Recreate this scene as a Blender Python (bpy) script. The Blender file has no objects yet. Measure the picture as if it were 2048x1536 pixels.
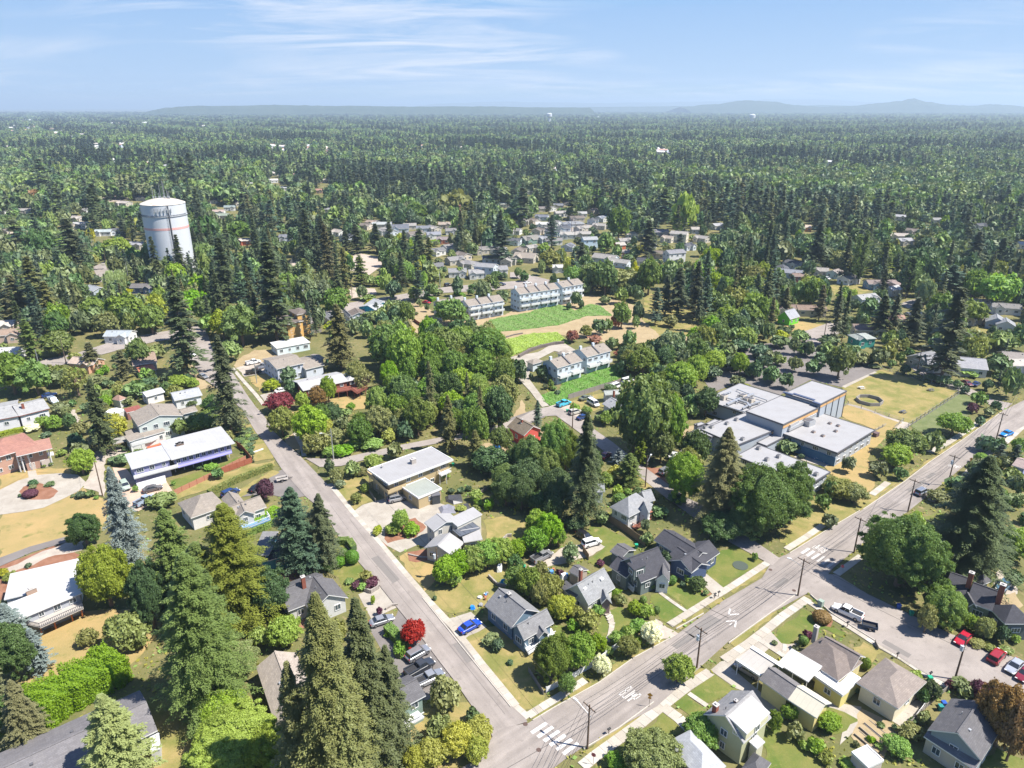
# Aerial view over a wooded residential neighbourhood
import bpy,bmesh,math,random
import numpy as np
from math import radians,sin,cos,tan,pi,atan2,hypot,degrees,sqrt
from mathutils import Vector,Matrix
SC=bpy.context.scene
COL=SC.collection
rnd=random.Random(7)
# camera
FPX=1421.0;PITCH=radians(21.33);HC=90.0
cd=bpy.data.cameras.new('camera');cam=bpy.data.objects.new('camera',cd);COL.objects.link(cam)
cam.location=(0,0,HC);cam.rotation_euler=(pi/2-PITCH,0,0)
cd.sensor_width=36.0;cd.lens=FPX/2048*36.0;cd.clip_start=1.0;cd.clip_end=120000
SC.camera=cam
# world, sun, exposure
SUN_EL=57.0
sun_dir=Vector((0.975*cos(radians(SUN_EL)),-0.222*cos(radians(SUN_EL)),sin(radians(SUN_EL)))).normalized()
W=bpy.data.worlds.new('World');SC.world=W;W.use_nodes=True
nt=W.node_tree;nt.nodes.clear()
def N(nt,t,**k):
 n=nt.nodes.new(t)
 for a,b in k.items():
  if a.startswith('i_'):
   n.inputs[int(a[2:])].default_value=b
  else:setattr(n,a,b)
 return n
out=N(nt,'ShaderNodeOutputWorld');bg=N(nt,'ShaderNodeBackground')
sky=N(nt,'ShaderNodeTexSky',sky_type='NISHITA',sun_disc=False,sun_elevation=radians(SUN_EL),sun_rotation=atan2(sun_dir.x,sun_dir.y),altitude=100.0,air_density=1.0,dust_density=0.05,ozone_density=2.6)
tc=N(nt,'ShaderNodeTexCoord');sep=N(nt,'ShaderNodeSeparateXYZ')
nt.links.new(tc.outputs['Generated'],sep.inputs[0])
def M(nt,op,a,b=None,clamp=False):
 n=nt.nodes.new('ShaderNodeMath');n.operation=op;n.use_clamp=clamp
 for i,v in enumerate((a,b)):
  if v is None:continue
  if hasattr(v,'links'):nt.links.new(v,n.inputs[i])
  else:n.inputs[i].default_value=v
 return n.outputs[0]
zc=M(nt,'ADD',M(nt,'MAXIMUM',sep.outputs[2],0.0),0.11)
cx=M(nt,'DIVIDE',sep.outputs[0],zc);cy=M(nt,'DIVIDE',sep.outputs[1],zc)
comb=N(nt,'ShaderNodeCombineXYZ');nt.links.new(cx,comb.inputs[0]);nt.links.new(cy,comb.inputs[1])
mp=N(nt,'ShaderNodeMapping');mp.inputs['Rotation'].default_value=(0,0,0.5);mp.inputs['Scale'].default_value=(0.6,1.35,1);mp.inputs['Location'].default_value=(7.27,0.84,3.1)
nt.links.new(comb.outputs[0],mp.inputs[0])
n1=N(nt,'ShaderNodeTexNoise');n1.inputs['Scale'].default_value=1.3;n1.inputs['Detail'].default_value=9;n1.inputs['Roughness'].default_value=0.62;n1.inputs['Distortion'].default_value=0.8
nt.links.new(mp.outputs[0],n1.inputs['Vector'])
n2=N(nt,'ShaderNodeTexNoise');n2.inputs['Scale'].default_value=0.42;n2.inputs['Detail'].default_value=2
mp2=N(nt,'ShaderNodeMapping');mp2.inputs['Location'].default_value=(4.34,3.25,0);nt.links.new(comb.outputs[0],mp2.inputs[0]);nt.links.new(mp2.outputs[0],n2.inputs['Vector'])
r1=N(nt,'ShaderNodeValToRGB');r1.color_ramp.elements[0].position=0.42;r1.color_ramp.elements[1].position=0.72
r2=N(nt,'ShaderNodeValToRGB');r2.color_ramp.elements[0].position=0.40;r2.color_ramp.elements[1].position=0.56
nt.links.new(n1.outputs[0],r1.inputs[0]);nt.links.new(n2.outputs[0],r2.inputs[0])
cl=M(nt,'MULTIPLY',M(nt,'MULTIPLY',r1.outputs[0],r2.outputs[0]),0.95,True)
mix=N(nt,'ShaderNodeMix',data_type='RGBA');hs0=N(nt,'ShaderNodeHueSaturation');hs0.inputs['Saturation'].default_value=1.42;hs0.inputs['Value'].default_value=0.84;nt.links.new(sky.outputs[0],hs0.inputs['Color']);nt.links.new(cl,mix.inputs[0]);tn=N(nt,'ShaderNodeMix',data_type='RGBA',blend_type='MULTIPLY');tn.inputs[0].default_value=1;tn.inputs[7].default_value=(.98,.93,1.10,1);nt.links.new(hs0.outputs[0],tn.inputs[6]);dk=N(nt,'ShaderNodeMix',data_type='RGBA',blend_type='DARKEN');dk.inputs[0].default_value=1;cm=N(nt,'ShaderNodeMix',data_type='RGBA');nt.links.new(M(nt,'MULTIPLY',sep.outputs[2],3.6,True),cm.inputs[0]);cm.inputs[6].default_value=(2.75,3.75,5.0,1);cm.inputs[7].default_value=(.55,1.95,4.6,1);nt.links.new(cm.outputs[2],dk.inputs[7]);nt.links.new(tn.outputs[2],dk.inputs[6]);nt.links.new(dk.outputs[2],mix.inputs[6]);mix.inputs[7].default_value=(5.3,5.4,5.8,1)
nt.links.new(mix.outputs[2],bg.inputs[0]);bg.inputs[1].default_value=0.083;nt.links.new(bg.outputs[0],out.inputs[0])
sl=bpy.data.lights.new('sun','SUN');sl.energy=4.6;sl.angle=radians(0.55);sl.color=(1.0,0.945,0.86)
so=bpy.data.objects.new('sun',sl);COL.objects.link(so);so.rotation_euler=(-sun_dir).to_track_quat('-Z','Y').to_euler()
SC.view_settings.view_transform='Standard';SC.view_settings.look='None';SC.view_settings.gamma=1;SC.view_settings.exposure=1.2
SC.view_settings.use_curve_mapping=False
SC.render.engine='CYCLES'
SC.cycles.max_bounces=5;SC.cycles.diffuse_bounces=4;SC.cycles.glossy_bounces=2;SC.cycles.transmission_bounces=2;SC.cycles.volume_bounces=0
# photo point -> place on the ground
TL=dict(A=(0,1024,3),B=(512,1024,3),C=(1024,1024,3),D=(1536,1024,3),E=(0,640,4),F=(512,640,4),G=(1024,640,4),H=(1536,640,4),I=(0,300,4),J=(512,300,4),K=(1024,300,4),L=(1536,300,4),p=(940,1120,6.4),q=(1190,970,6.4),r=(1460,1180,6.4),s=(1728,1110,6.4),t=(1728,1296,6.4),u=(1300,1296,6.4),v=(540,1120,6.4),w=(720,880,6.4),a=(0,780,6.4),b=(230,760,6.4),c=(330,930,6.4),d=(0,1090,6.4),e=(1360,740,6.4),f=(1540,740,6.4),g=(470,600,6.4),h=(1000,530,6.4),X=(0,0,1))
def T(t,x,y):
 o=TL[t];return(o[0]+x/o[2],o[1]+y/o[2])
def G(x,y,z=0.0):
 a=(x-1024)/FPX;b=(768-y)/FPX
 d=(a,cos(PITCH)+b*sin(PITCH),-sin(PITCH)+b*cos(PITCH));k=(z-HC)/d[2]
 return Vector((d[0]*k,d[1]*k,z))
def Pt(t,x,y,z=0.0):return G(*T(t,x,y),z)
def proj(v):
 x,y,z=v[0],v[1],v[2]-HC
 dep=y*cos(PITCH)-z*sin(PITCH);up=y*sin(PITCH)+z*cos(PITCH)
 return(1024+FPX*x/dep,768-FPX*up/dep,dep)
 # materials
MC={}
def newmat(name):
 m=bpy.data.materials.new(name);m.use_nodes=True;t=m.node_tree;t.nodes.clear()
 o=t.nodes.new('ShaderNodeOutputMaterial');b=t.nodes.new('ShaderNodeBsdfPrincipled');t.links.new(b.outputs[0],o.inputs[0])
 return m,t,b
def noise(t,vec,scale,detail=4,rough=0.55,dist=0.0):
 n=t.nodes.new('ShaderNodeTexNoise');n.inputs['Scale'].default_value=scale;n.inputs['Detail'].default_value=detail
 n.inputs['Roughness'].default_value=rough;n.inputs['Distortion'].default_value=dist
 if vec is not None:t.links.new(vec,n.inputs['Vector'])
 return n.outputs[0]
def ramp(t,f,stops):
 r=t.nodes.new('ShaderNodeValToRGB');e=r.color_ramp.elements
 while len(e)<len(stops):e.new(0.5)
 for i,(p,c)in enumerate(stops):
  e[i].position=p;e[i].color=(*c,1)if len(c)==3 else c
 t.links.new(f,r.inputs[0]);return r.outputs[0]
def mixc(t,f,a,b,mode='MIX'):
 n=t.nodes.new('ShaderNodeMix');n.data_type='RGBA';n.blend_type=mode
 for i,v in((0,f),(6,a),(7,b)):
  if hasattr(v,'links'):t.links.new(v,n.inputs[i])
  elif isinstance(v,tuple):n.inputs[i].default_value=(*v,1)
  else:n.inputs[i].default_value=v
 return n.outputs[2]
def sc(c,k):return tuple(min(1,max(0,v*k))for v in c[:3])
def bump(t,b,h,s=0.3,d=0.05):
 n=t.nodes.new('ShaderNodeBump');n.inputs['Strength'].default_value=s;n.inputs['Distance'].default_value=d
 t.links.new(h,n.inputs['Height']);t.links.new(n.outputs[0],b.inputs['Normal'])
def pos(t):return t.nodes.new('ShaderNodeNewGeometry').outputs['Position']
def plain(name,col,rough=0.7,var=0.12,scale=1.5,metal=0.0,spec=0.3):
 k=('p',name)
 if k in MC:return MC[k]
 m,t,b=newmat(name)
 c=mixc(t,noise(t,pos(t),scale,5),sc(col,1-var),sc(col,1+var))
 c=mixc(t,noise(t,pos(t),scale*9,3),c,sc(col,1+var*0.4));t.links.new(c,b.inputs['Base Color'])
 b.inputs['Roughness'].default_value=rough;b.inputs['Metallic'].default_value=metal;b.inputs['Specular IOR Level'].default_value=spec
 MC[k]=m;return m
def hexn(col):return '%02d%02d%02d'%tuple(int(99*min(1,v))for v in col[:3])
def shingle(col):
 k=('sh',hexn(col))
 if k in MC:return MC[k]
 m,t,b=newmat('asphalt_shingle');uv=t.nodes.new('ShaderNodeUVMap').outputs[0]
 br=t.nodes.new('ShaderNodeTexBrick');br.inputs['Scale'].default_value=1;br.inputs['Brick Width'].default_value=0.62;br.inputs['Row Height'].default_value=0.26
 br.inputs['Mortar Size'].default_value=0.022;br.inputs['Bias'].default_value=0.0
 br.inputs['Color1'].default_value=(*sc(col,0.80),1);br.inputs['Color2'].default_value=(*sc(col,1.22),1);br.inputs['Mortar'].default_value=(*sc(col,0.66),1)
 t.links.new(uv,br.inputs['Vector'])
 mp=t.nodes.new('ShaderNodeMapping');mp.inputs['Scale'].default_value=(1.6,0.25,1);t.links.new(uv,mp.inputs[0])
 st=noise(t,mp.outputs[0],0.9,5,0.6)
 c=mixc(t,0.35,br.outputs[0],sc(col,1.0))
 c=mixc(t,M(t,'MULTIPLY',ramp(t,st,[(0.35,(0,0,0)),(0.72,(1,1,1))]),0.45),c,sc(col,0.68))
 c=mixc(t,M(t,'MULTIPLY',ramp(t,noise(t,uv,0.35,4),[(0.5,(0,0,0)),(0.75,(1,1,1))]),0.4),c,sc((col[0]*1.25,col[1]*1.22,col[2]*1.1),1))
 t.links.new(c,b.inputs['Base Color']);b.inputs['Roughness'].default_value=0.93;b.inputs['Specular IOR Level'].default_value=0.2
 bump(t,b,br.outputs['Fac'],0.35,-0.02);MC[k]=m;return m
def membrane(col,rib=0.0):
 k=('mb',hexn(col),rib)
 if k in MC:return MC[k]
 m,t,b=newmat('roof_membrane' if not rib else 'ribbed_metal');uv=t.nodes.new('ShaderNodeUVMap').outputs[0]
 c=mixc(t,M(t,'MULTIPLY',ramp(t,noise(t,uv,0.25,6,0.65),[(0.45,(0,0,0)),(0.8,(1,1,1))]),0.5),col,(col[0]*0.66,col[1]*0.63,col[2]*0.60))
 w=t.nodes.new('ShaderNodeTexWave');w.wave_type='BANDS';w.bands_direction='X';w.inputs['Scale'].default_value=(rib or 0.33)*1.0;w.inputs['Distortion'].default_value=0
 t.links.new(uv,w.inputs['Vector'])
 if rib:
  c=mixc(t,M(t,'MULTIPLY',w.outputs[1],0.25),c,sc(col,0.6));bump(t,b,w.outputs[1],0.6,0.04)
 else:
  c=mixc(t,M(t,'MULTIPLY',ramp(t,w.outputs[1],[(0.96,(0,0,0)),(0.995,(1,1,1))]),0.22),c,sc(col,0.6))
 t.links.new(c,b.inputs['Base Color']);b.inputs['Roughness'].default_value=0.6;MC[k]=m;return m
def siding(col):
 k=('sd',hexn(col))
 if k in MC:return MC[k]
 m,t,b=newmat('lap_siding');p=pos(t);s=t.nodes.new('ShaderNodeSeparateXYZ');t.links.new(p,s.inputs[0])
 fr=M(t,'FRACT',M(t,'MULTIPLY',s.outputs[2],5.5));l=ramp(t,fr,[(0.0,(0,0,0)),(0.14,(1,1,1))])
 c=mixc(t,noise(t,p,0.8,5),sc(col,0.86),sc(col,1.1));c=mixc(t,l,sc(col,0.62),c)
 t.links.new(c,b.inputs['Base Color']);b.inputs['Roughness'].default_value=0.7;b.inputs['Specular IOR Level'].default_value=0.25
 bump(t,b,fr,0.3,0.02);MC[k]=m;return m
def glassm(name='window_glass',col=(0.035,0.05,0.06),rough=0.08):
 k=('gl',name)
 if k in MC:return MC[k]
 m,t,b=newmat(name);c=mixc(t,noise(t,pos(t),0.45,2),sc(col,0.5),sc(col,2.2));t.links.new(c,b.inputs['Base Color'])
 b.inputs['Roughness'].default_value=rough;b.inputs['Specular IOR Level'].default_value=0.7;MC[k]=m;return m
def paint(name,col,rough=0.28,metal=0.0):
 k=('car',name)
 if k in MC:return MC[k]
 m,t,b=newmat(name);c=mixc(t,noise(t,pos(t),2.2,4),sc(col,0.82),col);t.links.new(c,b.inputs['Base Color'])
 b.inputs['Roughness'].default_value=rough;b.inputs['Metallic'].default_value=metal;b.inputs['Coat Weight'].default_value=0.6;b.inputs['Coat Roughness'].default_value=0.08
 MC[k]=m;return m
def ground(name,a,b2,c2=None,s1=0.12,s2=1.4,c2f=0.55,rough=0.95,grain=6.0,gk=0.35):
 k=('gr',name)
 if k in MC:return MC[k]
 m,t,b=newmat(name);p=pos(t)
 f=ramp(t,noise(t,p,s1,6,0.62,0.4),[(0.36,(0,0,0)),(0.64,(1,1,1))])
 c=mixc(t,f,a,b2)
 if c2:c=mixc(t,ramp(t,noise(t,p,s2,5,0.6),[(c2f,(0,0,0)),(c2f+0.18,(1,1,1))]),c,c2)
 g=noise(t,p,grain,3,0.7);c=mixc(t,gk,c,mixc(t,g,(0.12,0.12,0.12),(0.95,0.95,0.95)),'OVERLAY')
 t.links.new(c,b.inputs['Base Color']);b.inputs['Roughness'].default_value=rough;b.inputs['Specular IOR Level'].default_value=0.15
 bump(t,b,g,0.5,0.08);MC[k]=m;return m
def foliage(name,col,col2=None,var=0.5,trans=0.25):
 trans+=.08
 col2=col2 or sc((col[0]*1.5,col[1]*1.28,col[2]*0.9),1);col=sc(col,1.85);col2=sc(col2,1.8)
 k=('fo',name)
 if k in MC:return MC[k]
 m=bpy.data.materials.new(name);m.use_nodes=True;t=m.node_tree;t.nodes.clear();o=t.nodes.new('ShaderNodeOutputMaterial')
 oi=t.nodes.new('ShaderNodeObjectInfo');gp=t.nodes.new('ShaderNodeTexCoord').outputs['Object']
 col2=col2 or sc((col[0]*1.5,col[1]*1.28,col[2]*0.9),1)
 n=ramp(t,noise(t,gp,9.0,3,0.6),[(0.32,(0,0,0)),(0.68,(1,1,1))])
 c=mixc(t,n,sc(col,0.82),sc(col,1.18))
 n3=ramp(t,noise(t,gp,40.0,2,0.6),[(0.5,(0,0,0)),(0.74,(1,1,1))]);c=mixc(t,M(t,'MULTIPLY',n3,0.5),c,col2)
 hs=t.nodes.new('ShaderNodeHueSaturation')
 t.links.new(M(t,'ADD',0.478,M(t,'MULTIPLY',oi.outputs['Random'],0.044)),hs.inputs['Hue'])
 r3=M(t,'FRACT',M(t,'MULTIPLY',oi.outputs['Random'],13.7))
 t.links.new(M(t,'ADD',1-var*0.42,M(t,'MULTIPLY',r3,var)),hs.inputs['Value'])
 r4=M(t,'FRACT',M(t,'MULTIPLY',oi.outputs['Random'],51.3))
 t.links.new(M(t,'ADD',0.82,M(t,'MULTIPLY',r4,0.26)),hs.inputs['Saturation'])
 t.links.new(c,hs.inputs['Color'])
 b=t.nodes.new('ShaderNodeBsdfPrincipled');b.inputs['Roughness'].default_value=0.55;b.inputs['Specular IOR Level'].default_value=0.35
 t.links.new(hs.outputs[0],b.inputs['Base Color'])
 tr=t.nodes.new('ShaderNodeBsdfTranslucent');t.links.new(mixc(t,0.5,hs.outputs[0],sc((col[0]*2.0,col[1]*1.7,col[2]*0.6),1)),tr.inputs[0])
 ms=t.nodes.new('ShaderNodeMixShader');ms.inputs[0].default_value=trans
 t.links.new(b.outputs[0],ms.inputs[1]);t.links.new(tr.outputs[0],ms.inputs[2]);t.links.new(ms.outputs[0],o.inputs[0])
 MC[k]=m;return m
WHITE=plain('white_paint',(0.62,0.62,0.61),0.55,0.05)
TRIMD=plain('dark_trim',(0.10,0.10,0.11),0.6,0.1)
GLASS=glassm()
CONC=ground('concrete',(0.285,0.255,0.215),(0.355,0.325,0.28),(0.21,0.185,0.155),0.3,0.9,0.6,0.9,7,0.25)
WOOD=plain('weathered_wood',(0.20,0.145,0.10),0.85,0.3,2.5)
POLEW=plain('creosoted_pole_wood',(0.12,0.08,0.055),0.9,0.25,1.5)
BRICK=plain('chimney_brick',(0.22,0.075,0.05),0.9,0.25,5)
METAL=plain('galvanised_metal',(0.45,0.46,0.47),0.45,0.12,2,0.6)
# mesh builder
FR={}
def frame(o,loc,rz):
 FR[o.name]=(Vector(loc),rz)
def toloc(fr,v):
 L,r=fr;d=Vector(v)-L;c,s=cos(-r),sin(-r)
 return(d.x*c-d.y*s,d.x*s+d.y*c,d.z)
class MB:
 def __init__(s):s.v=[];s.f=[];s.m=[];s.uv=[]
 def face(s,pts,m=0,uv=None):
  n=len(s.v);s.v+=[tuple(p)for p in pts];s.f.append(tuple(range(n,n+len(pts))));s.m.append(m)
  s.uv.append(uv if uv else[(p[0],p[1])for p in pts])
 def prism(s,poly,z0,z1,m=0,mt=None,mb=None):
  a=sum(poly[i][0]*poly[(i+1)%len(poly)][1]-poly[(i+1)%len(poly)][0]*poly[i][1]for i in range(len(poly)))
  if a<0:poly=poly[::-1]
  n=len(poly);mt=m if mt is None else mt
  s.face([(p[0],p[1],z1)for p in poly],mt);s.face([(p[0],p[1],z0)for p in poly[::-1]],m if mb is None else mb)
  for i in range(n):
   p,q=poly[i],poly[(i+1)%n];l=hypot(q[0]-p[0],q[1]-p[1])
   s.face([(p[0],p[1],z0),(q[0],q[1],z0),(q[0],q[1],z1),(p[0],p[1],z1)],m,[(0,z0),(l,z0),(l,z1),(0,z1)])
 def box(s,c,d,rz=0,m=0):
  hx,hy=d[0]/2,d[1]/2;k,q=cos(rz),sin(rz)
  s.prism([(c[0]+x*k-y*q,c[1]+x*q+y*k)for x,y in((-hx,-hy),(hx,-hy),(hx,hy),(-hx,hy))],c[2]-d[2]/2,c[2]+d[2]/2,m)
 def tube(s,p0,p1,r0,r1=None,n=8,m=0,cap=True):
  r1=r0 if r1 is None else r1;p0=Vector(p0);p1=Vector(p1);ax=(p1-p0).normalized()
  a=ax.orthogonal().normalized();b=ax.cross(a)
  R0=[p0+(a*cos(2*pi*i/n)+b*sin(2*pi*i/n))*r0 for i in range(n)];R1=[p1+(a*cos(2*pi*i/n)+b*sin(2*pi*i/n))*r1 for i in range(n)]
  for i in range(n):j=(i+1)%n;s.face([R0[i],R0[j],R1[j],R1[i]],m)
  if cap:s.face(R1,m);s.face(R0[::-1],m)
 def bar(s,p0,p1,w,h,m=0):
  p0=Vector(p0);p1=Vector(p1);d=(p1-p0);side=Vector((-d.y,d.x,0));side=side.normalized()*w/2 if side.length>1e-6 else Vector((w/2,0,0));up=Vector((0,0,h/2))
  A=[p0-side-up,p0+side-up,p0+side+up,p0-side+up];B=[p1-side-up,p1+side-up,p1+side+up,p1-side+up]
  s.face(A,m);s.face(B[::-1],m)
  for i in range(4):j=(i+1)%4;s.face([A[j],A[i],B[i],B[j]],m)
 def loft(s,rings,m=0,cap=True,smooth=False):
  n=len(rings[0])
  for a,b in zip(rings,rings[1:]):
   for i in range(n):j=(i+1)%n;s.face([a[i],a[j],b[j],b[i]],m)
  if cap:s.face(rings[0][::-1],m);s.face(rings[-1],m)
 def mesh(s,name,mats,fr=None,weld=False,smooth=False):
  me=bpy.data.meshes.new(name);vs=[toloc(fr,p)for p in s.v]if fr else s.v
  me.from_pydata(vs,[],s.f)
  for m in mats:me.materials.append(m)
  if len(mats)>1:me.polygons.foreach_set('material_index',s.m)
  ul=me.uv_layers.new(name='UVMap');flat=[c for u in s.uv for p in u for c in p];ul.data.foreach_set('uv',flat)
  if weld or smooth:
   bm=bmesh.new();bm.from_mesh(me);bmesh.ops.remove_doubles(bm,verts=bm.verts,dist=0.002)
   bmesh.ops.recalc_face_normals(bm,faces=bm.faces);bm.to_mesh(me);bm.free()
  if smooth:me.polygons.foreach_set('use_smooth',[True]*len(me.polygons))
  me.update();return me
 def build(s,name,mats,parent=None,weld=False,smooth=False):
  if not isinstance(mats,(list,tuple)):mats=[mats]
  fr=None;p=parent
  while p is not None:
   if p.name in FR:fr=FR[p.name];break
   p=p.parent
  o=bpy.data.objects.new(name,s.mesh(name,mats,fr,weld,smooth));COL.objects.link(o)
  if parent is not None:o.parent=parent
  return o
def tag(o,label=None,cat=None,group=None,kind=None):
 if label:o['label']=label
 if cat:o['category']=cat
 if group:o['group']=group
 if kind:o['kind']=kind
 return o
def empty(name,loc,rz=0.0,**k):
 o=bpy.data.objects.new(name,None);COL.objects.link(o);o.location=loc;o.rotation_euler=(0,0,rz);o.empty_display_size=0.5
 frame(o,loc,rz);return tag(o,**k)
def dup(o,parent=None):
 c=o.copy();COL.objects.link(c);c.parent=parent
 for ch in o.children:dup(ch,c)
 return c
def inpoly(x,y,poly):
 r=False;n=len(poly);j=n-1
 for i in range(n):
  xi,yi=poly[i][0],poly[i][1];xj,yj=poly[j][0],poly[j][1]
  if(yi>y)!=(yj>y)and x<(xj-xi)*(y-yi)/(yj-yi)+xi:r=not r
  j=i
 return r
LAND=[]
KEEP=[]
CLEAR=[]
def keep_pts(pts,pad=2):
 q=[proj(p)for p in pts];KEEP.append((min(a[0]for a in q)-pad,min(a[1]for a in q)-pad,max(a[0]for a in q)+pad,max(a[1]for a in q)+pad,min(p[1]for p in pts)))
 # setting: ground sheets
g_base=ground('rough_ground',(0.095,0.105,0.036),(0.17,0.15,0.065),(0.26,0.195,0.105),0.05,0.5,0.56,0.95,3.0,0.45)
g_lawn=ground('green_lawn',(0.088,0.125,0.026),(0.155,0.155,0.045),(0.24,0.20,0.08),0.22,0.35,0.58)
g_dry=ground('dry_lawn',(0.33,0.235,0.105),(0.26,0.205,0.085),(0.135,0.15,0.045),0.16,0.28,0.56)
g_mixed=ground('mixed_lawn',(0.15,0.155,0.045),(0.275,0.215,0.09),(0.34,0.25,0.12),0.2,0.5,0.6)
g_vivid=ground('ivy_green',(0.05,0.155,0.018),(0.085,0.20,0.025),(0.035,0.10,0.015),0.35,1.2,0.6,0.9,4,0.5)
g_yel=ground('yellow_groundcover',(0.12,0.20,0.015),(0.19,0.25,0.02),(0.06,0.12,0.02),0.25,0.6,0.58,0.9,4,0.5)
g_dirt=ground('bare_dirt',(0.27,0.205,0.12),(0.33,0.26,0.155),(0.20,0.17,0.09),0.2,0.9,0.6)
g_grav=ground('gravel',(0.30,0.26,0.22),(0.38,0.335,0.285),(0.23,0.195,0.155),0.3,2.2,0.6,0.95,9,0.45)
g_bark=ground('bark_mulch',(0.19,0.088,0.052),(0.25,0.13,0.085),(0.12,0.075,0.045),0.5,3.0,0.6,0.95,9,0.45)
g_road=ground('aged_asphalt',(0.232,0.205,0.186),(0.29,0.257,0.233),(0.185,0.163,0.147),0.16,0.7,0.58,0.9,8,0.3)
def roadmat(nm,ang):
 m=ground(nm,(0.240,0.212,0.192),(0.300,0.266,0.242),(0.190,0.168,0.152),0.16,0.7,0.58,0.9,8,0.3);t=m.node_tree;b=[n for n in t.nodes if n.type=='BSDF_PRINCIPLED'][0];c=b.inputs['Base Color'].links[0].from_socket
 mp=t.nodes.new('ShaderNodeMapping');mp.vector_type='TEXTURE';mp.inputs['Rotation'].default_value=(0,0,ang);mp.inputs['Scale'].default_value=(14,1,1);t.links.new(pos(t),mp.inputs[0])
 f=ramp(t,noise(t,mp.outputs[0],.55,4,.6),[(.38,(0,0,0)),(.66,(1,1,1))]);c2=mixc(t,M(t,'MULTIPLY',f,.5),c,(.15,.132,.12))
 f=ramp(t,noise(t,pos(t),1.1,3,.5),[(.70,(0,0,0)),(.78,(1,1,1))]);c2=mixc(t,M(t,'MULTIPLY',f,.45),c2,(.09,.08,.072));t.links.new(c2,b.inputs['Base Color']);return m
g_drive=ground('dark_asphalt',(0.150,0.135,0.128),(0.185,0.168,0.158),(0.12,0.11,0.10),0.2,0.9,0.6,0.9,8,0.25)
g_court=ground('sandy_court',(0.35,0.29,0.24),(0.39,0.33,0.28),(0.29,0.24,0.2),0.08,0.6,0.62)
g_pink=ground('pinkish_concrete',(0.40,0.285,0.215),(0.45,0.335,0.26),(0.33,0.24,0.18),0.3,1.0,0.6)
NAT={g_lawn,g_dry,g_mixed,g_dirt,g_grav,g_bark,g_vivid,g_yel}
def sheet(name,pts,z,m,px=True,kind='structure',label=None,sub=None):
 b=MB()
 q=[Pt(p[0],p[1],p[2])if len(p)==3 else(G(p[0],p[1])if px else Vector((p[0],p[1],0)))for p in pts]
 if sum(q[i].x*q[(i+1)%len(q)].y-q[(i+1)%len(q)].x*q[i].y for i in range(len(q)))<0:q=q[::-1]
 w=q
 if m in NAT:
  w=[]
  for p,k in zip(q,q[1:]+q[:1]):
   L=(k-p).length;n=min(40,max(1,int(L/1.3)));nv=Vector((-(k-p).y,(k-p).x,0)).normalized()
   for i in range(n):w.append(p.lerp(k,i/n)+nv*(0 if L>60 and q[0].y>400 else rnd.uniform(-.32,.32)+.25*sin(i*.9+p.x)))
 b.face([(p.x,p.y,z)for p in w]);o=b.build(name,m);tag(o,label,kind=kind);return o,q
b=MB();xs=[-70000,-9000,-1500,0,1500,9000,70000];ys=[-400,0,600,3000,12000,75000]
for i in range(len(xs)-1):
 for j in range(len(ys)-1):b.face([(xs[i],ys[j],0),(xs[i+1],ys[j],0),(xs[i+1],ys[j+1],0),(xs[i],ys[j+1],0)])
tag(b.build('ground',g_base),kind='structure')
zc_=[0.02]
def S(name,tile,pts,m,z=None,clear=True,label=None):
 q=[T(tile,*p)for p in pts]
 if z is None:zc_[0]+=0.0008;z=zc_[0]
 o,w=sheet(name,q,z,m,label=label)
 if clear:CLEAR.append([(p.x,p.y)for p in w])
 return o
S('dry_field','X',[(0,945),(60,935),(140,945),(180,990),(215,1000),(215,1040),(200,1060),(130,1076),(0,1118)],g_dry)
S('lawn','X',[(60,1245),(160,1225),(300,1215),(330,1260),(260,1330),(180,1370),(40,1370),(70,1300)],g_dry)
S('lawn','X',[(290,1400),(420,1400),(460,1536),(300,1560),(270,1500)],g_mixed)
S('garden_bed','X',[(0,1130),(130,1085),(160,1110),(150,1140),(0,1200)],g_bark)
S('gravel_path','X',[(5,1140),(130,1085),(170,1080),(165,1100),(110,1112),(20,1146)],g_grav)
S('lawn','X',[(630,1100),(715,1085),(730,1150),(680,1160),(640,1130)],g_lawn)
S('lawn','X',[(670,1150),(715,1130),(735,1150),(690,1185)],g_lawn)
S('garden_bed','X',[(560,1110),(640,1120),(600,1190),(540,1180)],g_bark,clear=False)
S('concrete_driveway','v',[(1130,440),(1400,330),(1640,600),(1300,760),(1190,560)],CONC)
S('asphalt_driveway','X',[(758,1168),(795,1217),(849,1284),(900,1346),(900,1400),(820,1400),(780,1330),(740,1260),(745,1250),(792,1232),(800,1212)],g_drive)
S('patio','v',[(250,760),(560,700),(640,740),(440,860),(320,880)],g_bark)
S('dirt_bank','X',[(850,1420),(960,1400),(985,1470),(960,1536),(790,1536),(780,1480)],g_mixed)
S('lawn','X',[(790,1500),(850,1475),(860,1536),(790,1536)],g_lawn)
S('dry_lawn','B',[(850,270),(900,240),(1090,290),(1060,440),(1010,480)],g_dry)
S('garden_bed','B',[(735,150),(880,140),(895,165),(780,205)],g_bark)
S('garden_bed','B',[(910,240),(1010,225),(1090,290),(1010,300),(920,290)],g_bark)
S('concrete_driveway','X',[(700,1028),(725,1010),(810,985),(890,1010),(905,1035),(890,1075),(868,1100),(835,1090),(800,1105),(775,1092)],CONC,label='cracked concrete driveway apron beside the two road-side houses')
S('garden_bed','X',[(770,1055),(830,1035),(850,1055),(830,1075),(775,1085)],g_bark)
S('lawn','X',[(965,1040),(1040,1030),(1075,1065),(1060,1100),(975,1082)],g_mixed)
S('lawn','X',[(655,960),(735,950),(745,1000),(710,1020),(668,1000)],g_mixed)
S('gravel_yard','X',[(870,1180),(1000,1120),(1030,1150),(1010,1200),(940,1220),(905,1230),(870,1205)],g_mixed)
S('asphalt_driveway','B',[(1160,640),(1290,600),(1385,690),(1250,770)],CONC)
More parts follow.
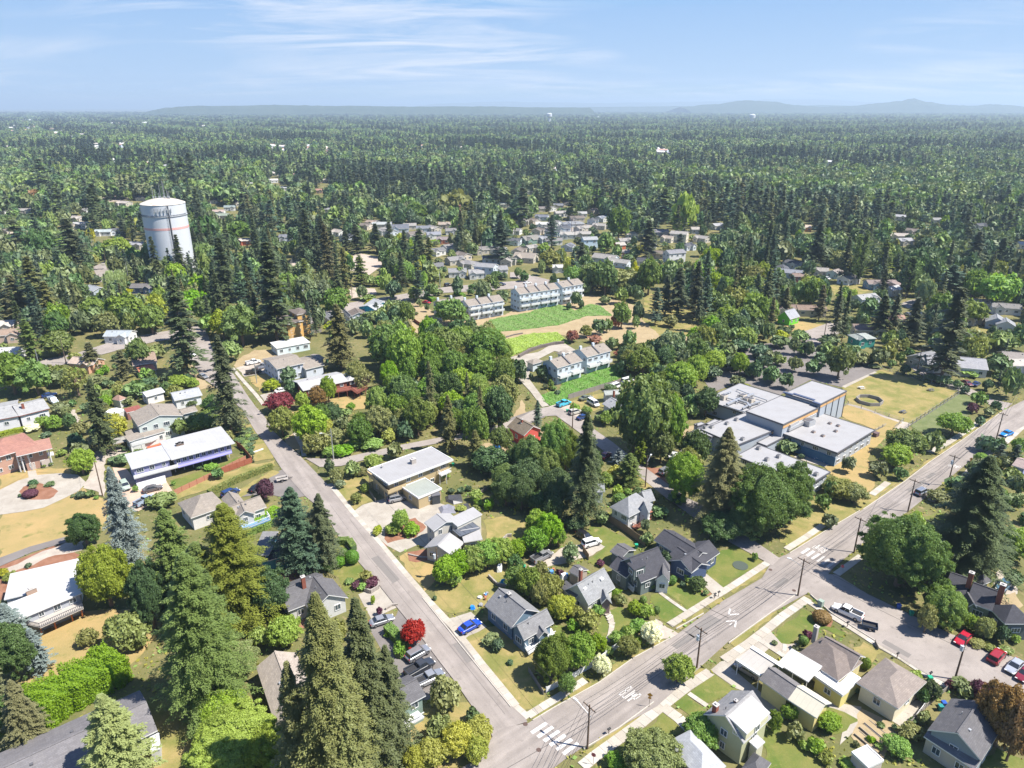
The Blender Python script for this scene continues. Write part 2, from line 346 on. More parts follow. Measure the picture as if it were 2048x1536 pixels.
S('lawn','B',[(1250,770),(1390,690),(1536,820),(1740,1050),(1700,1200),(1536,1170),(1340,920)],g_mixed)
S('lawn','C',[(0,660),(150,850),(100,960),(200,1110),(75,1200),(-100,1000),(-280,770),(-150,690)],g_mixed)
S('lawn','C',[(240,680),(330,700),(360,800),(300,830)],g_lawn,clear=False)
S('lawn','C',[(560,600),(640,560),(720,640),(640,800),(560,790),(500,700)],g_lawn)
S('lawn','C',[(390,160),(470,90),(560,90),(760,210),(640,240),(530,330),(460,290),(540,210)],g_lawn)
S('gravel_drive','C',[(60,340),(330,200),(390,190),(560,205),(450,270),(360,300),(60,360)],g_grav)
S('parking_pad','q',[(-150,640),(0,700),(120,790),(0,860),(-180,760)],CONC)
S('lawn','C',[(820,500),(880,490),(1045,600),(930,670),(840,560)],g_lawn)
S('lawn','C',[(920,470),(1000,410),(1210,500),(1050,592)],g_lawn)
S('lawn','C',[(1160,390),(1200,250),(1340,200),(1500,300),(1270,455)],g_lawn)
S('garden_bed','C',[(1140,470),(1200,480),(1195,500),(1150,500)],g_bark)
S('concrete_driveway','C',[(1080,370),(1140,350),(1275,460),(1210,500)],CONC)
S('gravel_verge','C',[(845,640),(930,690),(990,740),(900,770),(860,700)],g_grav)
for pl in([(970,700),(1150,580),(1150,615),(1000,705)],[(1170,550),(1260,510),(1265,535),(1190,575)],[(1310,470),(1520,335),(1530,360),(1330,488)],[(130,1230),(190,1190),(400,1060),(520,1010),(260,1200),(150,1250)],[(600,920),(720,860),(910,760),(920,780),(740,880),(600,960)],[(1310,790),(1536,610),(1700,520),(1715,490),(1745,490),(1536,645),(1340,815)],[(430,1430),(640,1300),(850,1150),(880,1165),(660,1320),(480,1465)],[(1090,950),(1130,930),(1165,948),(1100,1000)]):
 S('grass_verge','C',pl,g_mixed)
S('lawn','C',[(480,1536),(560,1460),(700,1370),(780,1430),(640,1536)],g_lawn)
S('lawn','C',[(715,1355),(920,1195),(1040,1290),(900,1380),(780,1400)],g_lawn)
S('lawn','C',[(970,1150),(1055,1095),(1150,1180),(1090,1255)],g_lawn)
S('lawn','C',[(1065,1085),(1205,968),(1345,1070),(1170,1155)],g_lawn)
S('lawn','u',[(1400,1100),(1650,1040),(2048,1300),(2048,1536),(1500,1400)],g_lawn)
S('concrete_driveway','C',[(1190,950),(1250,900),(1310,930),(1536,1120),(1640,1240),(1560,1260),(1400,1080),(1345,1060),(1210,965)],CONC)
S('lawn','r',[(530,600),(930,250),(1040,280),(1080,420),(1300,480),(1480,560),(1440,610),(1200,500),(960,540),(850,660),(760,690),(620,680)],g_lawn)
S('lawn','r',[(1570,740),(1700,660),(1960,800),(1780,1000)],g_mixed)
S('garden_bed','r',[(1040,280),(1100,280),(1320,400),(1290,480),(1080,430)],g_bark)
S('gravel_bed','r',[(400,620),(540,570),(640,690),(850,680),(780,800),(680,850),(560,760)],g_grav)
S('concrete_patio','C',[(1240,905),(1320,870),(1400,810),(1536,700),(1600,770),(1450,900),(1400,880),(1310,930)],CONC)
S('concrete_path','D',[(270,1040),(440,1150),(560,1170),(545,1290),(430,1400),(460,1250),(300,1130)],CONC)
S('lawn','D',[(320,1160),(460,1200),(540,1260),(440,1340),(330,1330)],g_lawn)
S('garden_plot','D',[(560,1180),(800,1300),(740,1400),(680,1480),(520,1400),(500,1300)],g_dirt)
S('concrete_patio','D',[(720,1240),(840,1130),(980,1130),(830,1310)],CONC)
S('lawn','D',[(0,1350),(140,1340),(320,1500),(300,1600),(0,1600)],g_lawn)
S('lawn','D',[(1290,1500),(1390,1430),(1536,1480),(1536,1600),(1290,1600)],g_lawn)
S('lawn','D',[(880,40),(1060,0),(1110,60),(1000,110)],g_lawn)
S('lawn','D',[(1290,390),(1370,385),(1340,440)],g_lawn)
S('gravel_drive','D',[(1375,345),(1460,370),(1500,470),(1440,520),(1380,470),(1350,430)],g_grav)
S('gravel_yard','D',[(1400,500),(1480,480),(1520,560),(1420,660),(1350,640)],g_dirt)
S('lawn','X',[(1580,1000),(1620,985),(1700,1000),(1715,1030),(1600,1095),(1560,1085),(1560,1050)],g_mixed)
S('dry_lawn','H',[(500,740),(640,670),(1080,810),(1020,880),(880,1000),(800,1080),(860,1290),(800,1400),(560,1270),(440,1180),(560,1080),(760,980),(860,880)],g_dry)
S('playing_field','H',[(590,540),(860,410),(910,395),(1520,575),(1130,830),(1080,810),(640,670)],g_mixed,label='dry green and tan playing field beside the flat roofed school')
S('grass_bank','H',[(1140,850),(1540,580),(1660,640),(1620,760),(1330,910),(1200,890)],ground('bank_green',(0.105,0.13,0.05),(0.15,0.165,0.075),None,0.3))
S('grass_verge','H',[(640,1500),(800,1380),(1100,1250),(1560,930),(1870,700),(1880,740),(1560,955),(1280,1150),(1100,1290),(760,1536)],g_mixed)
S('asphalt_parking','X',[(1395,745),(1440,700),(1510,690),(1590,680),(1660,690),(1765,738),(1700,760),(1690,775),(1620,760),(1560,790),(1480,765),(1425,785)],g_drive)
S('asphalt_parking','H',[(0,200),(220,120),(480,200),(900,380),(860,410),(590,540),(340,480),(100,600),(0,560)],g_drive,clear=False)
S('courtyard','H',[(330,1020),(400,1040),(540,1130),(460,1180),(200,1100)],g_grav)
S('concrete_path','f',[(920,210),(1340,20),(1370,30),(960,230)],CONC)
S('gravel_path','f',[(1000,430),(1180,480),(1660,650),(1640,670),(1180,500),(990,450)],g_grav,clear=False)
S('gravel_path','f',[(1600,740),(1690,660),(1810,690),(1720,780)],g_grav)
S('circular_driveway','a',[(-30,1350),(0,1280),(240,1160),(480,1090),(780,1065),(1000,1090),(1110,1190),(1000,1300),(840,1380),(560,1510),(300,1560),(0,1600),(-30,1600)],CONC,label='round concrete driveway around a planted island')
S('concrete_path','a',[(350,1040),(460,1030),(480,1110),(370,1130)],CONC)
def ell(cx,cy,rx,ry,n=20):return[(cx+rx*cos(2*pi*i/n),cy+ry*sin(2*pi*i/n))for i in range(n)]
S('planted_island','a',ell(480,1305,240,105),g_bark)
S('lawn','a',[(450,1060),(560,1010),(880,1000),(890,1060),(700,1070)],g_dry)
S('lawn','a',[(0,1080),(180,1070),(330,1090),(200,1170),(0,1270)],g_dry)
S('gravel_drive','E',[(690,1070),(960,1010),(1010,1060),(860,1110),(830,1200),(850,1420),(680,1340),(700,1290),(740,1160)],g_grav)
S('gravel_drive','E',[(540,720),(600,720),(650,830),(640,900),(600,900)],g_grav)
S('pink_driveway','E',[(1010,1190),(1120,1330),(1330,1290),(1400,1400),(1240,1460),(1100,1536),(1000,1480),(940,1300),(900,1180)],g_pink)
S('lawn','b',[(700,1290),(1300,1100),(1650,960),(1760,1060),(1370,1200),(760,1400)],g_lawn)
S('lawn','b',[(750,1480),(1200,1260),(1750,1080),(2048,1040),(2040,1100),(1200,1400),(800,1536)],g_mixed)
S('garden_bed','b',[(1550,640),(1750,560),(2040,900),(2020,1010),(1760,1040),(1640,900)],g_mixed)
S('asphalt_driveway','c',[(740,440),(940,330),(1500,60),(1640,140),(1800,400),(1600,440),(1300,370)],g_drive)
S('grass_strip','X',[(425,1000),(470,985),(545,940),(560,945),(490,990),(440,1015)],g_mixed)
S('dry_verge','E',[(1530,340),(1620,480),(1720,540),(1600,560),(1500,440)],g_dirt)
S('dry_yard','g',[(0,780),(260,640),(700,640),(650,760),(300,800),(0,870)],g_dirt)
S('concrete_driveway','g',[(20,870),(340,790),(480,860),(470,930),(120,980)],g_grav)
S('lawn','g',[(170,1000),(480,930),(560,1050),(350,1060),(330,1180)],g_dry)
S('concrete_driveway','g',[(320,1220),(560,1160),(660,1160),(560,1210),(380,1300)],CONC)
S('dry_meadow','g',[(720,1440),(1290,1250),(1560,1230),(1850,1240),(1800,1380),(1400,1420),(1040,1536),(760,1536)],g_dry)
S('dry_meadow','F',[(310,760),(640,680),(700,760),(440,800),(430,960),(330,980),(320,880)],g_dry)
S('dry_verge','F',[(230,960),(300,910),(360,990),(350,1070),(280,1020)],g_dirt)
S('dirt_slope','X',[(820,640),(850,610),(880,640),(1010,630),(1060,600),(1180,590),(1230,600),(1300,620),(1360,660),(1390,690),(1310,700),(1240,690),(1120,670),(1020,680),(900,680),(840,690)],g_dirt)
S('green_park','X',[(1290,590),(1340,580),(1400,640),(1390,670),(1330,680),(1285,640)],g_mixed)
S('dirt_yard','X',[(1020,850),(1045,800),(1055,830),(1040,850),(1130,870),(1140,900),(1040,900),(1010,890)],g_dirt)
S('dirt_yard','X',[(960,890),(1020,880),(1060,930),(1010,945),(965,930)],g_dirt)
S('dirt_yard','G',[(440,660),(620,610),(760,580),(850,620),(700,720),(560,760)],g_mixed)
S('gravel_lot','G',[(300,690),(420,640),(610,800),(560,830)],g_grav)
S('gravel_lot','G',[(1060,1180),(1280,1180),(1340,1260),(1230,1330)],g_bark)
S('dirt_bank','G',[(1290,960),(1360,860),(1460,850),(1420,1000),(1320,1020)],g_dirt)
S('service_yard','G',[(1320,1000),(1440,950),(1500,1060),(1360,1080)],g_drive)
S('lawn','G',[(900,1330),(1000,1230),(1200,1350),(1240,1400),(1000,1380)],g_mixed)
S('asphalt_pad','X',[(1016,838),(1062,822),(1090,816),(1100,830),(1060,848),(1020,862)],g_drive)
S('sports_court','J',[(690,845),(800,822),(1060,870),(1080,920),(990,940),(900,1005),(700,950)],g_court,label='sandy grey sports court behind a row of tall firs')
S('sports_court','J',[(280,900),(440,870),(440,930),(300,1010),(240,1000)],g_court)
S('playground','J',[(740,1100),(950,1110),(970,1150),(760,1190)],g_court)
S('dry_yard','J',[(1140,1210),(1250,1200),(1440,1370),(1450,1430),(1340,1420)],g_dirt)
S('cul_de_sac','K',[(360,590),(430,570),(680,610),(690,640),(520,690),(380,650)],g_road)
S('dry_yard','K',[(450,620),(560,590),(670,625),(560,640)],g_dry)
S('far_parking','I',[(780,360),(1090,350),(1100,390),(850,420)],g_court)
S('side_street','I',[(80,400),(140,390),(250,510),(160,520)],g_road)
S('side_street','I',[(740,940),(860,880),(960,1000),(800,1060)],g_road)
S('green_yard','L',[(500,1080),(700,1070),(860,1110),(660,1190),(540,1190)],g_mixed)
S('front_yard','L',[(60,1340),(240,1370),(450,1400),(420,1440),(220,1480),(100,1400)],g_dry)
S('street','L',[(1060,1230),(1140,1200),(1350,1180),(1420,1200),(1230,1220),(1120,1270)],g_road)
S('street','L',[(190,1480),(480,1395),(640,1370),(660,1400),(480,1470),(260,1540)],g_road)
S('front_yard','L',[(1640,1430),(1760,1390),(1850,1450),(1720,1480)],g_mixed)
S('street','X',[(1590,670),(1660,645),(1690,660),(1640,690)],g_road)
# streets
def R(name,tile,left,right,m=None,z=0.16,label=None):
 o=S(name,tile,left+right[::-1],m or g_road,z,label=label);return o
R('residential_street','X',[(375,712),(405,757),(432,775),(485,820),(512,866),(527,882),(562,937),(612,995),(649,1024),(675,1071),(719,1127),(755,1167),(795,1217),(849,1284),(879,1324),(912,1367),(949,1421),(979,1467)],[(428,707),(462,740),(494,790),(512,815),(527,830),(549,865),(572,887),(597,909),(660,975),(699,1024),(759,1091),(799,1141),(845,1194),(895,1254),(959,1334),(1024,1414),(1050,1437),(1055,1445)],m=roadmat('narrow_street_asphalt',radians(-56)),label='narrow grey street running down from upper left to the junction')
R('avenue','X',[(880,1560),(955,1520),(985,1475),(979,1462),(1058,1447),(1067,1441),(1197,1367),(1267,1317),(1351,1272),(1444,1204),(1524,1157),(1545,1122),(1579,1107),(1719,1024),(1811,962),(1856,927),(1926,880),(1985,838),(2006,822),(2060,795)],[(1000,1700),(1080,1560),(1130,1520),(1164,1497),(1314,1414),(1391,1344),(1457,1284),(1536,1231),(1616,1187),(1640,1170),(1666,1137),(1769,1054),(1816,1024),(1868,982),(1941,922),(2003,880),(2060,845)],m=roadmat('avenue_asphalt',radians(38.5)),z=0.164,label='wide grey avenue running from bottom centre to the right edge')
R('side_street','X',[(1600,1192),(1640,1150),(1672,1150),(1736,1190),(1903,1270),(1945,1282),(2048,1325),(2100,1348)],[(1616,1187),(1623,1191),(1663,1227),(1709,1257),(1769,1297),(1856,1351),(1903,1371),(1970,1400),(2100,1440)],z=0.168,label='side street at lower right with parked red cars')
R('side_street','X',[(1075,818),(1110,812),(1149,832),(1225,885),(1289,935),(1374,997),(1408,1012),(1460,1050),(1560,1118)],[(1078,834),(1112,832),(1140,852),(1210,905),(1264,942),(1336,1000),(1400,1045),(1440,1075),(1545,1132)],z=0.172,label='shaded side street passing under the trees to the avenue')
R('side_street','X',[(610,917),(672,919),(738,905),(805,890),(900,872),(975,858),(1040,836),(1070,820)],[(640,935),(682,933),(740,918),(810,900),(905,882),(985,868),(1045,852),(1085,834)],z=0.176,label='narrow side street behind the flat roofed tan house')
R('concrete_driveway','X',[(1084,815),(1060,783),(1038,760),(1040,738),(1050,722),(1098,692),(1130,688),(1150,700)],[(1098,812),(1074,780),(1058,758),(1060,740),(1066,726),(1105,702),(1120,705),(1150,712)],CONC,0.18)
R('concrete_driveway','X',[(1020,715),(1075,705),(1110,690)],[(1022,728),(1060,728),(1110,702)],CONC,0.181)
R('upper_street','X',[(560,655),(687,608),(797,590),(887,575),(962,568),(1024,563),(1060,562),(1100,560)],[(565,668),(700,622),(805,603),(890,586),(962,582),(1024,578),(1060,577),(1110,572)],z=0.16,label='upper street passing behind the townhouses')
R('upper_street','X',[(1020,545),(1040,545),(1098,560)],[(1020,556),(1030,556),(1080,568)],z=0.164)
R('left_street','X',[(70,722),(150,708),(230,682),(300,668),(380,655),(400,660)],[(75,742),(160,722),(240,700),(310,684),(390,672),(410,675)],z=0.164,label='street crossing behind the trees at the left')
R('corner_street','X',[(370,655),(380,712),(400,740)],[(410,650),(425,700),(440,740)],z=0.168)
R('park_street','X',[(1820,735),(1850,756),(1920,783),(2006,822)],[(1830,728),(1862,748),(1925,770),(1985,800),(2025,808)],z=0.168,label='street behind the playing field meeting the avenue')
R('asphalt_path','X',[(-10,1120),(60,1094),(128,1075),(140,1074)],[(-10,1138),(65,1105),(133,1085),(145,1084)],g_drive,0.12)
MARK=plain('road_paint',(0.50,0.48,0.455),0.7,0.14,3)
MARKW=plain('worn_road_paint',(0.36,0.34,0.32),0.8,0.2,3)
AV=radians(38.2);U2=Vector((cos(AV),sin(AV),0));V2=Vector((-sin(AV),cos(AV),0))
def quadm(b,c,l,w,z,m=0):
 b.face([tuple((c+U2*i*l/2+V2*j*w/2).to_tuple()[:2])+(z,)for i,j in((-1,-1),(1,-1),(1,1),(-1,1))],m)
def crosswalk(pts,n,fades,label,l=3.1):
 r=empty('crosswalk',(Pt(*pts[0])+Pt(*pts[1]))/2+Vector((0,0,0.17)),0,label=label,cat='crosswalk',group='striped crosswalks on the avenue')
 a,c=Pt(*pts[0]),Pt(*pts[1])
 for i in range(n):
  b=MB();quadm(b,a.lerp(c,i/(n-1)),l,0.62,0.174);b.build('stripe',MARKW if i in fades else MARK,r)
crosswalk((('C',163,1300),('C',352,1424)),6,(),'white striped crosswalk across the avenue at the bottom junction')
crosswalk((('D',224,237),('D',378,318)),6,(3,4,5),'half worn crosswalk across the avenue beside the big maple',3.0)
def letters(tile,x,y,flip,label,wid=2.7,ln=2.6):
 c=Pt(tile,x,y);u=U2*(-1 if flip else 1);v=-V2*(-1 if flip else 1)
 G5=dict(B=[(0,0,0,1),(0,1,.8,1),(0,.5,.8,.5),(0,0,.8,0),(.8,.5,.8,.93),(.8,.07,.8,.5)],U=[(0,0.05,0,1),(.85,0.05,.85,1),(0,0,.85,0)],M=[(0,0,0,1),(1,0,1,1),(0,1,.5,.4),(1,1,.5,.4)],P=[(0,0,0,1),(0,1,.85,1),(.85,.45,.85,1),(0,.45,.85,.45)])
 b=MB();cw=wid/4*0.74
 for i,ch in enumerate('BUMP'):
  for x0,y0,x1,y1 in G5[ch]:
   p=c+v*((i-1.5)*wid/4+(x0-.45)*cw)+u*((y0-.5)*ln);q=c+v*((i-1.5)*wid/4+(x1-.45)*cw)+u*((y1-.5)*ln)
   d=(q-p).normalized();s=Vector((-d.y,d.x,0))*(0.055 if abs(d.dot(u))>0.6 else 0.13);e=d*0.04
   b.face([(k.x,k.y,0.175)for k in(p-e-s,q+e-s,q+e+s,p-e+s)])
 tag(b.build('road_lettering',MARK),label,'road marking','white BUMP lettering on the avenue')
letters('C',708,1100,False,'white BUMP lettering on the avenue nearest the lone street tree')
letters('D',312,222,True,'white BUMP lettering just beyond the half worn crosswalk',2.7,2.2)
letters('H',1490,1172,False,'small white BUMP lettering far up the avenue near the grey SUV',2.6,2.2)
def chevron(tile,x,y,s,label):
 c=Pt(tile,x,y);b=MB();u=U2*s;tip=c-u*1.1
 for j in(-1,1):
  p=tip;q=c+u*0.6+V2*j*1.0;d=(q-p).normalized();n=Vector((-d.y,d.x,0))*0.15
  b.face([(k.x,k.y,0.175)for k in(p-n,q-n,q+n,p+n)])
 quadm(b,c+u*0.55,0.7,0.14,0.1755)
 tag(b.build('road_arrow',MARK),label,'road marking','white chevron markings on the speed hump')
chevron('C',1322,607,1,'white road chevron nearer the lawns of the dark roofed houses')
chevron('C',1322,670,-1,'white road chevron nearer the carport side of the avenue')
TAR=plain('tar_seal',(0.10,0.09,0.085),0.8,0.2,2);PATCH=plain('asphalt_patch',(0.17,0.155,0.143),0.9,0.15,2)
def tar(pts,w=0.09):
 b=MB();q=[Pt(*p)for p in pts]
 for p,k in zip(q,q[1:]):
  d=(k-p).normalized();n=Vector((-d.y,d.x,0))*w/2;b.face([(a.x,a.y,0.171)for a in(p-n,k-n,k+n,p+n)])
 tag(b.build('tar_seam',TAR),kind='structure')
tar([('C',-60,1560),('C',480,1250),('C',920,950),('C',1536,530),('D',220,330),('D',560,110),('H',900,1400),('H',1500,1010)],0.10)
tar([('C',1130,560),('C',1300,640),('C',1190,590)]);tar([('C',930,670),('C',1090,745)]);tar([('C',950,810),('C',1060,735),('C',1040,720)])
tar([('H',1100,1370),('H',1250,1280),('H',1150,1240)],.08);tar([('X',700,1040),('X',760,1120),('X',850,1230),('X',930,1330),('X',1010,1430)],.06)
tar([('X',660,1010),('X',740,1120),('X',830,1230)],.05);tar([('D',20,450),('D',90,400),('D',120,408),('D',50,460),('D',20,450)],.08)
for pl in([('C',955,805),('C',1065,735),('C',1100,755),('C',990,828)],[('C',1035,725),('C',1190,620),('C',1260,655),('C',1100,765)],[('D',30,445),('D',95,398),('D',125,412),('D',60,462)],[('H',1255,1265),('H',1310,1225),('H',1345,1232),('H',1290,1275)],[('H',1110,1365),('H',1245,1285),('H',1275,1298),('H',1140,1380)],[('X',742,1118),('X',757,1112),('X',800,1160),('X',786,1168)],[('X',905,1290),('X',922,1284),('X',950,1320),('X',934,1328)],[('D',700,770),('D',860,860),('D',840,880),('D',680,790)]):
 sheet('asphalt_patch',pl,.1705 if pl[0][0]!='D' or pl[0][1]<500 else .1722,PATCH)
for(tl,x,y,l)in(('C',80,1277,'round manhole cover at the mouth of the narrow street'),('C',160,1432,'rusty round manhole cover in the bottom junction'),('D',155,475,'manhole cover beside the pole at the side street'),('D',14,350,'manhole cover in the middle of the upper junction')):
 c=Pt(tl,x,y);b=MB();b.tube((c.x,c.y,.15),(c.x,c.y,.18),.38,.38,16)
 for k in range(4):b.bar((c.x-.3,c.y-.24+.16*k,.184),(c.x+.3,c.y-.24+.16*k,.184),.04,.01)
 tag(b.build('manhole_cover',plain('cast_iron',(0.09,0.06,0.05),.6,.3)),l,'manhole cover','manhole covers in the road')
 # sidewalks built slab by slab, kerbs
slab_mats=[ground('sidewalk_slab_%d'%i,c,sc(c,1.16),sc(c,0.8),0.5,1.4,0.6,0.9,7,0.25)for i,c in enumerate([(0.345,0.315,0.27),(0.315,0.285,0.24),(0.375,0.345,0.30)])]
SLM={}
def sidewalk(name,tile,pts,w,slab=1.5,z=0.13,off=0,maxn=200,m=None,label=None):
 q=[Pt(tile,*p)for p in pts];base=MB();r=empty(name,(q[0].x,q[0].y,0));r['kind']='structure'
 if label:r['label']=label
 n_=0;big=MB()
 for p,k in zip(q,q[1:]):
  d=k-p;L=d.length;d.normalize();n=Vector((-d.y,d.x,0));ang=atan2(d.y,d.x);cnt=max(1,round(L/slab));sl_=L/cnt
  base.face([(a.x,a.y,z-0.03)for a in(p-n*w/2,k-n*w/2,k+n*w/2,p+n*w/2)])
  CLEAR.append([(a.x,a.y)for a in(p-n*w*.6,k-n*w*.6,k+n*w*.6,p+n*w*.6)])
  key=(round(sl_,2),w)
  for i in range(cnt):
   c=p+d*(i+.5)*sl_
   if n_<maxn:
    mi=rnd.randrange(3)
    if key+(mi,)not in SLM:
     b=MB();b.box((0,0,-0.06),(sl_-0.035,w-0.02,0.12));SLM[key+(mi,)]=b.mesh('slab',[slab_mats[mi]])
    o=bpy.data.objects.new('slab',SLM[key+(mi,)]);COL.objects.link(o);o.parent=r
    o.location=(c.x-q[0].x,c.y-q[0].y,z+rnd.uniform(-.008,.008));o.rotation_euler=(rnd.uniform(-.004,.004),rnd.uniform(-.004,.004),ang)
   else:big.box((c.x,c.y,z-0.06),(sl_-0.05,w-0.02,0.12),ang)
   n_+=1
 base.build('joint_bed',plain('joint_dirt',(0.16,0.135,0.10),.95,.2,3),r)
 if big.f:tag(big.build('slab',slab_mats[0],r),kind='stuff')
 return r
sidewalk('sidewalk','B',[(575,0),(760,210),(895,370),(1040,540),(1180,690),(1360,920),(1560,1165)],1.35,1.5,label='sidewalk along the right side of the narrow street')
sidewalk('sidewalk','X',[(660,968),(706,1026)],1.35,1.5)
sidewalk('sidewalk','C',[(-20,1140),(95,1240)],1.5,1.5)
sidewalk('sidewalk','C',[(95,1225),(250,1130),(440,1010)],1.4,1.5)
sidewalk('sidewalk','C',[(945,680),(1200,520),(1330,440),(1536,305)],1.5,1.5,label='sidewalk in front of the dark roofed houses')
sidewalk('sidewalk','C',[(420,1530),(500,1465),(770,1270),(900,1165),(1050,1050),(1190,960)],1.8,1.6,label='sidewalk on the near side of the avenue past the street tree')
sidewalk('sidewalk','C',[(1270,890),(1420,790),(1536,700),(1620,630),(1775,520)],1.7,1.6,label='sidewalk beside the carport lot')
sidewalk('sidewalk','C',[(905,1170),(1000,1240),(1070,1310)],1.9,1.6)
sidewalk('front_walk','C',[(1060,1090),(1110,1125),(1170,1165)],0.9,0.9)
sidewalk('front_walk','C',[(880,480),(960,540),(1045,598)],0.8,0.9)
sidewalk('front_walk','C',[(715,1360),(780,1405)],0.8,0.9)
sidewalk('front_walk','C',[(590,620),(600,680),(590,740),(570,780)],1.0,0.9)
sidewalk('sidewalk','D',[(225,530),(330,600),(500,700),(640,790),(800,880),(960,985),(1090,1060)],1.2,1.5,label='sidewalk along the lower side of the side street')
sidewalk('front_walk','r',[(370,640),(520,740),(690,850)],1.0,1.2)
sidewalk('front_walk','r',[(700,700),(690,830)],0.7,.8)
sidewalk('sidewalk','D',[(1240,790),(1330,840),(1400,885),(1480,935),(1536,975)],0.9,1.5)
sidewalk('sidewalk','D',[(110,225),(230,150),(330,80)],1.5,1.5)
sidewalk('sidewalk','D',[(410,375),(480,325),(560,265)],1.5,1.5)
sidewalk('sidewalk','H',[(830,1400),(960,1300)],1.6,1.6);sidewalk('sidewalk','H',[(1290,1060),(1430,990),(1600,880),(1690,815)],1.6,1.6)
sidewalk('sidewalk','H',[(1300,1450),(1520,1310),(1700,1110),(1900,980),(2040,850)],1.6,1.6,label='sidewalk on the far right side of the avenue')
sidewalk('sidewalk','E',[(1860,385),(1940,480),(2048,600),(2110,680)],1.3,1.5);sidewalk('sidewalk','F',[(310,900),(370,1010),(385,1090)],1.3,1.5)
def kerb(tile,pts,w=0.17,h=0.26):
 q=[Pt(tile,*p)for p in pts];b=MB()
 for p,k in zip(q,q[1:]):b.bar((p.x,p.y,h/2+0.02),(k.x,k.y,h/2+0.02),w,h)
 tag(b.build('kerb',slab_mats[2]),kind='structure')
kerb('B',[(1000,520),(1330,930),(1530,1175)]);kerb('C',[(125,1255),(250,1180),(520,1030),(730,880),(980,745)]);kerb('C',[(985,705),(1150,612)])
kerb('C',[(1300,790),(1536,620),(1715,490)]);kerb('D',[(255,500),(380,610),(520,700),(640,775)]);kerb('C',[(430,1425),(640,1300),(850,1145)]);kerb('D',[(130,250),(340,120),(550,-5)]);kerb('H',[(760,1520),(1100,1290),(1280,1150),(1560,960),(1860,745)])
HILLM=ground('forested_hill',(0.035,0.055,0.03),(0.05,0.07,0.035),None,0.004,0.05,.55,1.0,0.02,0.5)
def hill(name,dist,prof,label,depth=1800):
 b=MB();pts=[]
 for px,py in prof:
  z=HC+dist*tan(math.atan((768-py)/FPX)-PITCH);x=(px-1024)/FPX*(dist*cos(PITCH)-(z-HC)*sin(PITCH));pts.append((x,max(20,z)))
 n=len(pts);fine=[]
 for(x0,h0),(x1,h1)in zip(pts,pts[1:]):
  for i in range(8):
   t=i/8;s=t*t*(3-2*t);fine.append((x0+(x1-x0)*t,h0+(h1-h0)*s+rnd.uniform(-1,1)*dist*0.00035))
 fine.append(pts[-1]);rows=[]
 for dy,k in((-depth,0),(-depth*.5,.62),(0,1),(depth*.6,.55),(depth*1.3,0)):rows.append([(x,dist+dy,-1+h*k)for x,h in fine])
 for a,c in zip(rows,rows[1:]):
  for i in range(len(fine)-1):b.face([a[i],a[i+1],c[i+1],c[i]])
 o=b.build(name,HILLM,smooth=True);tag(o,label,kind='structure')
hill('hills',8200,[(330,215),(385,211.5),(470,211),(560,209.5),(660,211.5),(760,212),(850,213),(960,212.5),(1060,214),(1180,215)],'low forested plateau on the horizon',700)
hill('hills',13500,[(1000,216),(1180,214),(1380,212),(1480,214),(1640,210),(1800,213),(2080,212)],'low wooded rise along the right horizon',800)
hill('hills',10500,[(1360,214),(1430,208),(1490,200.5),(1545,203),(1590,210),(1640,213),(1700,212),(1760,206),(1800,202),(1825,196.5),(1850,203),(1900,210),(1950,211),(1980,208),(2010,210),(2060,214)],'rounded hazy hills at the right of the horizon',900)
hill('hills',24000,[(800,214),(900,206),(1000,203),(1100,205),(1200,206),(1300,205),(1400,203),(1560,198),(1650,199),(1760,205),(1900,207),(2060,211)],'faint distant hills behind the horizon',1200)
# houses
WIN={}
def winmesh(w,h,nm=1):
 k=(round(w,1),round(h,1),nm)
 if k in WIN:return WIN[k]
 w,h=k[0],k[1];f=MB();t=.09
 for c,d in(((0,h/2-t/2),(w,t)),((0,-h/2+t/2),(w,t)),((-w/2+t/2,0),(t,h-2*t)),((w/2-t/2,0),(t,h-2*t))):f.box((c[0],-.035,c[1]),(d[0],.11,d[1]))
 for i in range(1,nm+1):f.box((-w/2+w*i/(nm+1),-.03,0),(.06,.07,h-2*t))
 g=MB();g.box((0,-.01,0),(w-2*t,.03,h-2*t));WIN[k]=(f.mesh('window',[WHITE]),g.mesh('pane',[GLASS]));return WIN[k]
def put_window(root,p,ang,w,h,nm=1):
 f,g=winmesh(w,h,nm);L,r=FR[root.name]
 o=bpy.data.objects.new('window',f);COL.objects.link(o);o.parent=root;o.location=toloc(FR[root.name],p);o.rotation_euler=(0,0,ang-r)
 q=bpy.data.objects.new('pane',g);COL.objects.link(q);q.parent=o
DM={}
def put_door(root,p,ang,w=1.0,h=2.1,m=None,name='door'):
 k=(w,h,id(m))
 if k not in DM:
  b=MB();b.box((0,-.03,h/2),(w,.1,h));DM[k]=b.mesh(name,[m or WHITE])
  c=MB();c.box((w*.36,-.1,h*.47),(.12,.08,.12));DM[k]=(DM[k],c.mesh('handle',[METAL]))
 o=bpy.data.objects.new(name,DM[k][0]);COL.objects.link(o);o.parent=root;o.location=toloc(FR[root.name],p);o.rotation_euler=(0,0,ang-FR[root.name][1])
 if name=='door':
  q=bpy.data.objects.new('handle',DM[k][1]);COL.objects.link(q);q.parent=o
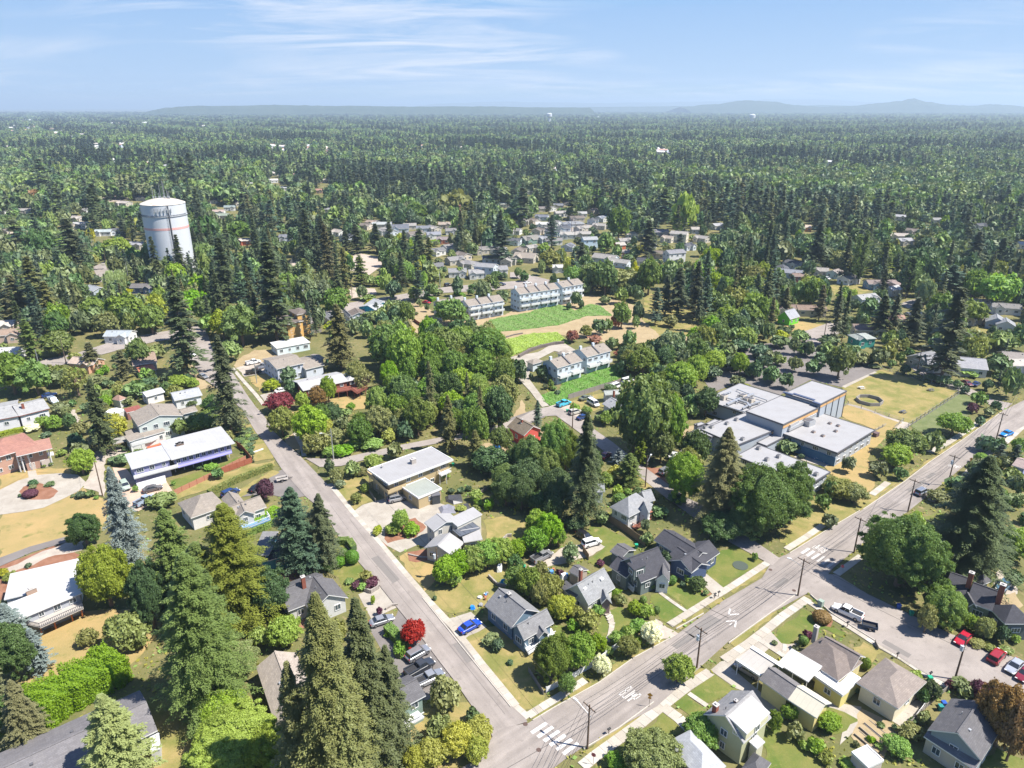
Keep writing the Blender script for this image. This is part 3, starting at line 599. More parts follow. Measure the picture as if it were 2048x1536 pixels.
def block(root,A,B,C,z0,ze,roof,rise,wm,rm,tm,ov=.45,win=1.0,hi=True,wallside=1,near=True,door=False,nofloor=0):
 u=Vector((B.x-A.x,B.y-A.y,0));L=u.length;u.normalize();v=Vector((-u.y,u.x,0))
 Wd=(C-B).dot(v)
 if Wd<0:v=-v;Wd=-Wd
 O=Vector((A.x,A.y,0));P3=lambda s,t,z:(O+u*s+v*t+Vector((0,0,z)))
 def zr(t,s=0):
  if roof=='gable':return ze+rise*(1-abs(t-Wd/2)/(Wd/2))
  if roof=='shed':return ze+rise*t/Wd
  if roof=='hip':return ze+rise*min(1,min(t,Wd-t,s,L-s)/(Wd/2))
  return ze
 th=.34 if roof=='flat' else .2;lo=ov;b=MB();zt=lambda t,s=0:zr(t,s)-th-.01
 if roof!='open':
  cs=[(lo,lo),(L-lo,lo),(L-lo,Wd-lo),(lo,Wd-lo)]
  def wallface(p,q,extra=None):
   ll=hypot(q[0]-p[0],q[1]-p[1]);pts=[P3(*p,z0),P3(*q,z0),P3(*q,zt(q[1],q[0]))]
   if extra:pts.append(P3(*extra,zt(extra[1],extra[0])))
   pts.append(P3(*p,zt(p[1],p[0])));b.face(pts)
  hipz=zt(lo,lo);mid=Wd/2
  wallface(cs[0],cs[1]);wallface(cs[1],cs[2],(L-lo,mid)if roof=='gable' else None)
  wallface(cs[2],cs[3]);wallface(cs[3],cs[0],(lo,mid)if roof=='gable' else None)
  wall=b.build('wall',wm,root,weld=True)
 r=MB();d=Vector((0,0,-th))
 def slab(pts,uvs):
  n=len(pts);c=[Vector(p)for p in pts];nn=(c[1]-c[0]).cross(c[2]-c[0])
  if nn.z<0:c=c[::-1];uvs=uvs[::-1]
  r.face(c,0,uvs);r.face([p+d for p in c[::-1]],1)
  for i in range(n):j=(i+1)%n;r.face([c[i]+d,c[j]+d,c[j],c[i]],1)
 if roof=='gable':
  sl=hypot(Wd/2,rise);a=random.random()*9
  slab([P3(0,0,ze),P3(L,0,ze),P3(L,Wd/2,ze+rise),P3(0,Wd/2,ze+rise)],[(a,0),(a+L,0),(a+L,sl),(a,sl)])
  slab([P3(L,Wd,ze),P3(0,Wd,ze),P3(0,Wd/2,ze+rise),P3(L,Wd/2,ze+rise)],[(a,0),(a+L,0),(a+L,sl),(a,sl)])
 elif roof=='hip':
  h=min(Wd,L)/2;sl=hypot(h,rise);p0,p1,p2,p3=P3(0,0,ze),P3(L,0,ze),P3(L,Wd,ze),P3(0,Wd,ze)
  if L>=Wd:a,c=P3(h,Wd/2,ze+rise),P3(L-h+.01,Wd/2,ze+rise)
  else:a,c=P3(L/2,h,ze+rise),P3(L/2,Wd-h,ze+rise)
  if L>=Wd:
   slab([p0,p1,c,a],[(0,0),(L,0),(L-h,sl),(h,sl)]);slab([p2,p3,a,c],[(0,0),(L,0),(L-h,sl),(h,sl)])
   slab([p1,p2,c],[(0,0),(Wd,0),(Wd/2,sl)]);slab([p3,p0,a],[(0,0),(Wd,0),(Wd/2,sl)])
  else:
   slab([p1,p2,c,a],[(0,0),(Wd,0),(Wd-h,sl),(h,sl)]);slab([p3,p0,a,c],[(0,0),(Wd,0),(Wd-h,sl),(h,sl)])
   slab([p0,p1,a],[(0,0),(L,0),(L/2,sl)]);slab([p2,p3,c],[(0,0),(L,0),(L/2,sl)])
 else:
  z2=ze+(rise if roof in('shed','open')else 0)
  slab([P3(0,0,ze),P3(L,0,ze),P3(L,Wd,z2),P3(0,Wd,z2)],[(0,0),(L,0),(L,Wd),(0,Wd)])
  if roof=='flat':
   for s0,t0,s1,t1 in((0,.1,L,.1),(0,Wd-.1,L,Wd-.1),(.1,.2,.1,Wd-.2),(L-.1,.2,L-.1,Wd-.2)):
    r.bar(P3(s0,t0,ze+.05),P3(s1,t1,ze+.05),.2,.1,1)
 rf=r.build('roof',[rm,tm],root)
 if roof=='gable' and near:
  c=MB();c.bar(P3(.02,Wd/2,ze+rise+.02),P3(L-.02,Wd/2,ze+rise+.02),.3,.07);c.build('ridge_cap',rm,rf)
  if L>7:
   for k in range(2+int(L>11)):
    s_=L*(.25+.25*k)+rnd.uniform(-.5,.5);t_=Wd*(.36 if rnd.random()<.6 else .62);zz=zr(t_);c=MB()
    if rnd.random()<.5:c.box((P3(s_,t_,0).x,P3(s_,t_,0).y,zz+.09),(.38,.38,.22),.6)
    else:c.tube(P3(s_,t_,zz-.05),P3(s_,t_,zz+.45),.07,.07,6)
    c.build('roof_vent',METAL if rnd.random()<.45 else TRIMD,rf)
 if roof=='open':
  for s in np.arange(.3,L,max(2.4,(L-.6)/max(1,round(L/3.2)))):
   for t in(.25,Wd-.25):p=MB();z1=zt(t)if roof!='open' else ze+(rise)*t/Wd-th;p.box((P3(s,t,0).x,P3(s,t,0).y,(z0+z1)/2),(.12,.12,z1-z0),atan2(u.y,u.x));p.build('post',tm,root)
 if near and roof!='open' and win>0:
  ns=max(1,round((ze-z0)/2.75));H_=(ze-z0)/ns
  for(p,q,nrm)in(((lo,lo),(L-lo,lo),-v),((L-lo,lo),(L-lo,Wd-lo),u),((L-lo,Wd-lo),(lo,Wd-lo),v),((lo,Wd-lo),(lo,lo),-u)):
   P0=P3(*p,0);Q0=P3(*q,0);mid=(P0+Q0)/2
   if nrm.dot(Vector((mid.x,mid.y,0)).normalized())>.35:continue
   l=(Q0-P0).length;n=int(l/3.1*win+.35)
   if n<1:n=1 if l>2.4 and win>=.5 else 0
   ang=atan2(nrm.y,nrm.x)+pi/2
   for st in range(nofloor,ns):
    for i in range(n):
     c=P0.lerp(Q0,(i+.5)/n);w=min(l/n-.5,rnd.choice((.9,1.2,1.7,1.2)))
     if w<.5:continue
     if door and st==0 and i==n//2 and nrm is not u:put_door(root,c+nrm*.02+Vector((0,0,z0)),ang,m=door if door is not True else None);door=False;continue
     hh=rnd.choice((1.1,1.3));zz=z0+st*H_+min(H_*.55,H_-th-hh/2-.2)
     put_window(root,c+nrm*.03+Vector((0,0,zz)),ang,w,hh,1 if w<1.5 else 2)
 return dict(O=O,u=u,v=v,L=L,W=Wd,P=P3,zr=zr,roof=rf)
def deck(root,tile,pts,z,m=None,rail=None,name='deck',railcol=None,z0=0,posts=True,skip=(),solid=False):
 q=[Pt(*((tile,)+tuple(p)),z)for p in pts];m=m or WOOD;b=MB();b.prism([(p.x,p.y)for p in q],z-.18,z);d=b.build(name,m,root)
 rc=railcol or WHITE;n=len(q)
 for i in range(n):
  if i in skip:continue
  p,k=q[i],q[(i+1)%n];L=(k-p).length;b=MB()
  if solid:b.bar(p+Vector((0,0,.45)),k+Vector((0,0,.45)),.1,.9)
  else:
   b.bar(p+Vector((0,0,.98)),k+Vector((0,0,.98)),.1,.08);b.bar(p+Vector((0,0,.15)),k+Vector((0,0,.15)),.06,.06)
   for j in range(int(L/.3)+1):c=p.lerp(k,j*.3/L);b.box((c.x,c.y,z+.55),(.05,.05,.82))
  b.build('railing',rc,d)
  if posts and z>z0+1:
   for c in[p.lerp(k,(j+.5)/max(1,round(L/3.5)))for j in range(max(1,round(L/3.5)))]:e=MB();e.box((c.x,c.y,(z0+z-.18)/2),(.16,.16,z-.18-z0));e.build('post',m if not solid else rc,d)
 return d
def chimney(root,tile,x,y,zb,zt,w=.7,m=None,l=None):
 c=Pt(tile,x,y,(zb+zt)/2);b=MB();r=FR[root.name][1];b.box((c.x,c.y,(zb+zt)/2),(w,l or w,zt-zb),r);o=b.build('chimney',m or BRICK,root)
 b=MB();b.box((c.x,c.y,zt+.05),(w+.14,(l or w)+.14,.12),r);b.box((c.x,c.y,zt+.2),(w*.4,w*.4,.25),r);b.build('cap',plain('concrete_cap',(.4,.38,.36),.8),o)
def house(label,lm,spec,name='house',cat='house',group=None):
 """spec: list of blocks (tile, A, B, C, z0, eave, roof, rise, wall, roofcol, opts)"""
 s=spec[0];ze=s[5];A,B_,C=(Pt(s[0],*k,ze)for k in s[1:4]);ang=atan2(B_.y-A.y,B_.x-A.x)
 c=(A+C)/2;root=empty(name,(c.x,c.y,0),ang,label=label,cat=cat,group=group);allp=[];bl=[]
 for s in spec:
  o=dict(s[10])if len(s)>10 else{}
  ze=s[5];A,B_,C=(Pt(s[0],*k,ze)for k in s[1:4]);wm=siding(s[8])if isinstance(s[8],tuple)else s[8]
  rm=s[9]if not isinstance(s[9],tuple)else shingle(s[9]);tm=o.pop('trim',WHITE)
  k=block(root,A,B_,C,s[4],ze,s[6],s[7],wm,rm,tm,**o);bl.append(k)
  allp+=[k['P'](a,b,z)for a in(0,k['L'])for b in(0,k['W'])for z in(s[4],ze+s[7])]
  CLEAR.append([tuple(k['P'](a,b,0)[:2])for a,b in((-1.5,-1.5),(k['L']+1.5,-1.5),(k['L']+1.5,k['W']+1.5),(-1.5,k['W']+1.5))])
 keep_pts(allp);LAND.append((c.x,c.y,lm))
 return root,bl
RG=(0.115,0.112,0.118);RD=(0.062,0.062,0.072);RM=(0.19,0.19,0.195);RL=(0.30,0.305,0.31);RB=(0.15,0.125,0.11);RT=(0.25,0.22,0.19)
WH=(0.52,0.52,0.505);BLU=(0.13,0.20,0.27);GRN=(0.34,0.34,0.22);YEL=(0.62,0.54,0.26);TAN=(0.42,0.33,0.19);GRY=(0.45,0.43,0.39)
MW=membrane((0.42,0.41,0.40));MWR=membrane((0.47,0.47,0.455),2.2);ML=membrane((0.36,0.355,0.35));MS=membrane((0.30,0.295,0.295));MCR=membrane((0.50,0.47,0.37))
# block of houses north of the junction
h,k=house('blue house with grey shingle roof and white corner porch beside the narrow street','the blue house with white porch',[('p',(185,578),(530,868),(880,645),0,3.3,'gable',2.3,BLU,RM,dict(win=1.1)),('p',(690,1025),(1075,805),(915,650),0,3.3,'gable',1.9,BLU,RM,{}),('p',(880,1000),(822,915),(940,835),0,3.0,'gable',1.1,BLU,RM,dict(win=0,ov=.3))])
deck(h,'p',[(690,1100),(750,1205),(1095,965),(1040,870)],.9,WHITE,skip=(2,3));chimney(h,'p',500,500,3.5,6.0,.6,TRIMD)
h,k=house('cream bungalow with light grey roof, two skylights and curved front steps','the cream bungalow with skylights',[('p',(1515,575),(1860,350),(1660,110),0,3.4,'gable',2.9,(0.60,0.57,0.50),(0.24,0.245,0.25),dict(win=.9)),('p',(1680,560),(1640,440),(1760,390),0,3.0,'gable',1.3,(0.20,0.14,0.14),(0.22,0.225,0.23),dict(win=0,ov=.3)),('p',(1150,340),(1340,500),(1390,440),0,3.2,'shed',.9,(0.60,0.57,0.50),RG,dict(win=.8,ov=.25))])
chimney(h,'p',1415,205,4,7.0,.55)
for x,y in((1672,235),(1455,355)):
 c=Pt('p',x,y,5.3);b=MB();b.box((c.x,c.y,5.3),(.75,1.15,.35),radians(38));o=b.build('skylight',WHITE,h);b=MB();b.box((c.x,c.y,5.5),(.55,.95,.05),radians(38));b.build('pane',plain('skylight_dome',(.7,.7,.66),.2),o)
house('small dark roofed garden shed behind the cream bungalow','the dark shed',[('p',(1260,145),(1385,215),(1520,125),0,2.6,'gable',.7,(.35,.3,.26),RG,dict(win=0,ov=.2))],'shed','shed')
h,k=house('slate green house with steep dark roof, dormer and white gabled entry','the slate green house',[('q',(590,1250),(960,1100),(735,815),0,3.5,'gable',3.4,(0.14,0.17,0.165),RD,dict(win=1)),('q',(770,1215),(780,1000),(960,1095),0,3.1,'gable',1.6,(0.66,0.66,0.66),RG,dict(win=1.2,ov=.3)),('q',(180,1040),(400,1190),(520,1000),0,3.4,'gable',1.5,(0.14,0.17,0.165),RD,dict(win=.9)),('q',(410,1000),(500,1090),(620,1000),3.4,6.0,'shed',.5,(0.14,0.17,0.165),RD,dict(win=1,ov=.2,trim=TRIMD))])
deck(h,'q',[(385,1270),(490,1370),(505,1340),(420,1240)],.5,WHITE,skip=(2,3))
h,k=house('open dark roofed carport attached behind the slate green house','the dark carport',[('q',(190,845),(340,935),(525,830),0,2.9,'gable',.9,(.14,.17,.165),RG,dict(win=0,ov=.3))],'garage','garage')
h,k=house('long low navy house with dark shingle roof and carport at its front','the long navy house',[('q',(750,700),(1240,1010),(1500,880),0,3.0,'gable',1.5,(0.06,0.09,0.17),RD,dict(win=.9)),('q',(1235,1125),(1600,865),(1340,700),0,3.0,'gable',1.7,(0.06,0.09,0.17),RD,dict(win=1)),('q',(930,900),(1235,1125),(1420,985),0,2.95,'gable',1.3,(0.06,0.09,0.17),RD,dict(win=0))])
h,k=house('white house with hipped grey roof, red brown deck and fence behind the slate green house','the white hip roofed house',[('q',(185,280),(432,412),(760,255),0,4.3,'hip',2.9,WH,(.26,.265,.275),dict(win=1.1)),('q',(530,120),(650,90),(735,200),0,4.2,'gable',1.8,WH,(.26,.265,.275),dict(win=.6)),('q',(560,330),(600,260),(715,310),0,4.2,'gable',2.4,WH,(.26,.265,.275),dict(win=1,ov=.25))])
deck(h,'q',[(430,510),(530,560),(720,430),(610,370)],.9,plain('red_deck',(.25,.10,.07),.8),railcol=plain('red_rail',(.2,.08,.05),.8),skip=(2,3))
b=MB();c=Pt('q',625,340,3.0);b.box((c.x,c.y,3.0),(3.2,2.6,.12),radians(38));b.build('awning',plain('red_awning',(.30,.13,.09),.7),h)
house('pale blue grey cottage half hidden behind the tall central fir','the pale cottage by the tall fir',[('q',(-60,90),(130,85),(270,20),0,3.4,'gable',1.4,(.5,.56,.62),(.28,.29,.3),dict(win=.8))])
# tan flat roofed house and grey metal roofed house on the narrow street
h,k=house('two storey tan house with wide white flat roof and wrap around balcony','the tan flat roofed house',[('w',(362,565),(1195,252),(905,88),0,5.6,'flat',.0,TAN,MS,dict(win=.9,ov=.9)),])
deck(h,'w',[(95,440),(360,690),(590,600),(545,560),(380,620),(130,380)],2.9,plain('tan_wall',TAN,.7),solid=True,railcol=plain('tan_wall',TAN,.7),skip=(2,3,4))
deck(h,'w',[(1000,425),(1040,460),(1170,400),(1130,370)],3.0,WHITE,skip=(2,3));chimney(h,'w',680,270,5.6,6.8,1.3,plain('grey_stone',(.33,.30,.27),.9,.2,4),.9)
chimney(h,'w',285,345,5.6,6.1,.35,METAL)
house('square tan garage with grey green flat roof beside the parked silver SUV','the tan garage',[('w',(745,745),(1050,620),(850,475),0,3.2,'flat',0,TAN,membrane((.27,.29,.26)),dict(win=.4,ov=.2))],'garage','garage')
house('small charcoal tool shed standing against the tan garage','the charcoal tool shed',[('w',(920,720),(1030,700),(990,660),0,2.5,'shed',.3,(.06,.065,.07),TRIMD,dict(win=0,ov=.08,trim=TRIMD))],'shed','shed')
GW=(0.50,0.48,0.43)
h,k=house('grey metal roofed house of several joined gables behind the bright green hedge row','the grey metal roofed house',[('w',(1175,1480),(1330,1310),(1085,1110),0,3.2,'gable',1.5,GW,MS,dict(win=1)),('w',(1330,1310),(1570,1270),(1340,1090),0,3.4,'gable',.9,GW,MS,dict(win=.7)),('w',(820,1055),(940,1165),(1230,1000),0,5.0,'gable',1.1,GW,MS,dict(win=.9)),('w',(1245,1105),(1565,950),(1450,880),0,5.2,'shed',.5,GW,MS,dict(win=.25,ov=.2))])
c=Pt('w',1360,1145,4.2);b=MB()
for i in range(5):b.box((c.x-2+i*1.0,c.y-1+i*.7,4.3),(.06,3.4,.08),radians(38))
b.box((c.x,c.y,4.25),(5.2,3.2,.06),radians(36));b.build('skylight_panel',plain('smoked_panel',(.09,.10,.12),.3),h)
# lower left houses
h,k=house('white house with dark grey cross gable roof and red brick chimney by the narrow street','the dark roofed white house',[('v',(790,440),(235,655),(85,340),0,3.3,'gable',2.1,WH,RG,dict(win=.9)),('v',(1000,480),(805,240),(340,420),0,3.3,'gable',2.3,WH,RG,dict(win=1))])
chimney(h,'v',428,290,4.5,7.2,.7)
h,k=house('brown grey hip roofed house at the foot of the giant firs','the brown hip roofed house',[('B',(0,930),(130,1320),(390,1200),0,3.4,'gable',1.9,(.35,.28,.22),(.33,.285,.245),dict(win=.6))])
h,k=house('sage green house with white glazed porch under the giant firs beside the pickup trucks','the sage porch house',[('B',(800,1220),(1020,1100),(900,980),0,5.2,'gable',1.2,(.20,.27,.23),RG,dict(win=1.3)),('v',(960,1020),(1120,1240),(1270,1130),0,3.0,'gable',1.2,WH,RG,dict(win=.5))])
deck(h,'B',[(790,1260),(830,1330),(1010,1230),(960,1180)],2.6,WHITE,skip=(2,3))
h,k=house('low white roofed house with long deck on orange posts above the dry lawn','the white roofed house with a deck',[('d',(165,985),(1060,610),(975,420),0,4.6,'shed',.35,(.36,.38,.42),membrane((.45,.45,.445)),dict(win=1.3,ov=.5)),('d',(50,700),(1010,470),(960,195),0,4.8,'shed',.3,(.5,.5,.5),membrane((.42,.42,.415)),dict(win=.3,ov=.3))])
deck(h,'d',[(215,990),(515,1060),(1070,810),(1040,700),(300,960)],2.7,plain('grey_decking',(.36,.33,.30),.8,.15),railcol=TRIMD,skip=(2,3,4),posts=False)
for x,y in((540,1145),(720,1075),(935,975),(1060,910)):
 c=Pt('d',x,y);b=MB();b.box((c.x,c.y,1.3),(.25,.25,2.6),.6);b.build('post',plain('orange_post',(.45,.15,.05),.7),h)
chimney(h,'d',400,590,4.9,5.9,1.7,plain('tan_stack',(.30,.21,.16),.8),.8)
h,k=house('long grey shingled house under the pale larch at the bottom left corner','the long grey shingled house',[('A',(-60,1800),(945,1310),(845,1065),0,3.4,'gable',1.6,(.6,.58,.55),(.165,.158,.165),dict(win=.4))])
house('small white garden shed at the end of the long grey shingled house','the small white shed',[('A',(900,1440),(960,1420),(930,1340),0,2.4,'shed',.3,WH,(.5,.52,.55),dict(win=0,ov=.1))],'shed','shed')
h,k=house('white house with light brown hipped roofs and blue deck behind the cedar trees','the house with the blue deck',[('c',(160,485),(330,680),(760,500),0,3.6,'hip',2.4,(.6,.58,.56),RT,dict(win=.7)),('c',(905,680),(1300,535),(1205,390),0,4.0,'gable',1.6,WH,RT,dict(win=1)),('c',(905,680),(720,430),(960,400),0,4.0,'gable',1.3,WH,RT,dict(win=1)),('c',(905,690),(850,560),(1150,600),0,4.2,'gable',1.4,WH,RT,dict(win=1.2))])
deck(h,'c',[(975,845),(1350,700),(1310,640),(950,785)],1.9,plain('blue_decking',(.13,.26,.42),.7),skip=(2,3))
h,k=house('teal blue house in shade between the cedars and the blue pines','the shaded teal house',[('c',(1120,1150),(1330,1150),(1140,910),0,4.4,'shed',1.2,(.06,.26,.34),RM,dict(win=1)),('c',(1300,1230),(1640,1130),(1440,935),0,3.4,'shed',.5,(.06,.26,.34),RD,dict(win=.5))])
# left edge houses
h,k=house('brick coloured house with red brown hip roof and two garage doors by the round drive','the red brown hip roofed house',[('a',(-160,900),(500,700),(330,540),0,5.6,'hip',2.5,(.42,.26,.20),(.29,.15,.12),dict(win=1.2,ov=.8)),('a',(210,850),(670,745),(640,630),0,5.4,'shed',.5,(.36,.22,.17),(.33,.18,.14),dict(win=1.3,ov=1.5))])
deck(h,'a',[(40,920),(50,930),(690,830),(680,790),(300,840)],2.7,WHITE,skip=(0,2,3,4),posts=False)
for x,y,w in((490,1000,2.6),(615,975,2.4)):put_door(h,Pt('a',x,y)+Vector((0,-.1,0)),FR[h.name][1],w,2.1,plain('garage_door',(.38,.33,.30),.7),'garage_door')
for i in range(5):
 c=Pt('a',(150,290,340,430,690)[i],(1000,1040,1040,1010,950)[i]);b=MB();b.box((c.x,c.y-.6,2.7),(.25,.25,5.2));b.build('column',WHITE,h)
h,k=house('pale house with long grey shingle roof and red chimney at the left edge','the pale house at the left edge',[('a',(-120,400),(250,330),(140,140),0,3.8,'gable',1.5,(.60,.60,.62),(.30,.30,.30),dict(win=.7,trim=plain('maroon_trim',(.2,.05,.04)))),('a',(240,335),(640,235),(540,100),0,3.8,'gable',1.6,(.60,.60,.62),(.30,.30,.30),dict(win=.7,trim=plain('maroon_trim',(.2,.05,.04))))])
chimney(h,'a',295,215,4,6.4,.7)
h,k=house('tan roofed grey house with broad gable, green blinds and lower veranda','the broad gabled house',[('b',(290,590),(180,430),(860,440),0,6.2,'gable',1.7,(.5,.55,.52),RT,dict(win=1.1,ov=.3)),('b',(180,790),(650,650),(590,600),0,3.5,'shed',.5,(.62,.62,.6),RT,dict(win=1.4,ov=.3)),('b',(120,660),(180,790),(330,650),0,3.4,'shed',.4,(.62,.62,.6),RT,dict(win=.3,ov=.2)),('b',(860,440),(1060,390),(1000,330),0,5.0,'gable',.8,(.5,.55,.52),RT,dict(win=.2))])
deck(h,'b',[(215,850),(460,790),(650,700),(640,660),(200,800)],1.8,WHITE,skip=(3,4),solid=True);deck(h,'b',[(620,600),(720,580),(715,540),(610,560)],3.6,WHITE,skip=(2,3),posts=False)
b=MB();b.prism([tuple(Pt('b',*p,.1)[:2])for p in((380,840),(650,770),(655,810),(420,880))],.05,.25);b.build('terrace',plain('red_terrace',(.50,.12,.06),.7),h)
VIO=(0.27,0.27,0.42)
h,k=house('long violet house with pale grey low roof, ribbon windows and lattice garage doors','the long violet house',[('b',(720,1020),(1535,805),(1340,615),2.5,5.2,'shed',.5,VIO,membrane((.36,.36,.36)),dict(win=1.9,ov=.9)),('b',(800,1060),(1480,880),(1380,800),0,2.6,'flat',0,(.16,.15,.22),TRIMD,dict(win=.5,ov=1.4,trim=TRIMD)),('b',(210,1140),(720,1010),(400,900),0,5.1,'shed',.4,VIO,membrane((.36,.365,.37)),dict(win=1.0,ov=.5,nofloor=1))])
deck(h,'b',[(245,1265),(810,1115),(790,1080),(225,1190)],2.7,WHITE,skip=(2,3),posts=False,solid=True)
deck(h,'b',[(810,1120),(1500,930),(1485,890),(800,1080)],2.7,plain('violet_deck',(.25,.24,.52)),skip=(0,1,2,3))
for i in range(7):c=Pt('b',770+115*i,1190-31*i);b_=MB();b_.box((c.x,c.y+.4,1.3),(.16,.16,2.5));b_.build('post',WHITE,h);chimney(h,'b',830,825,5.3,6.0,1.9,plain('tan_stack',(.30,.21,.16),.8),.8)
for x,y,w in((385,1385,3.6),(560,1335,3.4)):put_door(h,Pt('b',x,y)+Vector((.2,-.1,0)),FR[h.name][1],w,2.1,plain('white_lattice',(.7,.7,.72),.6),'garage_door')
house('pale shingled cottage with small arched gable beside the narrow street fir','the pale shingled cottage',[('b',(760,265),(1120,190),(1060,90),0,3.3,'gable',1.3,(.62,.64,.66),(.33,.34,.36),dict(win=.9)),('b',(900,225),(970,215),(950,150),0,3.2,'gable',.6,(.62,.64,.66),(.33,.34,.36),dict(win=0,ov=.1))])
house('white flat roofed outbuilding left of the pale shingled cottage','the white outbuilding',[('b',(400,215),(640,150),(590,90),0,3.1,'gable',.8,(.68,.66,.64),(.45,.46,.48),dict(win=.5))],'garage','outbuilding')
house('maroon roofed shed with a small roof light above the broad gabled house','the maroon shed',[('b',(150,420),(345,370),(330,330),0,2.6,'shed',.5,(.25,.12,.1),(.23,.08,.065),dict(win=0,ov=.1))],'shed','shed')
house('white garden shed roof beside the dark fir on the left','the white garden shed',[('a',(1320,300),(1480,330),(1570,240),0,2.4,'gable',.5,WH,(.62,.62,.62),dict(win=0,ov=.1)),],'shed','shed')
house('tiny white summerhouse with brown pyramid roof among shrubs','the tiny summerhouse',[('a',(1425,120),(1530,140),(1565,90),0,2.6,'hip',1.3,WH,(.3,.19,.15),dict(win=.4,ov=.2))],'shed','summerhouse')
house('open grey lean-to shelter against the broad gabled house','the grey lean-to',[('a',(1450,700),(1640,650),(1590,600),0,2.5,'open',.3,GRY,(.28,.27,.25),dict(win=0,trim=WOOD))],'shed','shelter')
house('brown tiled cottage with red porch right of the leaning branches by the left street','the brown tiled cottage',[('E',(1060,365),(1260,335),(1180,245),0,3.3,'gable',1.2,(.45,.38,.34),(.27,.20,.155),dict(win=.9)),('E',(1115,420),(1250,395),(1240,350),0,2.4,'open',.3,GRY,(.45,.16,.1),dict(trim=WHITE))])
# upper middle houses
h,k=house('tall orange yellow house with stacked brown roofs beside a big fir trunk','the orange yellow house',[('g',(665,315),(880,265),(750,190),0,7.2,'shed',.6,(.62,.38,.13),RB,dict(win=.9,ov=.4)),('g',(790,190),(960,160),(860,95),0,9.6,'hip',1.0,(.62,.38,.13),RB,dict(win=.9,ov=.4)),('g',(520,250),(665,315),(760,240),0,7.2,'shed',.3,(.50,.31,.12),RB,dict(win=.3))])
house('low white roofed cottage below the orange yellow house','the low white roofed cottage',[('g',(530,620),(965,540),(930,465),0,3.2,'shed',.3,(.58,.66,.68),membrane((.5,.5,.49)),dict(win=1,ov=.3))])
h,k=house('pale blue house with grey brown roof and shadow of fir branches across it','the pale blue house',[('g',(530,885),(890,805),(790,660),0,5.4,'gable',1.3,(.52,.56,.63),RT,dict(win=.9)),('g',(900,890),(1145,830),(1030,690),0,3.6,'gable',1.3,(.52,.56,.63),RT,dict(win=.5)),('g',(1100,755),(1150,740),(1100,660),0,3.4,'gable',.6,(.5,.5,.5),RT,dict(win=0))])
h,k=house('red brown house with pale metal roof and long raised timber deck','the red brown decked house',[('g',(870,1160),(1450,1035),(1360,905),0,4.4,'gable',1.1,(.22,.085,.055),ML,dict(win=.8)),('g',(1450,1035),(1560,1010),(1530,920),0,4.4,'hip',.8,(.22,.085,.055),ML,dict(win=1))])
deck(h,'g',[(1265,1185),(1490,1150),(1560,1200),(1700,1120),(1640,1080),(1240,1130)],2.4,plain('red_timber',(.2,.07,.05),.8),railcol=plain('red_timber',(.2,.07,.05),.8),skip=(3,4,5))
h,k=house('bright turquoise house with steep grey roof and dormer beside the upper street','the turquoise house',[('g',(1770,110),(1650,60),(1920,20),0,4.5,'gable',2.2,(.03,.38,.48),(.34,.35,.36),dict(win=.6)),('g',(1830,150),(2020,95),(1930,-10),0,4.4,'gable',1.8,(.03,.38,.48),(.34,.35,.36),dict(win=.6))])
house('white gabled cottage just left of the turquoise house','the white gabled cottage',[('g',(1480,210),(1430,150),(1690,175),0,3.4,'gable',1.4,(.66,.70,.72),RB,dict(win=.5))])
house('small grey gabled cottage left of the white gabled cottage','the small grey gabled cottage',[('g',(1370,140),(1460,225),(1480,190),0,3.2,'gable',1.0,(.6,.62,.62),RM,dict(win=.5)),('g',(1110,190),(1210,260),(1230,180),0,3.2,'gable',1.0,(.6,.58,.52),RM,dict(win=.5))])
# townhouses
TW=(0.52,0.58,0.62)
def town(label,lm,units,z,hh,name='townhouse',extra=()):
 sp=[]
 for(t,A,B_,wd)in units:
  a,b_=Pt(t,*A,z+hh),Pt(t,*B_,z+hh);u=(b_-a).normalized();v=Vector((-u.y,u.x,0));c=b_+v*wd;cx_,cy_,_=proj(c);o=TL[t]
  sp.append((t,A,B_,((cx_-o[0])*o[2],(cy_-o[1])*o[2]),0,z+hh,'gable',1.9,TW,RT,dict(win=1.2,ov=.35)))
 sp+=list(extra);h,bl=house(label,lm,sp,name,'townhouse','townhouses above the green slope')
 for k in bl[:len(units)]:
  n=max(1,round(k['L']/6))
  for st in range(1,round((z+hh)/2.7)):
   for i in range(n):
    s0,s1=k['L']*(i+.08)/n,k['L']*(i+.92)/n;b=MB();zz=st*2.75
    b.prism([tuple(k['P'](s,t,0)[:2])for s,t in((s0,-1.1),(s1,-1.1),(s1,.34),(s0,.34))],zz-.18,zz);d=b.build('balcony',WHITE,h)
    r=MB()
    for(p,q)in(((s0,-1.1),(s1,-1.1)),((s0,-1.1),(s0,.3)),((s1,-1.1),(s1,.3))):r.bar(k['P'](*p,zz+.5),k['P'](*q,zz+.5),.06,.8)
    r.build('railing',WHITE,d)
  for i in range(1,n):
   b=MB();s=k['L']*i/n;b.bar(k['P'](s,.1,z+hh+.2),k['P'](s,k['W']/2,z+hh+2.1),.5,.5);b.build('parapet',TRIMD,h)
  for i in range(n):
   b=MB();p=k['P'](k['L']*(i+.1)/n,k['W']*.5,0);b.box((p.x,p.y,z+hh+2.1),(.9,.7,1.7),.6);c=b.build('chimney',plain('townhouse_stack',TW),h)
 return h
town('pair of pale blue townhouses nearest the fenced green bank, left half','the left lower townhouses',[('h',(735,1320),(1060,1225),8.5)],0,6.4,extra=[('h',(420,1270),(560,1230),(700,1130),0,3.2,'hip',1.0,TW,RT,dict(win=.3))])
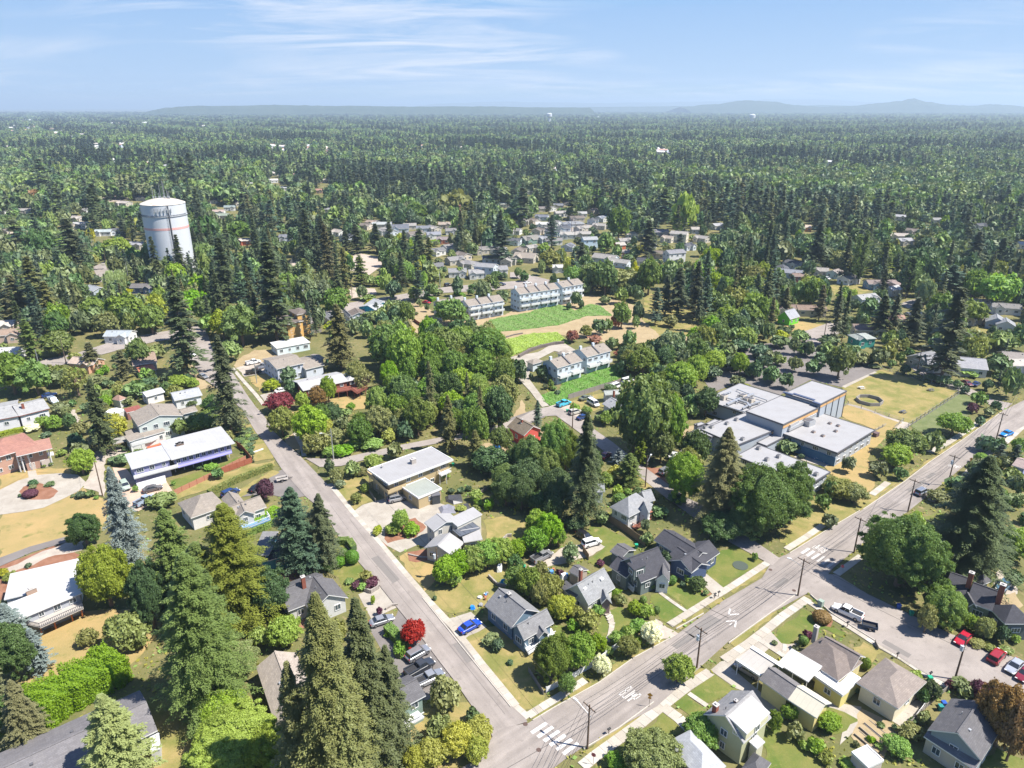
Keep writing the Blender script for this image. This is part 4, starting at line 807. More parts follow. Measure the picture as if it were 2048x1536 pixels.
town('pair of pale blue townhouses nearest the fenced green bank, right half beside the red bushes','the right lower townhouses',[('h',(1115,1180),(1430,1095),8.5)],0,6.6,extra=[('h',(790,1150),(900,1110),(1000,1030),0,3.2,'hip',1.0,TW,RT,dict(win=.2))])
town('long row of four pale blue townhouses above the dark green slope','the row of four townhouses',[('h',(250,375),(760,300),9)],0,8.6)
town('two pale townhouses at the right end of the upper row','the right upper townhouses',[('h',(800,285),(1070,240),9)],0,8.8)
town('white balconied townhouses behind the round maple above the dirt track','the left upper townhouses',[('J',(1700,1250),(1985,1205),9),('J',(1480,1250),(1690,1215),8)],0,7.0)
# barn, cottages near the cul-de-sac
h,k=house('old red barn-like house with mossy roof and a green tarpaulin on its corner','the old red barn',[('G',(-40,850),(95,925),(225,865),0,4.0,'gable',2.0,(.55,.10,.08),(.17,.14,.105),dict(win=.4))])
b=MB();p=[Pt('G',92,925,2.6),Pt('G',140,915,2.8),Pt('G',165,965,.1),Pt('G',100,990,.1)];b.face(p);b.face([q+Vector((.1,.1,-.1))for q in p[::-1]]);b.build('tarpaulin',plain('green_tarp',(.02,.30,.20),.4),h);chimney(h,'G',80,815,5,6.6,.5)
h,k=house('weathered grey house with many parked vehicles in its yard below the fence','the weathered grey house',[('G',(720,670),(830,735),(870,650),0,3.4,'gable',1.6,(.55,.55,.56),(.3,.3,.31),dict(win=.5)),('G',(745,600),(880,590),(860,560),0,3.0,'gable',.8,(.5,.5,.5),(.3,.32,.3),dict(win=.3))])
chimney(h,'G',815,590,4,6.2,.5)
# bottom right houses
h,k=house('two storey pale green house with red chimney, grey roof and white rear roof plane','the pale green two storey house',[('u',(685,845),(1045,540),(1545,895),0,4.9,'gable',2.5,(.40,.41,.25),(.27,.265,.265),dict(win=.8)),('u',(1240,1100),(1540,825),(1295,625),4.6,6.5,'shed',.75,(.55,.53,.36),membrane((.38,.375,.37)),dict(win=.8,ov=.15)),('u',(1370,1290),(1475,1200),(1380,1110),0,3.4,'shed',.2,(.5,.48,.36),(.40,.40,.41),dict(win=0,ov=.15))])
chimney(h,'u',830,830,4,7.2,.7);chimney(h,'u',1090,745,5,7.2,.4)
h,k=house('grey roofed bungalow half out of the picture at bottom centre','the grey bungalow at bottom centre',[('u',(200,1210),(650,1700),(1000,1536),0,3.2,'hip',1.5,(.5,.5,.48),(.36,.37,.385),dict(win=.3)),('u',(0,1290),(150,1180),(260,1290),0,3.0,'gable',.8,(.5,.5,.48),(.33,.34,.35),dict(win=0))])
house('dark hip roofed shed at the bottom edge behind the pale green house','the dark bottom shed',[('u',(1170,1536),(1330,1330),(1560,1460),0,2.8,'hip',1.2,(.3,.3,.28),RG,dict(win=0))],'shed','shed')
CY=(0.62,0.55,0.30)
h,k=house('pale yellow house with brown cross gable roof and grey chimney near the side street','the pale yellow house',[('r',(1100,775),(1555,1038),(1745,860),0,3.5,'gable',1.7,CY,(.19,.16,.145),dict(win=.8)),('r',(860,818),(1385,1165),(1670,905),0,3.45,'hip',2.2,CY,(.18,.15,.135),dict(win=.3))])
chimney(h,'r',1090,570,2,5.4,.7,plain('grey_stone',(.33,.30,.27),.9,.2,4))
h,k=house('pale yellow annex with worn white flat roof behind the pale yellow house','the pale yellow annex',[('r',(1075,1095),(1440,1350),(1510,1275),0,3.0,'flat',0,(.60,.53,.20),membrane((.50,.49,.47)),dict(win=.5,ov=.25)),('r',(1445,1345),(1680,1130),(1560,1050),0,3.04,'flat',0,(.60,.53,.20),membrane((.53,.52,.50)),dict(win=.3,ov=.25))],'annex','annex')
h,k=house('white ribbed metal patio roof on posts between the yellow buildings','the white metal patio roof',[('r',(605,935),(1000,1175),(1170,1000),0,3.3,'open',.5,CY,MWR,dict(win=0))],'carport','patio roof')
h,k=house('long yellow garage with dark grey gable roof and white roof at its end','the long yellow garage',[('r',(375,1140),(740,1400),(875,1190),0,3.6,'gable',1.3,(.62,.55,.28),(.165,.155,.155),dict(win=.25)),('r',(740,1400),(1110,1640),(1230,1400),0,3.6,'gable',1.3,(.60,.50,.22),MCR,dict(win=.25))],'garage','garage')
h,k=house('open carport with grey roof and white edges sheltering a tan car','the open carport',[('r',(75,905),(385,1110),(600,940),0,3.0,'open',.4,CY,membrane((.36,.34,.31)),dict(win=0))],'carport','carport')
b=MB();a=k[0];b.bar(a['P'](0,.2,3.12),a['P'](a['L'],.2,3.12),.45,.12);b.build('gutter',WHITE,h);b=MB();b.bar(a['P'](0,a['W']-.4,3.5),a['P'](a['L']+1.5,a['W']-.4,3.5),.8,.12);b.build('gutter',WHITE,h)
h,k=house('square brown shingled house with corner porch left of the tan patio','the brown shingled house',[('t',(-100,440),(440,780),(815,435),0,3.5,'hip',1.7,(.62,.57,.42),(.235,.20,.178),dict(win=.5,ov=.6))])
h,k=house('dark grey gabled house with full width lower porch roof at the bottom right corner','the dark gabled corner house',[('t',(815,1045),(1115,645),(1760,1040),0,4.3,'gable',2.3,(.22,.27,.30),RG,dict(win=.5)),('t',(765,1130),(1420,1560),(1500,1460),0,3.0,'shed',1.0,(.45,.40,.33),(.15,.148,.155),dict(win=.8,ov=.3))])
h,k=house('green grey house with black roof and two brick chimneys behind the big maple','the green house with two chimneys',[('s',(1310,590),(1640,715),(1740,470),0,4.0,'gable',2.2,(.20,.23,.18),RD,dict(win=1)),('s',(1030,440),(1310,540),(1370,300),0,4.0,'gable',2.0,(.25,.27,.22),RD,dict(win=.5)),('s',(1340,660),(1260,520),(1370,540),0,4.0,'gable',.9,(.25,.27,.22),RG,dict(win=0)),('s',(1390,290),(1500,250),(1570,360),0,3.6,'hip',1.2,(.25,.27,.22),RG,dict(win=0))])
chimney(h,'s',1355,320,5,8.3,.8);chimney(h,'s',1725,570,2,8.6,.9)
h,k=house('dark roofed house cut by the right edge beside the lower garden','the dark house at the right edge',[('s',(1800,880),(2180,880),(2180,640),0,4.0,'hip',2.2,(.10,.12,.13),RD,dict(win=1))])
house('white flat roofed shed standing beside the vegetable beds','the white shed by the vegetable beds',[('D',(500,1440),(600,1536),(680,1475),0,2.5,'flat',0,(.5,.45,.4),membrane((.45,.43,.41)),dict(win=0,ov=.1))],'shed','shed')
house('white sided cottage glimpsed behind the tall fir right of the avenue','the white cottage right of the avenue',[('H',(1590,1470),(1640,1490),(1690,1440),0,3.0,'gable',1,WH,(.5,.45,.42),dict(win=.3))])
house('brown roofed cottage at the right edge beside the avenue','the brown cottage at the right edge',[('H',(1950,1160),(2060,1195),(2090,1120),0,3.0,'gable',1,(.25,.28,.45),(.3,.24,.22),dict(win=.3))])
# school
SW=plain('school_wall',(0.33,0.36,0.40),.8,.08,.6);SB=plain('school_tan_band',(0.55,0.33,0.15),.8,.1);SBL=plain('school_blue_wall',(0.05,0.13,0.22),.7)
def school():
 sp=[('e',(1325,700),(2048*0+1780,480),(1310,320),0,7.6,'flat',0,SW,MS,dict(win=0,ov=.25,trim=TRIMD)),('e',(1800,440),(2140,268),(1690,135),0,8.6,'flat',0,SW,MS,dict(win=0,ov=.25,trim=TRIMD)),('e',(840,560),(1300,330),(740,180),0,4.6,'flat',0,SW,MS,dict(win=.6,ov=.8,trim=TRIMD)),('e',(730,965),(1300,735),(800,560),0,4.8,'flat',0,SW,MS,dict(win=0,ov=.25,trim=TRIMD)),('e',(400,860),(730,720),(520,640),0,4.5,'flat',0,SW,MS,dict(win=0,ov=.25,trim=TRIMD)),('f',(865,1065),(1350,770),(650,545),0,4.4,'flat',0,SW,MS,dict(win=.9,ov=.6,trim=TRIMD)),('e',(1650,1480),(1930,1305),(1010,945),0,4.2,'flat',0,SW,MS,dict(win=.9,ov=.6,trim=TRIMD)),('e',(1110,975),(1380,835),(1250,790),0,3.6,'flat',0,SW,MS,dict(win=0,ov=.2,trim=TRIMD)),('e',(240,870),(420,790),(260,735),0,3.4,'flat',0,plain('cmu_wall',(.36,.33,.33),.9),MS,dict(win=0,ov=.1,trim=TRIMD)),('e',(230,720),(330,690),(270,665),0,3.2,'flat',0,SW,MS,dict(win=0,ov=.1,trim=TRIMD)),('e',(420,720),(540,660),(440,630),0,3.9,'flat',0,SW,MS,dict(win=0,ov=.1,trim=TRIMD))]
 h,bl=house('sprawling flat roofed grey school with white roofs, tan bands and rooftop ducts','the flat roofed school',sp,'school','school')
 def band(k,z0,z1,m,sides=(0,1),out=.03,nm='band',s0=0,s1=1):
  for sd in sides:
   L,Wd=k['L'],k['W'];ov=.25
   b=MB();P=k['P']
   if sd==0:b.bar(P(ov+(L-2*ov)*s0,ov-.04-out,(z0+z1)/2),P(ov+(L-2*ov)*s1,ov-.04-out,(z0+z1)/2),.1,z1-z0)
   else:b.bar(P(L-ov+.04+out,ov+(Wd-2*ov)*s0,(z0+z1)/2),P(L-ov+.04+out,ov+(Wd-2*ov)*s1,(z0+z1)/2),.1,z1-z0)
   b.build(nm,m,h)
 band(bl[0],6.2,7.2,SB,(0,));band(bl[1],7.3,8.2,SB,(0,1));band(bl[3],3.9,4.4,SB,(0,),s0=.8)
 k=bl[1]
 for i in range(5):b=MB();s=.25+(k['L']-.5)*i/4;b.box((k['P'](s,.13,0).x,k['P'](s,.13,0).y,4),(.14,.14,8),0);b.build('pilaster',TRIMD,h)
 k=bl[0]
 for i in range(22):put_window(h,k['P'](k['L']*(.22+.034*i),.2,5.3),atan2(k['u'].y,k['u'].x),.62,1.4)
 for k,z in((bl[5],1.6),(bl[6],1.6)):
  n=int(k['W']/2.2)
 k=bl[5];b=MB();b.bar(k['P'](.5,.5,1.3),k['P'](.5,k['W']-.5,1.3),.25,2.6);b.build('blue_panel',SBL,h)
 def roofpt(x,y,z):return Pt('e',x,y,z)
 def duct(pts,r=.28,z=5.3,m=METAL):
  b=MB();q=[roofpt(x,y,z)for x,y in pts]
  for p,s in zip(q,q[1:]):b.bar(p,s,r*2,r*1.6)
  o=b.build('roof_duct',m,h);b=MB()
  for p in q:b.box((p.x,p.y,5.0),(.12,.12,.6))
  b.build('duct_support',TRIMD,o)
 duct([(730,245),(920,320),(1110,385)],.16);duct([(560,450),(700,500),(830,535)],.16);duct([(600,440),(760,370),(940,310)],.35)
 duct([(480,340),(540,315),(650,275)],.2);duct([(600,355),(700,385),(740,410)],.2);duct([(800,490),(880,450),(1020,410)],.25);duct([(760,300),(880,330),(880,350)],.16)
 duct([(740,380),(860,420),(900,470)],.3);duct([(740,320),(860,300)],.15);duct([(930,390),(1000,420)],.15)
 def unit(x,y,z,s=(1.6,1.4,1.1),m=None,t='e',nm='roof_unit'):
  c=Pt(t,x,y,z);b=MB();b.box((c.x,c.y,z+s[2]/2),s,radians(35));o=b.build(nm,m or METAL,h)
  b=MB();b.box((c.x,c.y,z+s[2]+.04),(s[0]*.8,s[1]*.8,.08),radians(35));b.build('grille',TRIMD,o)
 for x,y in((555,375),(850,410),(905,420),(800,370)):unit(x,y,4.6,(1.9,1.7,1.5),plain('unit_tan',(.5,.45,.38),.6))
 for x,y in((720,650),(600,700),(895,640),(1070,710),(405,745),(320,750),(800,900),(1005,1015),(1110,1160),(1260,1120),(1295,1215),(1740,1350)):unit(x,y,4.7 if y<920 else 4.2,(1.0,1.0,.8),plain('unit_grey',(.36,.35,.34),.6))
 unit(490,700,4.4,(3.0,2.4,1.6),METAL,'f')
 for x,y in((765,690),(870,720),(840,790),(555,800),(675,850)):unit(x,y,4.4,(.9,.9,.45),plain('vent_brown',(.33,.26,.22),.7),'f','roof_vent')
 b=MB();p,q=Pt('f',230,760,5.2),Pt('f',430,665,5.2);b.bar(p,q,1.0,.9);b.build('roof_duct',METAL,h);b=MB();p,q=Pt('f',240,720,6.0),Pt('f',350,660,6.0);b.bar(p,q,1.1,1.0);b.build('roof_duct',METAL,h)
 for(x0,y0),(x1,y1),w in(((170,280),(290,315),.9),((300,300),(570,385),1.0),((550,405),(650,440),.9)):
  b=MB();b.bar(Pt('f',x0,y0,8.75),Pt('f',x1,y1,8.75),w,.22);b.build('roof_curb',plain('navy_curb',(.06,.08,.14),.6),h)
 c=Pt('e',205,800,3.4);b=MB();b.tube((c.x,c.y,3.4),(c.x,c.y,6.2),.18,.18,8);b.build('flue',TRIMD,h)
 return h
school()
c=Pt('f',1270,410);r=empty('ball_pit',c,0,label='octagonal grey timber wall ring standing on the playing field',cat='play pit')
for i in range(8):
 a0,a1=2*pi*(i+.5)/8,2*pi*(i+1.5)/8;b=MB();b.bar(c+Vector((4*cos(a0),4*sin(a0),.6)),c+Vector((4*cos(a1),4*sin(a1),.6)),.18,1.2);b.build('wall_panel',plain('grey_timber',(.26,.24,.22),.9,.2),r)
def table(tile,x,y,label,rz=0.5,m=None):
 c=Pt(tile,x,y);r=empty('picnic_table',c,rz,label=label,cat='picnic table',group='picnic tables at the school');m=m or plain('table_grey',(.5,.5,.48),.7)
 L=lambda p:c+Vector((p[0]*cos(rz)-p[1]*sin(rz),p[0]*sin(rz)+p[1]*cos(rz),p[2]))
 b=MB();b.box(L((0,0,.74)),(1.9,.8,.06),rz);b.build('tabletop',m,r)
 for s in(-1,1):
  b=MB();b.box(L((0,s*.75,.44)),(1.9,.3,.05),rz);b.build('seat',m,r)
  b=MB();b.bar(L((s*.7,-.8,.40)),L((s*.7,.8,.40)),.08,.08);b.bar(L((s*.7,-.55,.05)),L((s*.7,-.2,.7)),.08,.08);b.bar(L((s*.7,.55,.05)),L((s*.7,.2,.7)),.08,.08);b.build('leg',METAL,r)
table('f',690,1170,'white picnic table in the school courtyard beside the dark wall',.4,WHITE);table('f',615,1145,'smaller white picnic table left in the school courtyard',.9,WHITE)
table('f',1165,240,'lone grey picnic table on the field near the parking lot',.3);table('f',1700,550,'row of dark bench tables near the lower edge of the field',.6,TRIMD);table('H',1300,568,'grey bench table at the far right of the field',.2,TRIMD)
b=MB();c=Pt('f',1350,850);b.box((c.x,c.y,.6),(1.6,1.2,1.2),.6);b.box((c.x,c.y,1.24),(1.7,1.3,.08),.6);tag(b.build('storage_bin',plain('brown_bin',(.12,.08,.08),.7)),'brown storage bin on the grass at the corner of the school','bin')
# water tower
def tower():
 yb=548;base=G(350,yb);top=G(329,408);
 c=Vector((base.x,base.y,0));zt=40
 for i in range(900):
  z=20+i*.1
  if proj((c.x,c.y,z))[1]<407:zt=z;break
 dep=proj((c.x,c.y,zt))[2];R_=41.5/FPX*dep
 r=empty('water_tower',c,0,label='tall white cylindrical water tower with a pink stripe among the firs',cat='water tower');LAND.append((c.x,c.y,'the water tower'))
 WT=plain('tower_white',(0.52,0.54,0.565),.45,.04,.1);n=64
 def ring(z,rr):return[(c.x+rr*cos(2*pi*i/n),c.y+rr*sin(2*pi*i/n),z)for i in range(n)]
 b=MB();b.loft([ring(z,R_)for z in(0,zt*.58)],cap=False);b.build('tank_wall',WT,r,smooth=True)
 b=MB();b.loft([ring(zt*.71,R_),ring(zt,R_)],cap=False);b.build('tank_wall',WT,r,smooth=True)
 b=MB();b.loft([ring(zt*.58,R_),ring(zt*.71,R_)],cap=False);mid=b.build('tank_wall',WT,r,smooth=True)
 b=MB();b.loft([ring(zt*.665,R_+.06),ring(zt*.695,R_+.06)],cap=True);b.build('stripe',plain('pink_stripe',(.62,.34,.31),.5,.05),r)
 m,t,bs=newmat('rusted_dome');cc=noise(t,pos(t),.35,6,.7);t.links.new(mixc(t,ramp(t,cc,[(.45,(0,0,0)),(.7,(1,1,1))]),(.60,.57,.52),(.34,.24,.17)),bs.inputs['Base Color']);bs.inputs['Roughness'].default_value=.7
 b=MB();b.loft([ring(zt,R_+.15),ring(zt+.25,R_+.15)]+[ring(zt+.25+R_*.23*(1-k*k),R_*k+.02)for k in(.97,.85,.7,.5,.3,.12)],m=0);b.build('dome',m,r,smooth=True)
 for i in range(24):
  a=2*pi*i/24;b=MB();p=[c+Vector((cos(a)*R_*k,sin(a)*R_*k,zt+.34+R_*.23*(1-k*k)))for k in(.98,.8,.6,.4,.2)]
  for q,s in zip(p,p[1:]):b.bar(q,s,.12,.12)
  b.build('dome_rib',plain('tower_rib',(.5,.47,.43),.7),r)
 for z,w in((zt*.845,.30),(zt*.865,.12)):
  b=MB();b.loft([ring(z-w/2,R_+w),ring(z+w/2,R_+w)],cap=True);b.build('ledge',METAL,r)
 for i in range(46):
  a=pi+2*pi*i/46*.5+pi/46;b=MB();b.box((c.x+cos(a)*(R_+.25),c.y+sin(a)*(R_+.25),zt*.86),(.12,.12,1.0),a);b.build('bracket',TRIMD,r)
 for i in range(9):
  a=radians(272+i*8)if i<6 else radians(192+(i-6)*5);b=MB();b.box((c.x+cos(a)*(R_+.5),c.y+sin(a)*(R_+.5),zt*.93),(.25,.45,2.4),a);b.build('antenna',METAL,r)
 for dx,dy,h_ in((-4.2,-1,8),(-3.6,.5,5),(-.6,0,9),(1.2,.4,10),(2.3,-1,8.5),(3.3,.6,4),(-1.8,1,3.5),(4.2,0,4.5),(2.8,1,6)):
  b=MB();b.tube((c.x+dx,c.y+dy,zt+R_*.2),(c.x+dx,c.y+dy,zt+R_*.2+h_),.13,.07,6);b.box((c.x+dx,c.y+dy,zt+R_*.24+.6),(.6,.6,.9));b.build('mast',METAL,r)
 b=MB();a=radians(302);s=radians(1.7)
 for k in(a-s,a+s):b.bar(c+Vector((cos(k)*(R_+.5),sin(k)*(R_+.5),1)),c+Vector((cos(k)*(R_+.5),sin(k)*(R_+.5),zt)),.1,.1)
 for z in np.arange(1,zt,.8):b.bar(c+Vector((cos(a-s)*(R_+.5),sin(a-s)*(R_+.5),z)),c+Vector((cos(a+s)*(R_+.5),sin(a+s)*(R_+.5),z)),.08,.08)
 b.build('ladder',METAL,r)
 b=MB();k=radians(306);b.tube(c+Vector((cos(k)*(R_+.25),sin(k)*(R_+.25),0)),c+Vector((cos(k)*(R_+.25),sin(k)*(R_+.25),zt)),.3,.3,8);b.build('pipe',TRIMD,r)
 x0,y0,_=proj(c+Vector((-R_,0,zt+14)));x1,y1,_=proj(c+Vector((R_,0,8)));KEEP.append((x0,y0,x1,y1,c.y));CLEAR.append([(c.x+(R_+2)*cos(2*pi*i/12),c.y+(R_+2)*sin(2*pi*i/12))for i in range(12)])
tower()
def fartank(x,y0,y1,w,label):
 d=4300;c=Vector(((x-1024)/FPX*d*cos(PITCH),d,0));z1=HC+d*tan(math.atan((768-y0)/FPX)-PITCH);n=20;R_=w/2/FPX*d*cos(PITCH)
 r=empty('water_tower',c,0,label=label,cat='water tower',group='small water towers near the horizon');f=lambda z,rr:[(c.x+rr*cos(2*pi*i/n),c.y+rr*sin(2*pi*i/n),z)for i in range(n)]
 b=MB();b.loft([f(0,R_*.5),f(z1-R_*1.6,R_*.5),f(z1-R_*1.2,R_),f(z1-R_*.3,R_),f(z1,R_*.5)]);b.build('tank',plain('tower_white',(.7,.72,.74)),r)
fartank(1099,226,236,11,'tiny white water tower just below the horizon near the centre');fartank(1507,228,238,12,'tiny white water tower below the horizon left of the pointed hill')
# mid-distance houses: (tile, x, y, length, width, degrees, wall, roof, label, landmark)
MH=[]
def mh(tile,x,y,L,Wd,deg,wall,roof,label,st=1,kind='gable',rise=1.5,win=.8):
 L*=.88;Wd*=.92;roof=tuple(k*.8 for k in roof);ze=2.9*st+.3;c=Pt(tile,x,y,ze);a=radians(deg);u=Vector((cos(a),sin(a),0));v=Vector((-u.y,u.x,0))
 if(c+v).length<c.length:v=-v
 p=[c-u*L/2-v*Wd/2,c+u*L/2-v*Wd/2,c+u*L/2+v*Wd/2];q=[proj(k)[:2]for k in p]
 sh_=label.split()
 lm='the '+' '.join(sh_[:4])
 for p_ in('with','behind','and','of','the','at','in','left','right','just','beside','under','facing','among','above','below','deep','left','at','beyond','on'):
  if lm.split()[-1]==p_:lm=' '.join(lm.split()[:-1])
 sp=[('X',q[0],q[1],q[2],0,ze,kind,rise,wall,roof,dict(win=win,ov=.35))]
 if L>8.5 and st<1.5:
  s_=rnd.choice((-1,1));o_=c+u*s_*L*.24-v*Wd*.38;w2=Wd*.55;p=[o_-v*w2*.6-u*w2/2,o_+v*w2-u*w2/2,o_+v*w2+u*w2/2];sp.append(('X',)+tuple(proj(k)[:2]for k in p)+(0,ze,'gable',rise*.8,wall,roof,dict(win=win,ov=.35)))
 house(label,lm,sp)
W1,W2,W3,W4=(.62,.62,.60),(.5,.55,.6),(.45,.42,.36),(.33,.36,.4)
